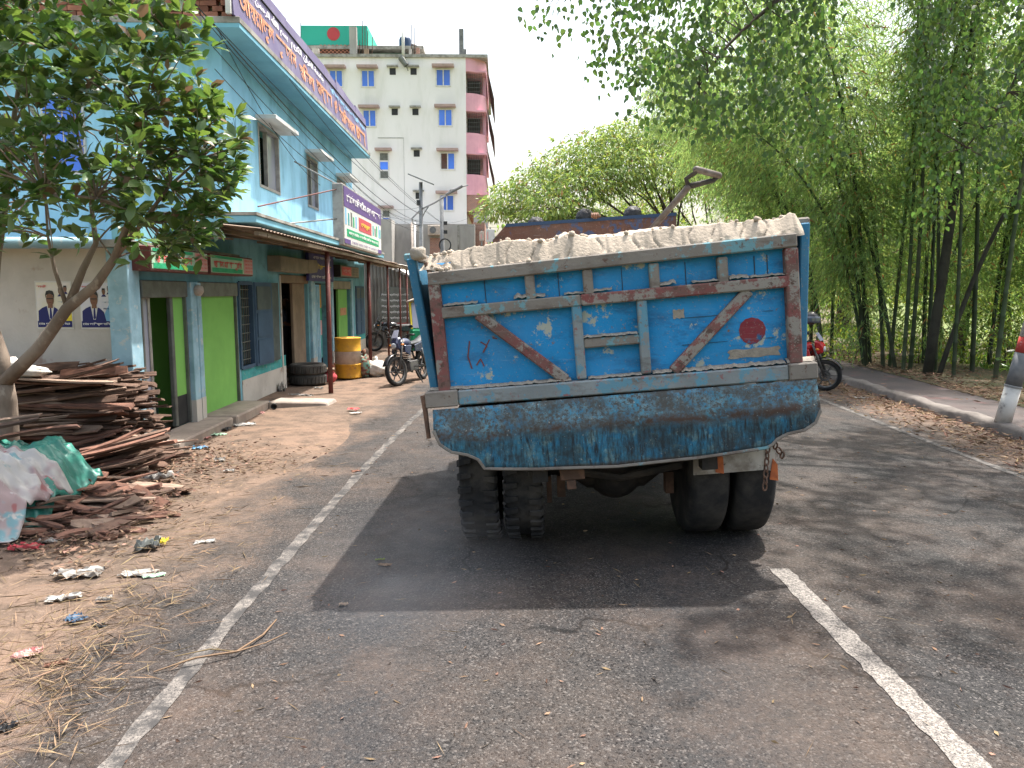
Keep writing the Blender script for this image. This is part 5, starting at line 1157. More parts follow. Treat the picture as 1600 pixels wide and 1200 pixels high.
c_ = n.mix(n.ramp(n.noise(2.6, 3, .5, v_), .48, .56), (.42, .40, .38), (.30, .22, .22)); c_ = n.mix(n.ramp(n.noise(3.7, 3, .5, n.co('Object', (1, 1.3, 1))), .57, .62), c_, (.16, .30, .33)); c_ = n.mix(n.ramp(n.noise(9, 3, .5, v_), .6, .66), c_, (.46, .43, .40)); c_ = n.mix(n.ramp(n.noise(4.3, 2, .5, n.co('Object', (1.4, 1, 1))), .62, .66), c_, (.27, .10, .10)); n.base(c_, .5, 0, .35); M['vinyl'] = n.m
M['tarp'] = mat('green_tarpaulin', (.03, .20, .15), (.02, .14, .11), 3, rough=.42, c3=(.09, .28, .23), s3=7, spec=.5, bump=.3, bscale=25)
cloth('tarpaulin', 'green tarpaulin crumpled over the front wood pile', 'tarpaulin', 'tarp', -5.3, -3.66, 5.95, 6.9, lambda x, y, u, v: drape(x, y, u, v, .0, .56), 110, 60)
cloth('vinyl_banner', 'discarded printed banner lying over the green tarp edge', 'banner', 'vinyl', -5.3, -3.68, 5.64, 6.44, lambda x, y, u, v: drape(x, y, u, v, .03, .56), 100, 56)
sack('sack', 'white plastic sack lying on top of the tall wood stack', (-5.05, 7.95, 1.02), (.38, .13, .07), ('sack',), 'sack', 4)
sack('sack', 'pinkish sack half behind the tree trunk on the wood stack', (-5.75, 8.2, 1.0), (.3, .2, .16), ('signpink',), 'sack', 6)
sack('sack', 'dull green sack beside the tree trunk base', (-5.25, 7.55, .0), (.22, .16, .28), ('tarpgreen',), 'sack', 9)

# ------------------------------------------------------------ scraps of litter on the ground
def scrap(name, label, cat, px, py, w_, d_, h_, m, yaw=0, seed=0, n=9):
    p = aZ(px, py, .012); q = random.Random(seed * 13 + px)
    H = [[q.random() for _ in range(n + 1)] for _ in range(n + 1)]; ed = [q.uniform(.75, 1.0) for _ in range(4 * n + 8)]
    def f(u, v):
        i, j = round(u * n), round(v * n); e = 1
        if i in (0, n) or j in (0, n): e = ed[(i * 3 + j) % len(ed)]
        return ((u - .5) * w_ * e, (v - .5) * d_ * e, .002 + h_ * .75 * H[i][j] ** 1.4)
    g = MB(); g.grid(f, n, n); o = g.build(name, m, None, smooth=False); p = p - Vector((0, 0, .006)); o.location = p; o.rotation_euler = (0, 0, yaw)
    if abs(p.x) < 9 and p.x > -1.5 + curve(p.y): o.location.z = road_z(p.x - curve(p.y)) + .012
    tag(o, label, cat, 'scraps of litter by the roadside'); return o
LIT = [
 ('plastic_bag', 'large white crumpled plastic bag beside the offcut pile', 'bag', 250, 748, .34, .22, .10, 'litterwhite'),
 ('plastic_bundle', 'dark and white crumpled plastic bundle beside a yellow wrapper', 'litter', 230, 855, .19, .16, .10, 'steelgrey'),
 ('wrapper', 'yellow wrapper touching the dark plastic bundle', 'wrapper', 252, 848, .11, .09, .06, 'letyellow'),
 ('paper_sheet', 'clean white folded paper on straw nearest the edge line', 'paper', 320, 846, .17, .08, .02, 'litterwhite'),
 ('plastic_bag', 'flat greyish plastic bag half buried in the dirt', 'bag', 125, 897, .32, .16, .06, 'litterwhite'),
 ('card_piece', 'torn white card beside a bright striped scrap', 'card', 218, 895, .27, .12, .02, 'litterwhite'),
 ('wrapper', 'pale wrapper with blue and yellow print by the torn card', 'wrapper', 240, 899, .15, .06, .02, 'signmint'),
 ('paper_scrap', 'ragged white paper scrap left of the curled white strip', 'paper', 100, 934, .22, .09, .03, 'litterwhite'),
 ('paper_strip', 'small curled white strip right of the ragged paper', 'paper', 163, 936, .10, .05, .03, 'litterwhite'),
 ('cloth_scrap', 'slate blue crumpled scrap on the dirt in the foreground', 'cloth', 118, 967, .11, .11, .04, 'shutblue'),
 ('rubber_strip', 'black rubber strip right of the slate blue scrap', 'rubber', 155, 976, .11, .05, .02, 'black'),
 ('wrapper', 'pink and white wrapper near the left photo edge', 'wrapper', 42, 1021, .15, .08, .03, 'signpink'),
 ('shoe_sole', 'orange-brown shoe sole below the pink wrapper', 'sole', 87, 1037, .12, .05, .02, 'woodred'),
 ('rubber_scrap', 'black scrap at the very left edge of the foreground', 'rubber', 8, 1138, .10, .08, .04, 'black'),
 ('paper_sheet', 'long white paper lying before the drain cover', 'paper', 382, 663, .34, .22, .04, 'litterwhite'),
 ('paper_card', 'small white card leaning at the cement step', 'card', 338, 656, .13, .16, .04, 'litterwhite'),
 ('cloth_rag', 'black rag above a mint scrap below the step', 'rag', 345, 671, .30, .16, .06, 'black'),
 ('plastic_scrap', 'mint green plastic under the black rag', 'plastic', 342, 679, .22, .12, .03, 'signmint'),
 ('cloth_rag', 'black bunched rag at the foot of the wood stack', 'rag', 296, 683, .26, .2, .1, 'black'),
 ('plastic_scrap', 'faded pink plastic beside the bunched black rag', 'plastic', 314, 685, .22, .2, .05, 'signpink'),
 ('wrapper', 'red and white packet near the edge line, alone', 'wrapper', 552, 639, .2, .14, .03, 'letred'),
 ('paper_scrap', 'white paper just below the red packet', 'paper', 556, 645, .2, .1, .02, 'litterwhite'),
 ('wrapper', 'red wrapper on the apron between drain and drum', 'wrapper', 466, 632, .2, .12, .04, 'woodred'),
 ('wrapper', 'orange and white wrapper beside the drain cover end', 'wrapper', 403, 645, .2, .12, .04, 'signpink'),
 ('plastic_bag', 'pale blue plastic bag by the grey dado wall', 'bag', 421, 631, .22, .14, .06, 'skyprint'),
 ('plastic_bag', 'white plastic bag standing against the wall left of the tyres', 'bag', 437, 612, .25, .2, .26, 'litterwhite'),
 ('paper_trail', 'white paper strip trailing from the tyres', 'paper', 470, 618, .55, .16, .05, 'litterwhite'),
 ('paper_scrap', 'white scrap right of the tyres near the post foot', 'paper', 498, 607, .2, .12, .06, 'litterwhite'),
 ('wrapper', 'yellow wrapper among the wood chips below the tarp corner', 'wrapper', 185, 762, .14, .1, .04, 'letyellow'),
 ('plastic_scrap', 'clear plastic scrap between yellow wrapper and white bag', 'plastic', 218, 765, .16, .12, .05, 'litterwhite'),
 ('paper_scrap', 'pale pink paper among red shreds at the front pile', 'paper', 76, 845, .20, .09, .03, 'litterwhite'),
 ('red_shreds', 'heap of red plastic shreds below the front pile', 'plastic', 38, 856, .25, .12, .05, 'discred'),
 ('cloth_rag', 'mint green rag at the stack corner', 'rag', 246, 711, .24, .16, .07, 'signmint'),
 ('cloth_rag', 'red rag below the mint green rag', 'rag', 236, 724, .16, .14, .06, 'letred'),
 ('plastic_scrap', 'blue plastic scrap below the cement step', 'plastic', 312, 700, .24, .14, .04, 'skyprint'),
 ('paper_scrap', 'white crumpled scrap in the leaves, right of the rags', 'paper', 343, 720, .13, .1, .06, 'litterwhite'),
 ('paper_scrap', 'small white scrap lower in the straw patch', 'paper', 358, 735, .13, .08, .03, 'litterwhite'),
 ('flat_stone', 'flat grey stone beside the offcuts', 'stone', 222, 795, .16, .12, .03, 'concrete2'),
 ('dry_leaf', 'orange leaf on the asphalt beside the edge line', 'leaf', 557, 736, .11, .07, .02, 'woodred'),
 ('dry_leaf', 'cream dry leaf on the tarmac left of the truck', 'leaf', 602, 890, .10, .04, .015, 'straw'),
 ('green_leaf', 'green leaf just above the cream dry leaf', 'leaf', 594, 881, .08, .025, .012, 'bush'),
 ('dry_leaf', 'dark brown curled leaf on the shaded asphalt', 'leaf', 537, 952, .06, .04, .02, 'brown'),
 ('plastic_scrap', 'white scrap in the bamboo leaves by the right kerb', 'plastic', 1386, 617, .35, .16, .05, 'litterwhite'),
 ('plastic_scrap', 'second white scrap near the right edge line start', 'plastic', 1345, 622, .3, .12, .03, 'litterwhite'),
 ('wrapper', 'red scrap at the far end of the footpath', 'wrapper', 1301, 568, .16, .12, .08, 'woodred'),
]
for k, a in enumerate(LIT):
    o = scrap(*a, yaw=rnd.uniform(-.5, .5), seed=k)
tag(thing('twig', 'forked dry twig lying across the left edge line', 'twig', aZ(380, 1020, .02)), None)
tw = S.objects['twig']
a_, b_, c2_ = aZ(240, 1050, .015) - tw.location, aZ(370, 1018, .04) - tw.location, aZ(432, 968, .02) - tw.location
MB().tube([a_, (a_ + b_) / 2 + Vector((0, 0, .02)), b_, (b_ + c2_) / 2 + Vector((.03, 0, 0)), c2_], [.004, .006, .007, .006, .004], 6).build('stem', 'straw', tw)
MB().tube([b_, b_ + Vector((.12, .1, 0)), b_ + Vector((.2, .22, 0))], [.005, .004, .003], 5).tube([b_, b_ + Vector((-.15, .03, 0)), b_ + Vector((-.3, -.05, 0))], [.004, .004, .003], 5).build('fork', 'straw', tw)

# ------------------------------------------------------------ cream five-storey building at the end of the street
wb = thing('apartment_building', 'tall cream building with bright blue windows and pink balconies', 'building', (-10, 62, 0))
YB = 58.0
def wx(px): return aY(px, 300, YB).x
def wz(py, px=640): return aY(px, py, YB).z
X1 = wx(729); X0 = -24.0; ZT = wz(90)
wins = []
for px, py, w_, h_ in ((530, 123, 22, 28), (579, 123, 22, 28), (694.5, 121.5, 24, 28), (531, 185, 22, 28), (580, 185, 22, 28), (697, 184, 23, 28), (700, 252, 24, 28), (698, 317, 24, 26), (601, 259, 16, 43), (603, 346, 14, 38)):
    wins.append((wx(px - w_ / 2), wx(px + w_ / 2), wz(py + h_ / 2, px), wz(py - h_ / 2, px), px, py))
W(wb).bx(X0, X1, YB, 76, 0, ZT).build('wall', 'cream', wb)
W(wb).bx(X0 - .1, X1 + 1.6, YB - .12, 76.2, ZT, ZT + .22).build('parapet_edge', 'concrete2', wb)
for a, b, z0, z1, px, py in wins:
    wn = W(wb).bx(a, a + .09, YB - .05, YB, z0, z1).bx(b - .09, b, YB - .05, YB, z0, z1).bx(a + .09, b - .09, YB - .05, YB, z1 - .09, z1).bx(a + .09, b - .09, YB - .05, YB, z0, z0 + .09).build('window', 'white', wb)
    if px in (601, 603):
        h = (z1 - z0) / 3
        for k in range(3): W(wb).bx(a + .09, b - .09, YB - .025, YB - .005, z0 + k * h + .06, z0 + (k + 1) * h - .06).build('pane', 'bluepane' if k == 1 else 'steelgrey', wn)
    else:
        m_ = (a + b) / 2
        W(wb).bx(a + .09, m_ - .04, YB - .03, YB - .005, z0 + .09, z1 - .09).build('pane', 'trust' if py == 252 else 'bluepane', wn); W(wb).bx(m_ + .04, b - .09, YB - .03, YB - .005, z0 + .09, z1 - .09).build('pane', 'bluepane', wn)
        W(wb).bx(m_ - .04, m_ + .04, YB - .05, YB, z0 + .09, z1 - .09).build('mullion', 'white', wn)
    W(wb).bx(a - .22, b + .22, YB - .55, YB, z1 + .06, z1 + .22).build('sunshade', 'sunshade', wn)
for px, py in ((617, 112), (649, 112), (619, 175), (651, 175), (652, 240), (654, 306)):
    x = wx(px); z = wz(py, px); v_ = W(wb).bx(x - .22, x + .22, YB - .02, YB, z - .22, z + .24).build('vent', 'black', wb)
    W(wb).bx(x - .4, x + .4, YB - .3, YB, z + .3, z + .4).build('sunshade', 'concrete2', v_)
W(wb).bx(wx(632) - .01, wx(632) + .01, YB - .015, YB, 3, wz(215)).bx(wx(592), wx(632), YB - .02, YB, wz(215) - .05, wz(215)).build('joint_line', 'concrete2', wb)
# rounded pink balconies on the street corner
XB = wx(760)
def arc(z0, z1, n=10, r=0.0):
    pts = [(X1 + (XB - X1) * math.sin(k / n * math.pi / 2) + r, YB + .0 + 1.6 * (1 - math.cos(k / n * math.pi / 2))) for k in range(n + 1)]
    pts += [(XB + r, 70)]
    g = W(wb); m = len(pts)
    g._add([(x, y, z0) for x, y in pts] + [(x, y, z1) for x, y in pts] + [(x - .12, y + .12, z1) for x, y in pts] + [(x - .12, y + .12, z0) for x, y in pts], [(i + a * m, i + 1 + a * m, i + 1 + ((a + 1) % 4) * m, i + ((a + 1) % 4) * m) for i in range(m - 1) for a in range(4)])
    return g
for y0, y1 in ((90, 111), (145, 173), (207, 240), (272, 304)): arc(wz(y1), wz(y0)).build('balcony_wall', 'pink', wb)
for y0, y1 in ((111, 145), (173, 207), (240, 272)):
    z1, z0 = wz(y0), wz(y1); W(wb).bx(X1 - .0, XB - .5, YB + 2.6, YB + 2.7, z0, z1).build('balcony_back', 'interior', wb)
    W(wb).bx(X1, XB, YB + .2, 70, z1 - .02, z1 + .1).build('balcony_slab', 'pink', wb)
    W(wb).bx(XB - .28, XB - .02, YB + 1.4, YB + 1.7, z0, z1).build('pillar', 'pink', wb)
    g = W(wb)
    for k in range(10): xx = X1 + .08 + k * .13; g.bx(xx, xx + .02, YB + .5, YB + .53, z0, z1)
    for k in range(5): zz = z0 + .2 + k * .3; g.bx(X1, XB - .3, YB + .49, YB + .52, zz, zz + .02)
    g.build('grille', 'steelgrey', wb)
    W(wb).prism([(XB + .08, YB + 1.2, z1 + .4), (XB + .08, YB + 9, z1 + .4), (XB + .55, YB + 9, z0 - .35), (XB + .55, YB + 1.2, z0 - .1)], (.04, 0, 0)).build('side_screen', 'sheetgrey', wb)
n = NT('far_brickwork'); bt = n.n('ShaderNodeTexBrick'); n.t.links.new(n.co('Object', (1, 1, 1), (rad(90), 0, 0)), bt.inputs['Vector']); bt.inputs['Scale'].default_value = 3.2
bt.inputs['Color1'].default_value = (.36, .17, .12, 1); bt.inputs['Color2'].default_value = (.26, .13, .10, 1); bt.inputs['Mortar'].default_value = (.40, .36, .32, 1); n.base(bt.outputs[0], .95); M['farbrick'] = n.m
W(wb).bx(X1, XB - .05, YB + .1, 70, wz(331), wz(304)).build('brick_infill', 'farbrick', wb)
W(wb).bx(X1 + .5, XB + .1, YB + .3, YB + 1.6, 0, wz(331)).build('corner_pillar', 'concrete', wb)
# rooftop: terrace room, openwork brick, stub columns, tank, sea-green block with the red disc
za_, zb_ = ZT + .22, wz(66)
W(wb).bx(wx(470), wx(662), YB + 1.2, 70, zb_ - .12, zb_ + .12).build('terrace_roof', 'concrete2', wb)
g = W(wb)
for r in range(9):
    for c in range(16):
        if (r + c) % 2: continue
        x = wx(500) + c * .148; z = za_ + r * .115; g.bx(x, x + .15, YB + 1.25, YB + 1.4, z, z + .11)
o = g.build('openwork_bricks', 'brick', wb); o['kind'] = 'stuff'
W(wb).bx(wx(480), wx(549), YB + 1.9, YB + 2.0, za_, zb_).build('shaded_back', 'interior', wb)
W(wb).bx(wx(578), wx(634), YB + 2.2, YB + 2.3, za_, zb_ - .12).build('green_sheet', 'tarpgreen', wb)
W(wb).bx(wx(556), wx(662), YB + 4.4, YB + 4.6, za_, zb_ - .12).build('terrace_wall', 'brown', wb)
for a, b, t, m in ((548, 559, 35, 'concrete'), (570, 577, 70, 'brown'), (640, 644, 70, 'concrete'), (651, 656, 68, 'farbrick'), (718, 725, 38, 'poledark'), (725, 729, 70, 'poledark'), (489, 500, 70, 'plaster')):
    W(wb).bx(wx(a), wx(b), YB + .9, YB + 1.3, za_ - .1, wz(t)).build('roof_column', m, wb)
for px, t in ((551, 33), (556, 33), (567, 24), (571, 20), (575, 40), (562, 55), (632, 34), (648, 35), (643, 30), (582, 50), (471, 28)):
    x = wx(px); W(wb).tube([(x, YB + 1.1, za_), (x + .06, YB + 1.1, wz(t))], .025, 4).build('reinforcing_bar', 'rustfit', wb)
tkk = thing('water_tank', 'dark blue roof water tank on the cream building', 'tank', (wx(629), YB + 3, zb_ + .12))
MB().lathe([(0, 0), (.42, 0), (.45, .1), (.45, .95), (.40, 1.1), (.15, 1.2), (.15, 1.28), (0, 1.3)], n=18).build('shell', 'tank', tkk, smooth=True)
tkk = thing('water_tank', 'black roof water tank right of the dark blue one', 'tank', (wx(640), YB + 4, zb_ + .12))
MB().lathe([(0, 0), (.3, 0), (.3, .85), (.1, 1.0), (0, 1.0)], n=16).build('shell', 'black', tkk, smooth=True)
pp = thing('rooftop_pipe', 'white pipe and hanging grey bundle on the cream building roof edge', 'pipe', (wx(634), YB - .1, ZT))
W(pp).tube([(wx(634), YB - .15, wz(94)), (wx(634), YB - .15, wz(40))], .11, 8).build('pipe', 'white', pp, smooth=True)
W(pp).tube([(wx(630), YB - .2, wz(91)), (wx(639), YB - .25, wz(104))], [.22, .2], 8).tube([(wx(638), YB - .2, wz(103)), (wx(641), YB - .2, wz(112))], .03, 5).build('bundle', 'steelgrey', pp)
fb = thing('rooftop_block', 'sea-green rooftop block with a faded red disc', 'rooftop block', (-12, 66, 19.6))
ZB0, ZB1 = aY(520, 66, 60).z, aY(520, 40, 60).z
W(fb).bx(aY(470, 50, 60).x, aY(574, 50, 60).x, 60, 72, ZB0 - .2, ZB1).build('block', 'seagreen', fb)
cx = aY(521, 53, 60); rr_ = 9.5 / 1200 * 60
W(fb).prism([(cx.x + rr_ * math.cos(k * math.pi / 16), 59.98, cx.z + rr_ * math.sin(k * math.pi / 16)) for k in range(32)], (0, .02, 0)).build('red_disc', 'discred', fb)

# ------------------------------------------------------------ low bare concrete building before it
cb = thing('concrete_building', 'low bare concrete building with an air conditioner below the cream one', 'building', (-6, 50, 0))
YC = 48.0
def cx_(px): return aY(px, 400, YC).x
def cz_(py): return aY(680, py, YC).z
W(cb).bx(-16, cx_(742), YC, 57, 0, cz_(350)).build('wall', 'concrete', cb)
for px in (595, 642, 715): W(cb).bx(cx_(px), cx_(px + 3), YC - .04, YC, 0, cz_(352)).build('formwork_ridge', 'concrete2', cb)
W(cb).bx(cx_(590), cx_(618), YC - 1.5, YC - .02, 0, cz_(346)).build('stair_block', 'concrete', cb)
W(cb).bx(cx_(672), cx_(690), YC - .06, YC - .01, 0, cz_(372)).build('brick_panel', 'farbrick', cb)
W(cb).bx(cx_(738), cx_(757), YC + 1, 57, 0, cz_(345)).build('brick_pier', 'farbrick', cb)
for px, m in ((649, 'white'), (645, 'drumwhite')): W(cb).tube([(cx_(px), YC - .12, 0), (cx_(px), YC - .12, cz_(348))], .08, 8).build('drain_pipe', m, cb, smooth=True)
ac = thing('air_conditioner', 'white air conditioner unit on the bare concrete wall', 'air conditioner', (cx_(680), YC - .25, cz_(370)))
W(ac).bx(cx_(670), cx_(690), YC - .5, YC - .08, cz_(368), cz_(353)).build('case', 'drumwhite', ac, bevel=.02)
MB().lathe([(0, 0), (.2, 0), (.2, .02), (0, .02)], (cx_(678) - ac.location.x, -.27, cz_(360.5) - ac.location.z), (0, -1, 0), 20).build('fan_grille', 'poledark', ac)
for a, b, c, d, lab in ((749, 756, 362, 376, 'small white meter box on a post left of the tin hoarding'), (759, 773, 358, 378, 'pale hoarding panel at the end of the concrete building')):
    t = thing('sign_panel', lab, 'panel', (aY(a, c, 40).x, 40, 0))
    W(t).bx(aY(a, c, 40).x, aY(b, c, 40).x, 40, 40.05, aY(a, d, 40).z, aY(a, c, 40).z).build('panel', 'drumwhite' if a == 749 else 'white', t, bevel=.01)
    W(t).tube([(aY((a + b) / 2, c, 40).x, 40.08, 0), (aY((a + b) / 2, c, 40).x, 40.08, aY(a, c - 3, 40).z)], .04, 6).build('post', 'polegrey', t)
    W(t).bx(aY(a + 2, c, 40).x, aY(a + 4, c, 40).x, 39.99, 40, aY(a, d - 3, 40).z, aY(a, c + 4, 40).z).build('red_mark', 'signpink', t)

# ------------------------------------------------------------ street lamp and pole, wires
lp = thing('street_lamp', 'solar street lamp with a tilted panel and long curved arm', 'street lamp', (-3.25, 31, 0))
MB().tube([(0, 0, 0), (0.03, 0, 3.0), (.05, 0, 6.15)], [.10, .085, .07], 10).build('pole', 'polegrey', lp, smooth=True)
MB().prism([(-.42, -.35, 6.40), (.52, -.35, 6.02), (.52, .5, 6.1), (-.42, .5, 6.48)], (.015, 0, .04)).build('solar_panel', 'poledark', lp)
MB().tube([(.05, 0, 4.45), (-.28, 0, 4.55), (-.32, 0, 4.75), (.05, -.05, 5.1), (.6, -.1, 5.35), (1.1, -.15, 5.65), (1.55, -.2, 5.88)], .032, 8).tube([(.06, 0, 4.75), (.2, -.04, 5.0), (.35, -.06, 5.22)], .025, 6).build('arm', 'polegrey', lp, smooth=True)
MB().prism([(1.05, -.32, 5.60), (1.72, -.32, 5.95), (1.72, -.05, 5.95), (1.05, -.05, 5.60)], (-.03, 0, .07)).build('lamp_head', 'poledark', lp, bevel=.02)
MB().box((-.05, -.1, 5.35), (.12, .12, .2)).build('control_box', 'black', lp)
ep = thing('utility_pole', 'dark slim utility pole standing right of the solar lamp', 'pole', (-2.75, 36, 0))
MB().tube([(0, 0, 0), (-.02, 0, 6.2)], [.11, .09], 10).build('pole', 'poledark', ep, smooth=True)
MB().tube([(-.02, 0, 6.1), (.4, 0, 6.5), (1.2, -.1, 6.7)], .03, 6).build('bracket', 'polegrey', ep)
MB().lathe([(.28, -.02), (.31, 0), (.28, .02), (.25, 0), (.28, -.02)], (.12, -.12, 4.0), (.3, 1, .1), 18, cap=False).build('cable_coil', 'cable', ep)
for zz in (4.6, 5.0): MB().box((.1, 0, zz), (.25, .12, .16)).build('junction_box', 'black', ep)
WL = iter(['topmost black cable from the roof corner to the solar lamp', 'thicker black cable just under the topmost one', 'third cable from the roof corner, sagging deepest', 'cable from the blue wall corner to the lamp pole', 'short cable along the upper wall to the third window', 'cable crossing between the first and second upper windows', 'cable dropping from the first part of the eave to the lamp', 'cable from the middle of the eave to the dark pole', 'upper cable leaving the third window sunshade', 'lower cable leaving the third window sunshade', 'cable from the far end of the eave to the dark pole', 'cable from the concrete building to the dark pole', 'cable from the dark pole up to the cream building', 'cable from the lamp pole to the concrete building roof', 'long cable from the dark pole across the sky to the right'])
def wire(a, b, sag, r=.006, n=14):
    a, b = Vector(a), Vector(b); t = thing('cable', next(WL), 'cable', a, 0, 'overhead cables along the street')
    MB().tube([a.lerp(b, k / n) - Vector((0, 0, sag * 4 * (k / n) * (1 - k / n))) - a for k in range(n + 1)], r, 5).build('strand', 'cable', t)
LPT = Vector((-3.2, 31, 4.9)); EPT = Vector((-2.75, 36, 5.0))
S0 = aX(300, 2, -3.3); S1 = aX(306, 14, -3.4); S2 = aX(330, 70, -4.1)
wire(S0, LPT, .25); wire(S0 + Vector((0, -.1, .02)), LPT + Vector((0, 0, -.3)), .45, .008); wire(S1, (-3.2, 31, 4.4), .5); wire(S2, (-3.25, 31, 4.2), .5)
wire(S2 + Vector((0, .1, -.3)), (-4.1, 19.8, 4.6), .15); wire(S2 + Vector((0, .3, .3)), (-4.15, 18, 4.3), .3); wire((-3.76, 14.2, 5.62), LPT, .35); wire((-3.76, 17.3, 5.65), EPT, .2)
wire((-4.15, 20, 5.0), (-3.2, 31, 4.7), .4); wire((-4.15, 20.2, 4.9), (-3.2, 31, 4.5), .55); wire((-3.7, 21.8, 5.6), EPT, .1); wire((-9, 47.8, 7.0), EPT, .2); wire(EPT, (-1.5, 57.8, 8.0), .3); wire(LPT + Vector((0, 0, .3)), (-8, 47.9, 7.4), .3); wire(EPT, (9, 60, 8.5), .8)

# ------------------------------------------------------------ vegetation
def branch_tube(g, pts, r0, r1, n=7):
    m = len(pts); g.tube(pts, [r0 + (r1 - r0) * k / (m - 1) for k in range(m)], n)
def bend(a, b, k=.15, n=6, up=0.0):
    a, b = Vector(a), Vector(b); L = (b - a).length; o1 = Vector((rnd.uniform(-1, 1), rnd.uniform(-1, 1), rnd.uniform(-.4, 1))) * L * k
    return [a.lerp(b, t / n) + o1 * math.sin(math.pi * t / n) + Vector((0, 0, up * math.sin(math.pi * t / n))) for t in range(n + 1)]
def clumps_crown(name, m, cl, n_per, L, Wd, droop, parent, wash=.5, per_r=True):
    P, D = [], []
    for c, r in cl:
        n = int(n_per * (np.mean(r) ** 2 if per_r else 1)); d = unit(nr.normal(size=(n, 3))); rad_ = (1 - nr.random(n) ** 2 * .55)[:, None]
        lump = 1 + .22 * np.sin(d[:, :1] * 7 + c[0]) * np.sin(d[:, 1:2] * 6 + c[1] * 2) + .15 * np.sin(d[:, 2:] * 9 + c[2])
        p = np.array(c)[None] + d * np.array(r)[None] * rad_ * lump - np.array(parent.location)[None]
        P.append(p); D.append(d * .7 + nr.normal(size=(n, 3)) * wash + np.array([[0, 0, -droop]]))
    P = np.concatenate(P); D = np.concatenate(D); n = len(P)
    V, F = leafcloud(P, D, L * nr.uniform(.7, 1.25, n), Wd * nr.uniform(.75, 1.2, n))
    return link(name, npmesh(name, V, F, m), parent)
def tree(label, base, fork, cl, n_per, L, Wd, droop, m, r0=.22, bark='bark2', group=None, name='tree', extra=None):
    t = thing(name, label, 'tree', base, 0, group); o = Vector(base)
    g = MB(); branch_tube(g, bend((0, 0, -.3), Vector(fork) - o, .05), r0, r0 * .72, 10)
    for c, r in cl:
        e = Vector(c) - o; mid = (Vector(fork) - o).lerp(e, .5) + Vector((0, 0, -.1 * e.length * .3))
        branch_tube(g, bend(Vector(fork) - o, e, .10, 7), r0 * .26, .02, 6)
        for k in range(5):
            d = Vector((rnd.gauss(0, 1), rnd.gauss(0, 1), rnd.gauss(.2, .8))).normalized(); e2 = e + Vector((d.x * r[0], d.y * r[1], d.z * r[2])) * .8
            branch_tube(g, bend(e.lerp(Vector(fork) - o, rnd.uniform(.05, .4)), e2, .12, 4), .035, .008, 5)
    g.build('trunk', bark, t, smooth=True)
    clumps_crown('crown', m, cl, n_per, L, Wd, droop, t); return t

# --- jackfruit tree close on the left
jt = thing('jackfruit_tree', 'leafy broad-leaved tree with a forked grey trunk at the left edge', 'tree', (-4.86, 7.45, 0))
jo = jt.location
g = MB()
FK = Vector((-4.80, 7.4, 1.02))
branch_tube(g, [Vector((0, 0, -.1)), Vector((.02, 0, .5)), Vector((.05, -.02, .85)), FK - jo], .115, .085, 12)
tips = []
def limb(pts, r0, r1): branch_tube(g, [Vector(p) - jo for p in pts], r0, r1, 9)
R1 = [FK, aY(60, 545, 7.3), aY(105, 482, 7.2), aY(150, 445, 7.1), aY(178, 405, 7.1), aY(200, 350, 7.0), aY(215, 270, 6.9), aY(225, 180, 6.8)]
R2 = [aY(105, 482, 7.2), aY(130, 420, 7.3), aY(150, 380, 7.35), aY(140, 300, 7.4), aY(120, 200, 7.4)]
L1 = [FK, aY(5, 560, 7.5), aY(-15, 500, 7.6), aY(-5, 400, 7.6), aY(8, 320, 7.6), aY(20, 200, 7.5), aY(40, 60, 7.3)]
L2 = [aY(-15, 500, 7.6), aY(-80, 400, 7.4), aY(-150, 250, 7.1)]
R3 = [aY(178, 405, 7.1), aY(225, 345, 7.0), aY(265, 290, 6.9), aY(310, 250, 6.85)]
R4 = [aY(200, 350, 7.0), aY(190, 320, 6.7), aY(150, 310, 6.5), aY(70, 300, 6.2)]
for q, a_, b_ in ((R1, .068, .012), (R2, .04, .010), (L1, .07, .014), (L2, .045, .012), (R3, .024, .009), (R4, .022, .008)): limb(q, a_, b_)
pl_ = [aY(105, 482, 7.2), aY(85, 420, 7.2), aY(75, 370, 7.2), aY(70, 300, 7.2)]; limb(pl_, .022, .008)
sk_ = R1[2:] + R2[1:] + L1[2:] + L2[1:] + R3 + R4 + pl_
def inside(px, py):
    # crown silhouette in the survey picture, its lower edge rises over the posters
    if py > 415 or px > 372: return False
    if px < 200: bot = 385 - 20 * math.sin(px * .05)
    elif px < 335: bot = 412
    else: bot = 325
    top = -150
    if px > 290: top = 95 + (px - 290) * .9
    if px > 345 and py < 175: return False
    return top < py < bot
cl = []
while len(cl) < 1080:
    px, py = rnd.uniform(-160, 375), rnd.uniform(-140, 415)
    if not inside(px, py): continue
    Yd = 7.1 + rnd.uniform(-1.3, .75) * (1 if px < 230 else .5)
    if py > 320 and px < 190 and rnd.random() < .5: continue
    cl.append(aY(px, py, Yd))
for px, py, Yd in ((318, 45, 6.4), (330, 75, 6.5), (310, 62, 6.4), (372, 215, 6.9), (366, 250, 6.9), (350, 300, 6.95), (335, 340, 7)): cl.append(aY(px, py, Yd))
LV = []
tw_ = MB()
for c in cl:
    near = min(sk_, key=lambda s: (s - c).length)
    if (near - c).length < .42 or (rnd.random() < .10 and (near - c).length < .9): branch_tube(tw_, [p - jo for p in bend(near, c, .12, 4, .02)], .010, .004, 4)
    out_ = (c - Vector((-4.2, 7.2, 2.6))).normalized()
    for k in range(rnd.randint(6, 10)):
        d = Vector((rnd.gauss(0, 1), rnd.gauss(0, 1), rnd.gauss(.25, .6))).normalized() * .9 + out_ * .45 + Vector((0, 0, .05))
        LV.append((c + d.normalized() * .02, d.normalized(), rnd.uniform(.075, .165), Vector((rnd.gauss(0, .5), rnd.gauss(0, .5), 1))))
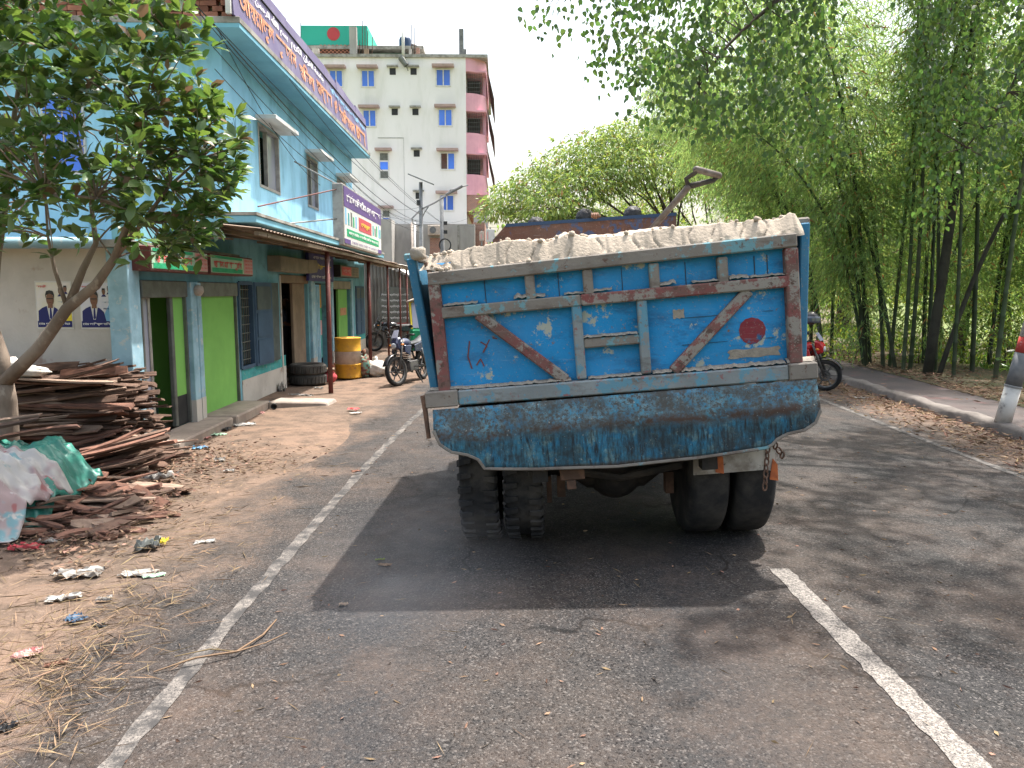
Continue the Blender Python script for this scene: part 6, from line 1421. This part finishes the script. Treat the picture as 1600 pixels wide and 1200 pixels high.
g.build('trunk', 'bark', jt, smooth=True); tw_.build('twigs', 'bark', jt)['kind'] = 'stuff'
lv = [(0, 0, 0)]
# one leaf: 3 stations across, folded along the midrib and curving down
LVv = [(0, 0, 0), (.28, .20, .05), (.30, 0, 0), (.28, -.20, .05), (.66, .235, .03), (.68, 0, -.03), (.66, -.235, .03), (1, 0, -.12)]
LVf = [(0, 2, 1), (0, 3, 2), (1, 2, 5), (1, 5, 4), (2, 3, 6), (2, 6, 5), (4, 5, 7), (5, 6, 7)]
leaf_me = npmesh('leaf', LVv, LVf, 'jack', smooth=True)
def frame(d, upv):
    x = d.normalized(); y = upv.cross(x)
    y = y.normalized() if y.length > 1e-3 else x.orthogonal().normalized()
    return Matrix((x, y, x.cross(y))).transposed()
def plant_leaves(par, LV, me, Vt, Ft, m, keep=300, bulk='foliage', vis=None):
    o0 = par.location
    def key(a):
        p = a[0]; sp = CR.transposed() @ (p - CAM); inside_ = abs(sp.x / sp.z) < .69 and abs(sp.y / sp.z) < .52
        return (p - CAM).length / a[2] + (0 if inside_ else 1e4)
    LV = sorted(LV, key=key)
    for p, d, L, up in LV[:keep]:
        o = link('leaf', me, par); o.matrix_local = Matrix.Translation(p - o0) @ (frame(d, up) * L).to_4x4()
    Vt = np.array(Vt); Ft = np.array(Ft); VV = []; FF = []
    for i, (p, d, L, up) in enumerate(LV[keep:]):
        Rm = np.array(frame(d, up)) * L; VV.append(Vt @ Rm.T + np.array(p - o0)); FF.append(Ft + i * len(Vt))
    o = link(bulk, npmesh(bulk, np.concatenate(VV), np.concatenate(FF), m, smooth=True), par); o['kind'] = 'stuff'
plant_leaves(jt, LV, leaf_me, LVv, LVf, 'jack')

# --- peepal tree leaning over the road from the right, trunk outside the frame
pt_ = thing('peepal_tree', 'heart-leaved tree whose drooping branches hang into the sky at upper right', 'tree', (8.7, 9.6, 0.1))
po = pt_.location; g = MB()
T0 = Vector((8.9, 9.4, 6.2))
branch_tube(g, [Vector((0, 0, -.2)), Vector((-.05, 0, 2)), T0 - po], .30, .2, 12)
mains = [[T0, aY(1290, -60, 10.2), aY(1180, 30, 9.9), aY(1092, 135, 9.7)], [T0, aY(1250, -180, 9.8), aY(1060, -120, 9.5), aY(960, -60, 9.3), aY(890, -45, 9.2)], [T0, Vector((7.2, 8.6, 6.4)), Vector((5.6, 7.6, 7.6)), Vector((4.2, 6.6, 8.0))], [T0, Vector((7.6, 10.6, 6.2)), Vector((6.2, 11.2, 7.6)), Vector((4.6, 10.8, 8.2))], [T0, aY(1680, -60, 10.8), aY(1600, 90, 10.5), aY(1510, 230, 10.4)], [T0, aY(1620, -90, 11), aY(1530, -40, 11), aY(1460, 60, 11)], [T0, Vector((7.5, 8.2, 6.8)), Vector((6.0, 8.5, 8.8)), Vector((5, 8.8, 9.4))]]
skp = []
for q in mains:
    qs = []
    for a, b in zip(q, q[1:]): qs += bend(a, b, .06, 5)[:-1]
    qs.append(q[-1]); branch_tube(g, [p - po for p in qs], .05, .009, 7); skp += qs
spr = []
def pin(px, py):
    if px < 940: return False
    if py < 20: return px > 955
    lo = 60 + (px - 940) * 1.5 if px < 1010 else 175 + (px - 1010) * .25
    if px < 1000 and py < 35 and px > 965 and rnd.random() < .6: return False
    return py < lo
while len(spr) < 210:
    px, py = rnd.uniform(940, 1300), rnd.uniform(-80, 250)
    if pin(px, py): spr.append((aY(px, py, 9.6 + rnd.uniform(-.7, 1.2)), 17, 1))
for px, py in ((842, 5), (850, 20), (868, 8), (880, 30), (876, 40), (895, 4), (930, -5), (905, -15), (860, -20), (945, 15), (955, 40), (948, 30), (943, 100), (968, 122), (975, 118)): spr.append((aY(px, py, 9.2 + rnd.uniform(-.2, .2)), 10, 1))
while len(spr) < 420:
    px, py = rnd.uniform(1440, 1680), rnd.uniform(-60, 345)
    if (px - 1520) ** 2 / 2600 + (py - 55) ** 2 / 1800 < 1 and rnd.random() < .85: continue
    if py > 180 + (1680 - px) * .35 + rnd.uniform(-60, 120): continue
    spr.append((aY(px, py, 10.6 + rnd.uniform(-.9, 1.2)), 17, 1))
for k in range(760):   # upper canopy over the right lane
    spr.append((Vector((rnd.uniform(2.9, 8.5), rnd.uniform(5.8, 12.8), rnd.uniform(6.6, 9.4))), 12, 2))
spr = [s for s in spr if not (s[2] == 2 and math.sin(s[0].x * 2.6 + s[0].y * 1.1) + math.sin(s[0].y * 2.9 - s[0].x) < -.6)]
PV = []
g2 = MB()
for c, n, kind in spr:
    near = min(skp, key=lambda s: (s - c).length)
    if (near - c).length < .55: branch_tube(g2, [p - po for p in bend(near, c, .10, 4)], .010, .003, 4)
    for k in range(n):
        off = Vector((rnd.gauss(0, .15), rnd.gauss(0, .15), rnd.gauss(-.05, .14))); d = Vector((rnd.gauss(0, .5), rnd.gauss(0, .5), -1 + rnd.gauss(0, .25)))
        PV.append((c + off, d, rnd.uniform(.055, .10) * (2.1 if kind == 2 else 1), Vector((rnd.gauss(0, 1), -1 + rnd.gauss(0, .6), rnd.gauss(0, .3)))))
g.build('trunk', 'bark2', pt_, smooth=True); g2.build('twigs', 'bark2', pt_)['kind'] = 'stuff'
PVv = [(0, 0, 0), (.12, .34, .05), (.20, 0, 0), (.12, -.34, .05), (.48, .33, .03), (.5, 0, -.02), (.48, -.33, .03), (1, 0, -.06)]
pl_me = npmesh('leaf', PVv, LVf, 'peepal', smooth=True)
plant_leaves(pt_, PV, pl_me, PVv, LVf, 'peepal')

# --- bamboo: five kinds of culm with their foliage, copied along the verge
def bamboo_meshes(seed, H, lean, low, dens):
    q = random.Random(seed); qn = np.random.default_rng(seed)
    def axis(t): return Vector((-lean * t ** 2.4, .25 * math.sin(t * 2 + seed), H * (t - .16 * t ** 3.2 * (lean / 3))))
    g = MB(); n = 30; pts = []; rr_ = []
    for i in range(n):
        t = i / (n - 1); pts.append(axis(t)); rr_.append(.047 * (1 - .80 * t))
    P2, R2_ = [], []
    for i in range(n - 1):
        for f, k in ((0, 1.22), (.06, .98), (.94, .98)): P2.append(pts[i].lerp(pts[i + 1], f)); R2_.append(rr_[i] * k)
    g.tube(P2, R2_, 7)
    P, D = [], []
    for i in range(int(n * low), n):
        t = i / (n - 1); c = axis(t)
        for b in range(q.randint(3, 4)):
            a = q.uniform(0, 6.28); L = q.uniform(.5, 1.5) * (1.15 - .4 * t); d = Vector((math.cos(a), math.sin(a), q.uniform(.0, .7)))
            bp = [c + d * L * k / 5 - Vector((0, 0, .55 * L * (k / 5) ** 2)) for k in range(6)]
            g.tube(bp, [.008, .006, .005, .004, .003, .002], 3, cap=False)
            for k in range(int(dens * L)):
                f = q.uniform(.12, 1.05); i0 = min(4, int(f * 5)); p = bp[i0].lerp(bp[i0 + 1], f * 5 - i0) + Vector((q.gauss(0, .13), q.gauss(0, .13), q.gauss(-.05, .13)))
                P.append(p); dd = d * .45 + Vector((q.gauss(0, .5), q.gauss(0, .5), -.85 + q.gauss(0, .35))); D.append(dd)
    P = np.array([tuple(p) for p in P]); D = np.array([tuple(p) for p in D]); k = len(P)
    V, F = leafcloud(P, D, qn.uniform(.13, .26, k), qn.uniform(.020, .034, k), .3, .35)
    return g.mesh('culm', 'culm', True), npmesh('foliage', V, F, 'bamleaf')
kinds = [bamboo_meshes(1, 11.5, 2.4, .26, 58), bamboo_meshes(2, 10.5, 3.4, .22, 58), bamboo_meshes(3, 12.0, 1.2, .33, 52), bamboo_meshes(4, 9.5, 4.0, .20, 55), bamboo_meshes(5, 12.5, .5, .40, 48), bamboo_meshes(6, 8.5, 2.2, .12, 52)]
BAM = []   # x offset from the footpath edge, Y, kind, yaw deg, tilt deg
for (x, y, k, yaw, tilt) in ((8.55, 17.6, 1, 10, 8), (8.65, 17.2, 0, -20, 4), (8.75, 17.8, 1, 35, 10), (8.85, 17.0, 4, 0, -1), (8.5, 18.0, 3, -5, 9), (8.95, 17.5, 2, 60, 2), (8.7, 16.9, 0, -45, 12), (9.05, 16.8, 2, 20, 1), (8.8, 18.3, 5, 15, 4),
    (9.35, 16.4, 2, -30, 1), (9.45, 16.1, 4, 0, 0), (9.2, 16.9, 4, 50, -2), (10.2, 16.8, 4, 10, 1), (10.6, 15.6, 2, 180, 6), (10.1, 15.2, 4, 190, 2),
    (8.25, 20.4, 1, 0, 8), (8.4, 20.8, 0, 25, 6), (8.5, 20.2, 3, -20, 6), (8.6, 21.2, 2, 10, 3), (8.2, 21.5, 5, 5, 5), (8.7, 20.7, 4, 40, 0), (8.35, 19.9, 1, -40, 11),
    (9.0, 24.0, 1, 0, 6), (9.1, 24.6, 3, 20, 6), (9.3, 23.7, 0, -15, 5), (9.5, 24.8, 2, 0, 2), (8.9, 25.2, 5, 10, 6), (9.2, 25.6, 1, 30, 9),
    (10.2, 29.0, 1, 0, 7), (10.4, 29.8, 3, 15, 6), (10.6, 28.6, 0, -20, 4), (10.9, 30.2, 2, 0, 2), (10.1, 30.6, 5, -5, 6),
    (12.4, 35, 1, 0, 6), (12.6, 36, 3, 10, 6), (12.9, 34.6, 0, -15, 3), (11.8, 19.5, 2, 120, 3), (12.6, 21.5, 4, 90, 2), (12.2, 24, 0, 30, 3), (13.5, 27, 2, 10, 2),
    (10.4, 18.4, 3, 150, 2), (11.3, 18.0, 1, 200, 4), (12.2, 18.8, 5, 90, 3), (13.0, 17.6, 1, 160, 5), (14.0, 19.0, 3, 20, 3), (10.9, 20.2, 1, 60, 4), (11.9, 20.6, 5, 300, 3), (13.2, 21.0, 1, 10, 6), (14.6, 21.6, 3, 250, 3), (15.6, 20.0, 1, 100, 2), (10.3, 22.0, 5, 0, 4), (9.9, 18.0, 5, 80, 2), (13.8, 16.6, 5, 30, 4), (12.4, 16.9, 3, 270, 3), (16.5, 23.5, 1, 0, 3), (17.8, 25, 3, 45, 3)):
    BAM.append((x, y, k, yaw, tilt))
def clump_of(x, y):
    if y > 33: return 'bamboo in the farthest clump, beyond the truck bed'
    if y > 28: return 'bamboo in the far clump arching over the road behind the shovel'
    if y > 23 and x < 10: return 'bamboo in the middle clump, right above the truck load'
    if y > 19 and x < 9: return 'bamboo culm in the clump just behind the red motorcycle'
    if x < 9.1: return 'bamboo culm in the dense fan-shaped clump by the footpath'
    if y > 17.2: return 'bamboo in the leafy back row behind the thick dark trunk'
    return 'straight bamboo culm standing beside the thick dark trunk'
for i, (x, y, k, yaw, tilt) in enumerate(BAM):
    gr_ = clump_of(x, y); lb_ = ('tall leaning ', 'arching ', 'tall slightly leaning ', 'widely arching, low-leaved ', 'straight bare-stemmed ', 'short leafy ')[k] + gr_.replace('straight ', '')
    t = thing('bamboo', lb_, 'bamboo', (x, y, .05), rad(yaw), gr_.replace('bamboo culm', 'bamboos').replace('bamboo in', 'bamboos in'))
    t.rotation_euler = (0, -rad(tilt), rad(yaw)); s_ = rnd.uniform(.9, 1.12); t.scale = (s_, s_, s_)
    link('culm', kinds[k][0], t); link('foliage', kinds[k][1], t)
for lab, a, b, r in (('thick dark trunk rising straight among the bamboo', (9.05, 16.2, -.2), (9.75, 16.4, 9.5), .105), ('slanting bare stem leaning right from the thick dark trunk', (9.15, 16.0, -.1), (11.6, 16.4, 5.4), .055)):
    t = thing('bare_tree', lab, 'tree', a); g = MB(); branch_tube(g, [p - Vector(a) for p in bend(a, b, .025, 8)], r, r * .6, 10); g.build('trunk', 'bark3', t, smooth=True)

# --- mango-like tree in the distance
mc = []
for px, py, r, Y in ((800, 312, 1.7, 43), (840, 290, 2.0, 43), (880, 262, 2.1, 44), (925, 240, 2.2, 44), (965, 225, 2.2, 45), (1000, 215, 2.3, 45), (1040, 230, 2.3, 45), (860, 320, 1.6, 41), (910, 290, 1.9, 42), (950, 275, 2.0, 43), (990, 260, 2.1, 43), (775, 330, 1.2, 43), (1050, 280, 2.2, 44), (830, 345, 1.3, 42), (930, 345, 1.2, 46), (980, 345, 1.4, 47), (1020, 340, 1.5, 47), (880, 345, 1.3, 43), (900, 335, 1.4, 42), (1090, 250, 2.2, 45)):
    p = aY(px, py, Y); mc.append((tuple(p), (r * .92, r * .92, r * .5)))
tree('spreading yellow-green tree behind the truck and the headboard', (11.5, 45, -.2), (10.2, 45, 4.2), mc, 430, .32, .10, .85, 'mango', .35)
# --- trees and bushes beyond the bamboo
def blob(base, h, w_, n, seed):
    q = random.Random(seed); return [((base[0] + q.uniform(-w_, w_) * .7, base[1] + q.uniform(-w_, w_) * .5, base[2] + h * q.uniform(.25, 1)), (q.uniform(.28, .5) * w_ * .9, q.uniform(.28, .5) * w_ * .9, q.uniform(.2, .36) * w_)) for _ in range(n)]
BK = [((15.5, 26, -.5), 8, 3.4, 'bush'), ((20, 31, -.8), 9, 4, 'bush'), ((15.0, 34, -.5), 10, 4, 'mango'), ((26, 30, -1), 9, 4.2, 'bush'), ((19, 42, -1), 11, 5, 'bush'), ((24, 22, -1), 7.5, 3.5, 'mango'), ((18.2, 20.5, -1), 6.5, 2.6, 'bush'), ((31, 40, -1.5), 11, 5, 'mango'), ((14, 50, -1), 12, 5, 'bush'), ((11, 62, 0), 11, 5, 'mango'), ((40, 52, -1.5), 12, 6, 'bush'), ((4.5, 75, 0), 9, 4, 'bush')]
desc = ['bushy', 'tall', 'pale green', 'broad', 'dense', 'low yellowish', 'small nearby', 'large', 'dark far', 'farther pale', 'farthest broad', 'roadside']
where = ['just behind the near bamboo', 'behind the bamboo to the right', 'behind the middle bamboo clump', 'far to the right beyond the pole', 'deep behind the bamboo', 'beyond the leaning pole', 'between the thick trunk and the pole', 'far right in the background', 'behind the truck bed', 'beyond the mango tree', 'on the right horizon', 'at the far bend of the road']
for i, (b, h, w_, m) in enumerate(BK):
    c = blob(b, h, w_, 13, 40 + i)
    tree(f'{desc[i]} background tree {where[i]}', b, (b[0] + .2, b[1], b[2] + h * .35), c, 260 if b[1] < 30 else 170, .26, .11, .35, m, .18 + .01 * h, group='trees beyond the bamboo')
def shrub(label, p, r, n, m, L, Wd):
    t = thing('shrub', label, 'shrub', p, 0, 'shrubs along the right verge'); g = MB()
    for k in range(9): d = Vector((rnd.gauss(0, .6), rnd.gauss(0, .6), 1)).normalized(); branch_tube(g, bend((0, 0, -.15), d * r * rnd.uniform(.7, 1.2), .12, 4), .014, .004, 4)
    g.build('stems', 'bark2', t); clumps_crown('foliage', m, [((p[0], p[1], p[2] + r * .6), (r, r, r * .75))], n, L, Wd, .1, t, .6, False)
for i, (x, y, r, n, m, lab) in enumerate(((9.9, 13.6, .7, 420, 'jack', 'dark glossy shrub left of the leaning pole'), (10.9, 14.2, .9, 600, 'bush', 'bright shrub behind the slanting stem'), (9.3, 12.3, .5, 260, 'jack', 'small dark shrub nearest the pole'), (11.9, 13.2, .9, 600, 'jack', 'dark shrub right behind the leaning pole'), (8.9, 19.4, .7, 420, 'bush', 'sunlit shrub behind the bamboo stems'), (10.2, 18.6, .9, 600, 'bush', 'yellow-green shrub between bamboo and trunk'), (11.5, 17.4, 1.1, 800, 'bush', 'leafy shrub under the slanting stem'), (12.8, 15.8, 1.1, 800, 'mango', 'pale shrub at the right edge beyond the pole'), (13.2, 19.0, 1.3, 900, 'bush', 'larger shrub farther behind the pole'), (8.2, 23.0, .8, 450, 'bush', 'shrub by the red motorcycle'), (9.2, 28, 1.0, 500, 'bush', 'shrub at the far end of the footpath'), (15.2, 22.5, 1.5, 900, 'mango', 'pale tall shrub in the sunlit clearing'), (10.5, 23, 1.1, 700, 'bush', 'shrub in the gap behind the bamboo'), (7.6, 31, .9, 450, 'bush', 'shrub beside the far road edge'))):
    shrub(lab, (x, y, .05), r, n, m, .13 if m != 'jack' else .15, .05 if m != 'jack' else .07)
# far hedge of woodland that reads as one mass
hc = [((x + rnd.uniform(-2, 2), 95 + rnd.uniform(-8, 8) - .2 * x, rnd.uniform(2, 7)), (5, 4, 4.5)) for x in range(-6, 110, 4)]
hw = thing('far_wood', None, None, (30, 90, 0)); 
o = clumps_crown('far_wood', 'bush', hc, 38, .75, .4, .2, hw); o.parent = None; o.location = hw.location; o['kind'] = 'stuff'; bpy.data.objects.remove(hw); o.name = 'far_wood'

# ------------------------------------------------------------ ground cover: dry bamboo leaves, straw, chips, roadside grass
def gz(x, y): 
    l = x - curve(y); return road_z(l) + .008 if l < 6.42 else .15
def scatter(name, m, pts, L, Wd, flat=.25):
    P = np.array([(x, y, z) for x, y, z in pts]); n = len(P)
    a = nr.uniform(0, 6.28, n); D = np.stack([np.cos(a), np.sin(a), nr.normal(0, flat, n)], 1)
    P[:, 2] += np.maximum(0, -D[:, 2]) * L * .8
    V, F = leafcloud(P, D, L * nr.uniform(.5, 1.4, n), Wd * nr.uniform(.6, 1.4, n), .12)
    V[:, 2] = np.maximum(V[:, 2], np.repeat(P[:, 2], 4) - .004)
    o = link(name, npmesh(name, V, F, m)); o['kind'] = 'stuff'; return o
pts = []
for k in range(21000):
    y = 4 + 28 * rnd.random() ** 1.3; l = rnd.choice([rnd.gauss(6.15, .28), rnd.gauss(6.2, .22), rnd.uniform(5.3, 6.4), rnd.gauss(7.9, .25), rnd.gauss(8.0, .3), rnd.uniform(7.6, 9.8), rnd.uniform(7.6, 9.8), rnd.uniform(6.6, 9.5)])
    if 6.43 < l < 7.6 and rnd.random() < .93: continue
    if l < 5.3 and rnd.random() < .75: continue
    if l > 6.42 and l < 6.62: continue
    x = l + curve(y); pts.append((x, y, gz(x, y) + rnd.random() * (.05 if l > 5.9 else .01)))
scatter('bamboo_leaf_litter', 'litleaf', pts, .11, .02)
pts = []
for k in range(2300):
    px, py = rnd.choice([(rnd.gauss(300, 70), rnd.gauss(750, 32)), (rnd.gauss(400, 60), rnd.gauss(720, 14)), (rnd.gauss(150, 110), rnd.gauss(930, 60)), (rnd.gauss(120, 90), rnd.gauss(1000, 60)), (rnd.gauss(260, 60), rnd.gauss(830, 40)), (rnd.gauss(60, 60), rnd.gauss(1080, 60)), (rnd.gauss(180, 120), rnd.gauss(880, 90))])
    if py < 690: continue
    p = aZ(px, py, .02)
    if p.x > -1.75 and rnd.random() < .93: continue
    pts.append((p.x, p.y, .012 + rnd.random() * .02))
scatter('dry_straw', 'straw', pts, .16, .006, .10)
pts = []
for k in range(3200):
    px, py = rnd.choice([(rnd.gauss(120, 60), rnd.gauss(800, 28)), (rnd.gauss(90, 50), rnd.gauss(840, 20)), (rnd.gauss(270, 50), rnd.gauss(725, 18)), (rnd.gauss(330, 70), rnd.gauss(712, 14)), (rnd.gauss(200, 50), rnd.gauss(770, 20))])
    if py < 640: continue
    p = aZ(px, py, .02)
    if p.x > -1.6 or p.x < -9: continue
    pts.append((p.x, p.y, .012 + rnd.random() * .03))
scatter('wood_chips', 'chips', pts, .06, .02, .25)
pts = []
for k in range(620):
    x = rnd.uniform(-1.6, 5.4); y = 2.4 + 8 * rnd.random() ** 1.5; pts.append((x, y, gz(x, y) + .004))
scatter('road_debris', 'litleaf', pts, .042, .012, .05)
pts = []
for k in range(160):
    x = rnd.uniform(-1.7, 4.4); y = rnd.uniform(2.4, 8); pts.append((x, y, gz(x, y) + .004))
scatter('road_straw', 'straw', pts, .11, .004, .03)
pts = []
for k in range(5000):
    y = rnd.uniform(8, 40); l = 10.2 + rnd.random() ** 1.5 * 14; x = l + curve(y); pts.append((x, y, .12 - max(0, l - 9.8) * .06))
P = np.array(pts); n = len(P); V, F = leafcloud(P, np.stack([nr.normal(0, .4, n), nr.normal(0, .4, n), np.ones(n)], 1), .35 * nr.uniform(.5, 1.5, n), .03, .2)
o = link('verge_grass', npmesh('verge_grass', V, F, 'bush')); o['kind'] = 'stuff'
# exhaust smoke drifting low beside the left rear wheels
n = NT('exhaust_smoke'); n.t.nodes.remove(n.b); pv = n.n('ShaderNodeVolumePrincipled'); pv.inputs['Color'].default_value = (.75, .8, .9, 1)
tc = n.co('Object'); ln = n.n('ShaderNodeVectorMath', operation='LENGTH'); n.t.links.new(n.co('Object', (1, 1, 1)), ln.inputs[0])
dn = n.math('MULTIPLY', n.ramp(ln.outputs['Value'], 1.0, .2), n.ramp(n.noise(1.6, 4, .6, n.co('Object')), .30, .85)); n.put(pv.inputs['Density'], n.math('MULTIPLY', dn, .13)); n.t.links.new(pv.outputs[0], n.out.inputs['Volume']); M['smoke'] = n.m
g = MB(); g.ell((0, 0, 0), (1, 1, 1), 20, 14); o = g.build('exhaust_smoke', 'smoke'); o['kind'] = 'stuff'; o.location = (-.55, 3.9, .42); o.scale = (.8, 1.25, .42)
S.cycles.volume_step_rate = 4; S.cycles.volume_max_steps = 48
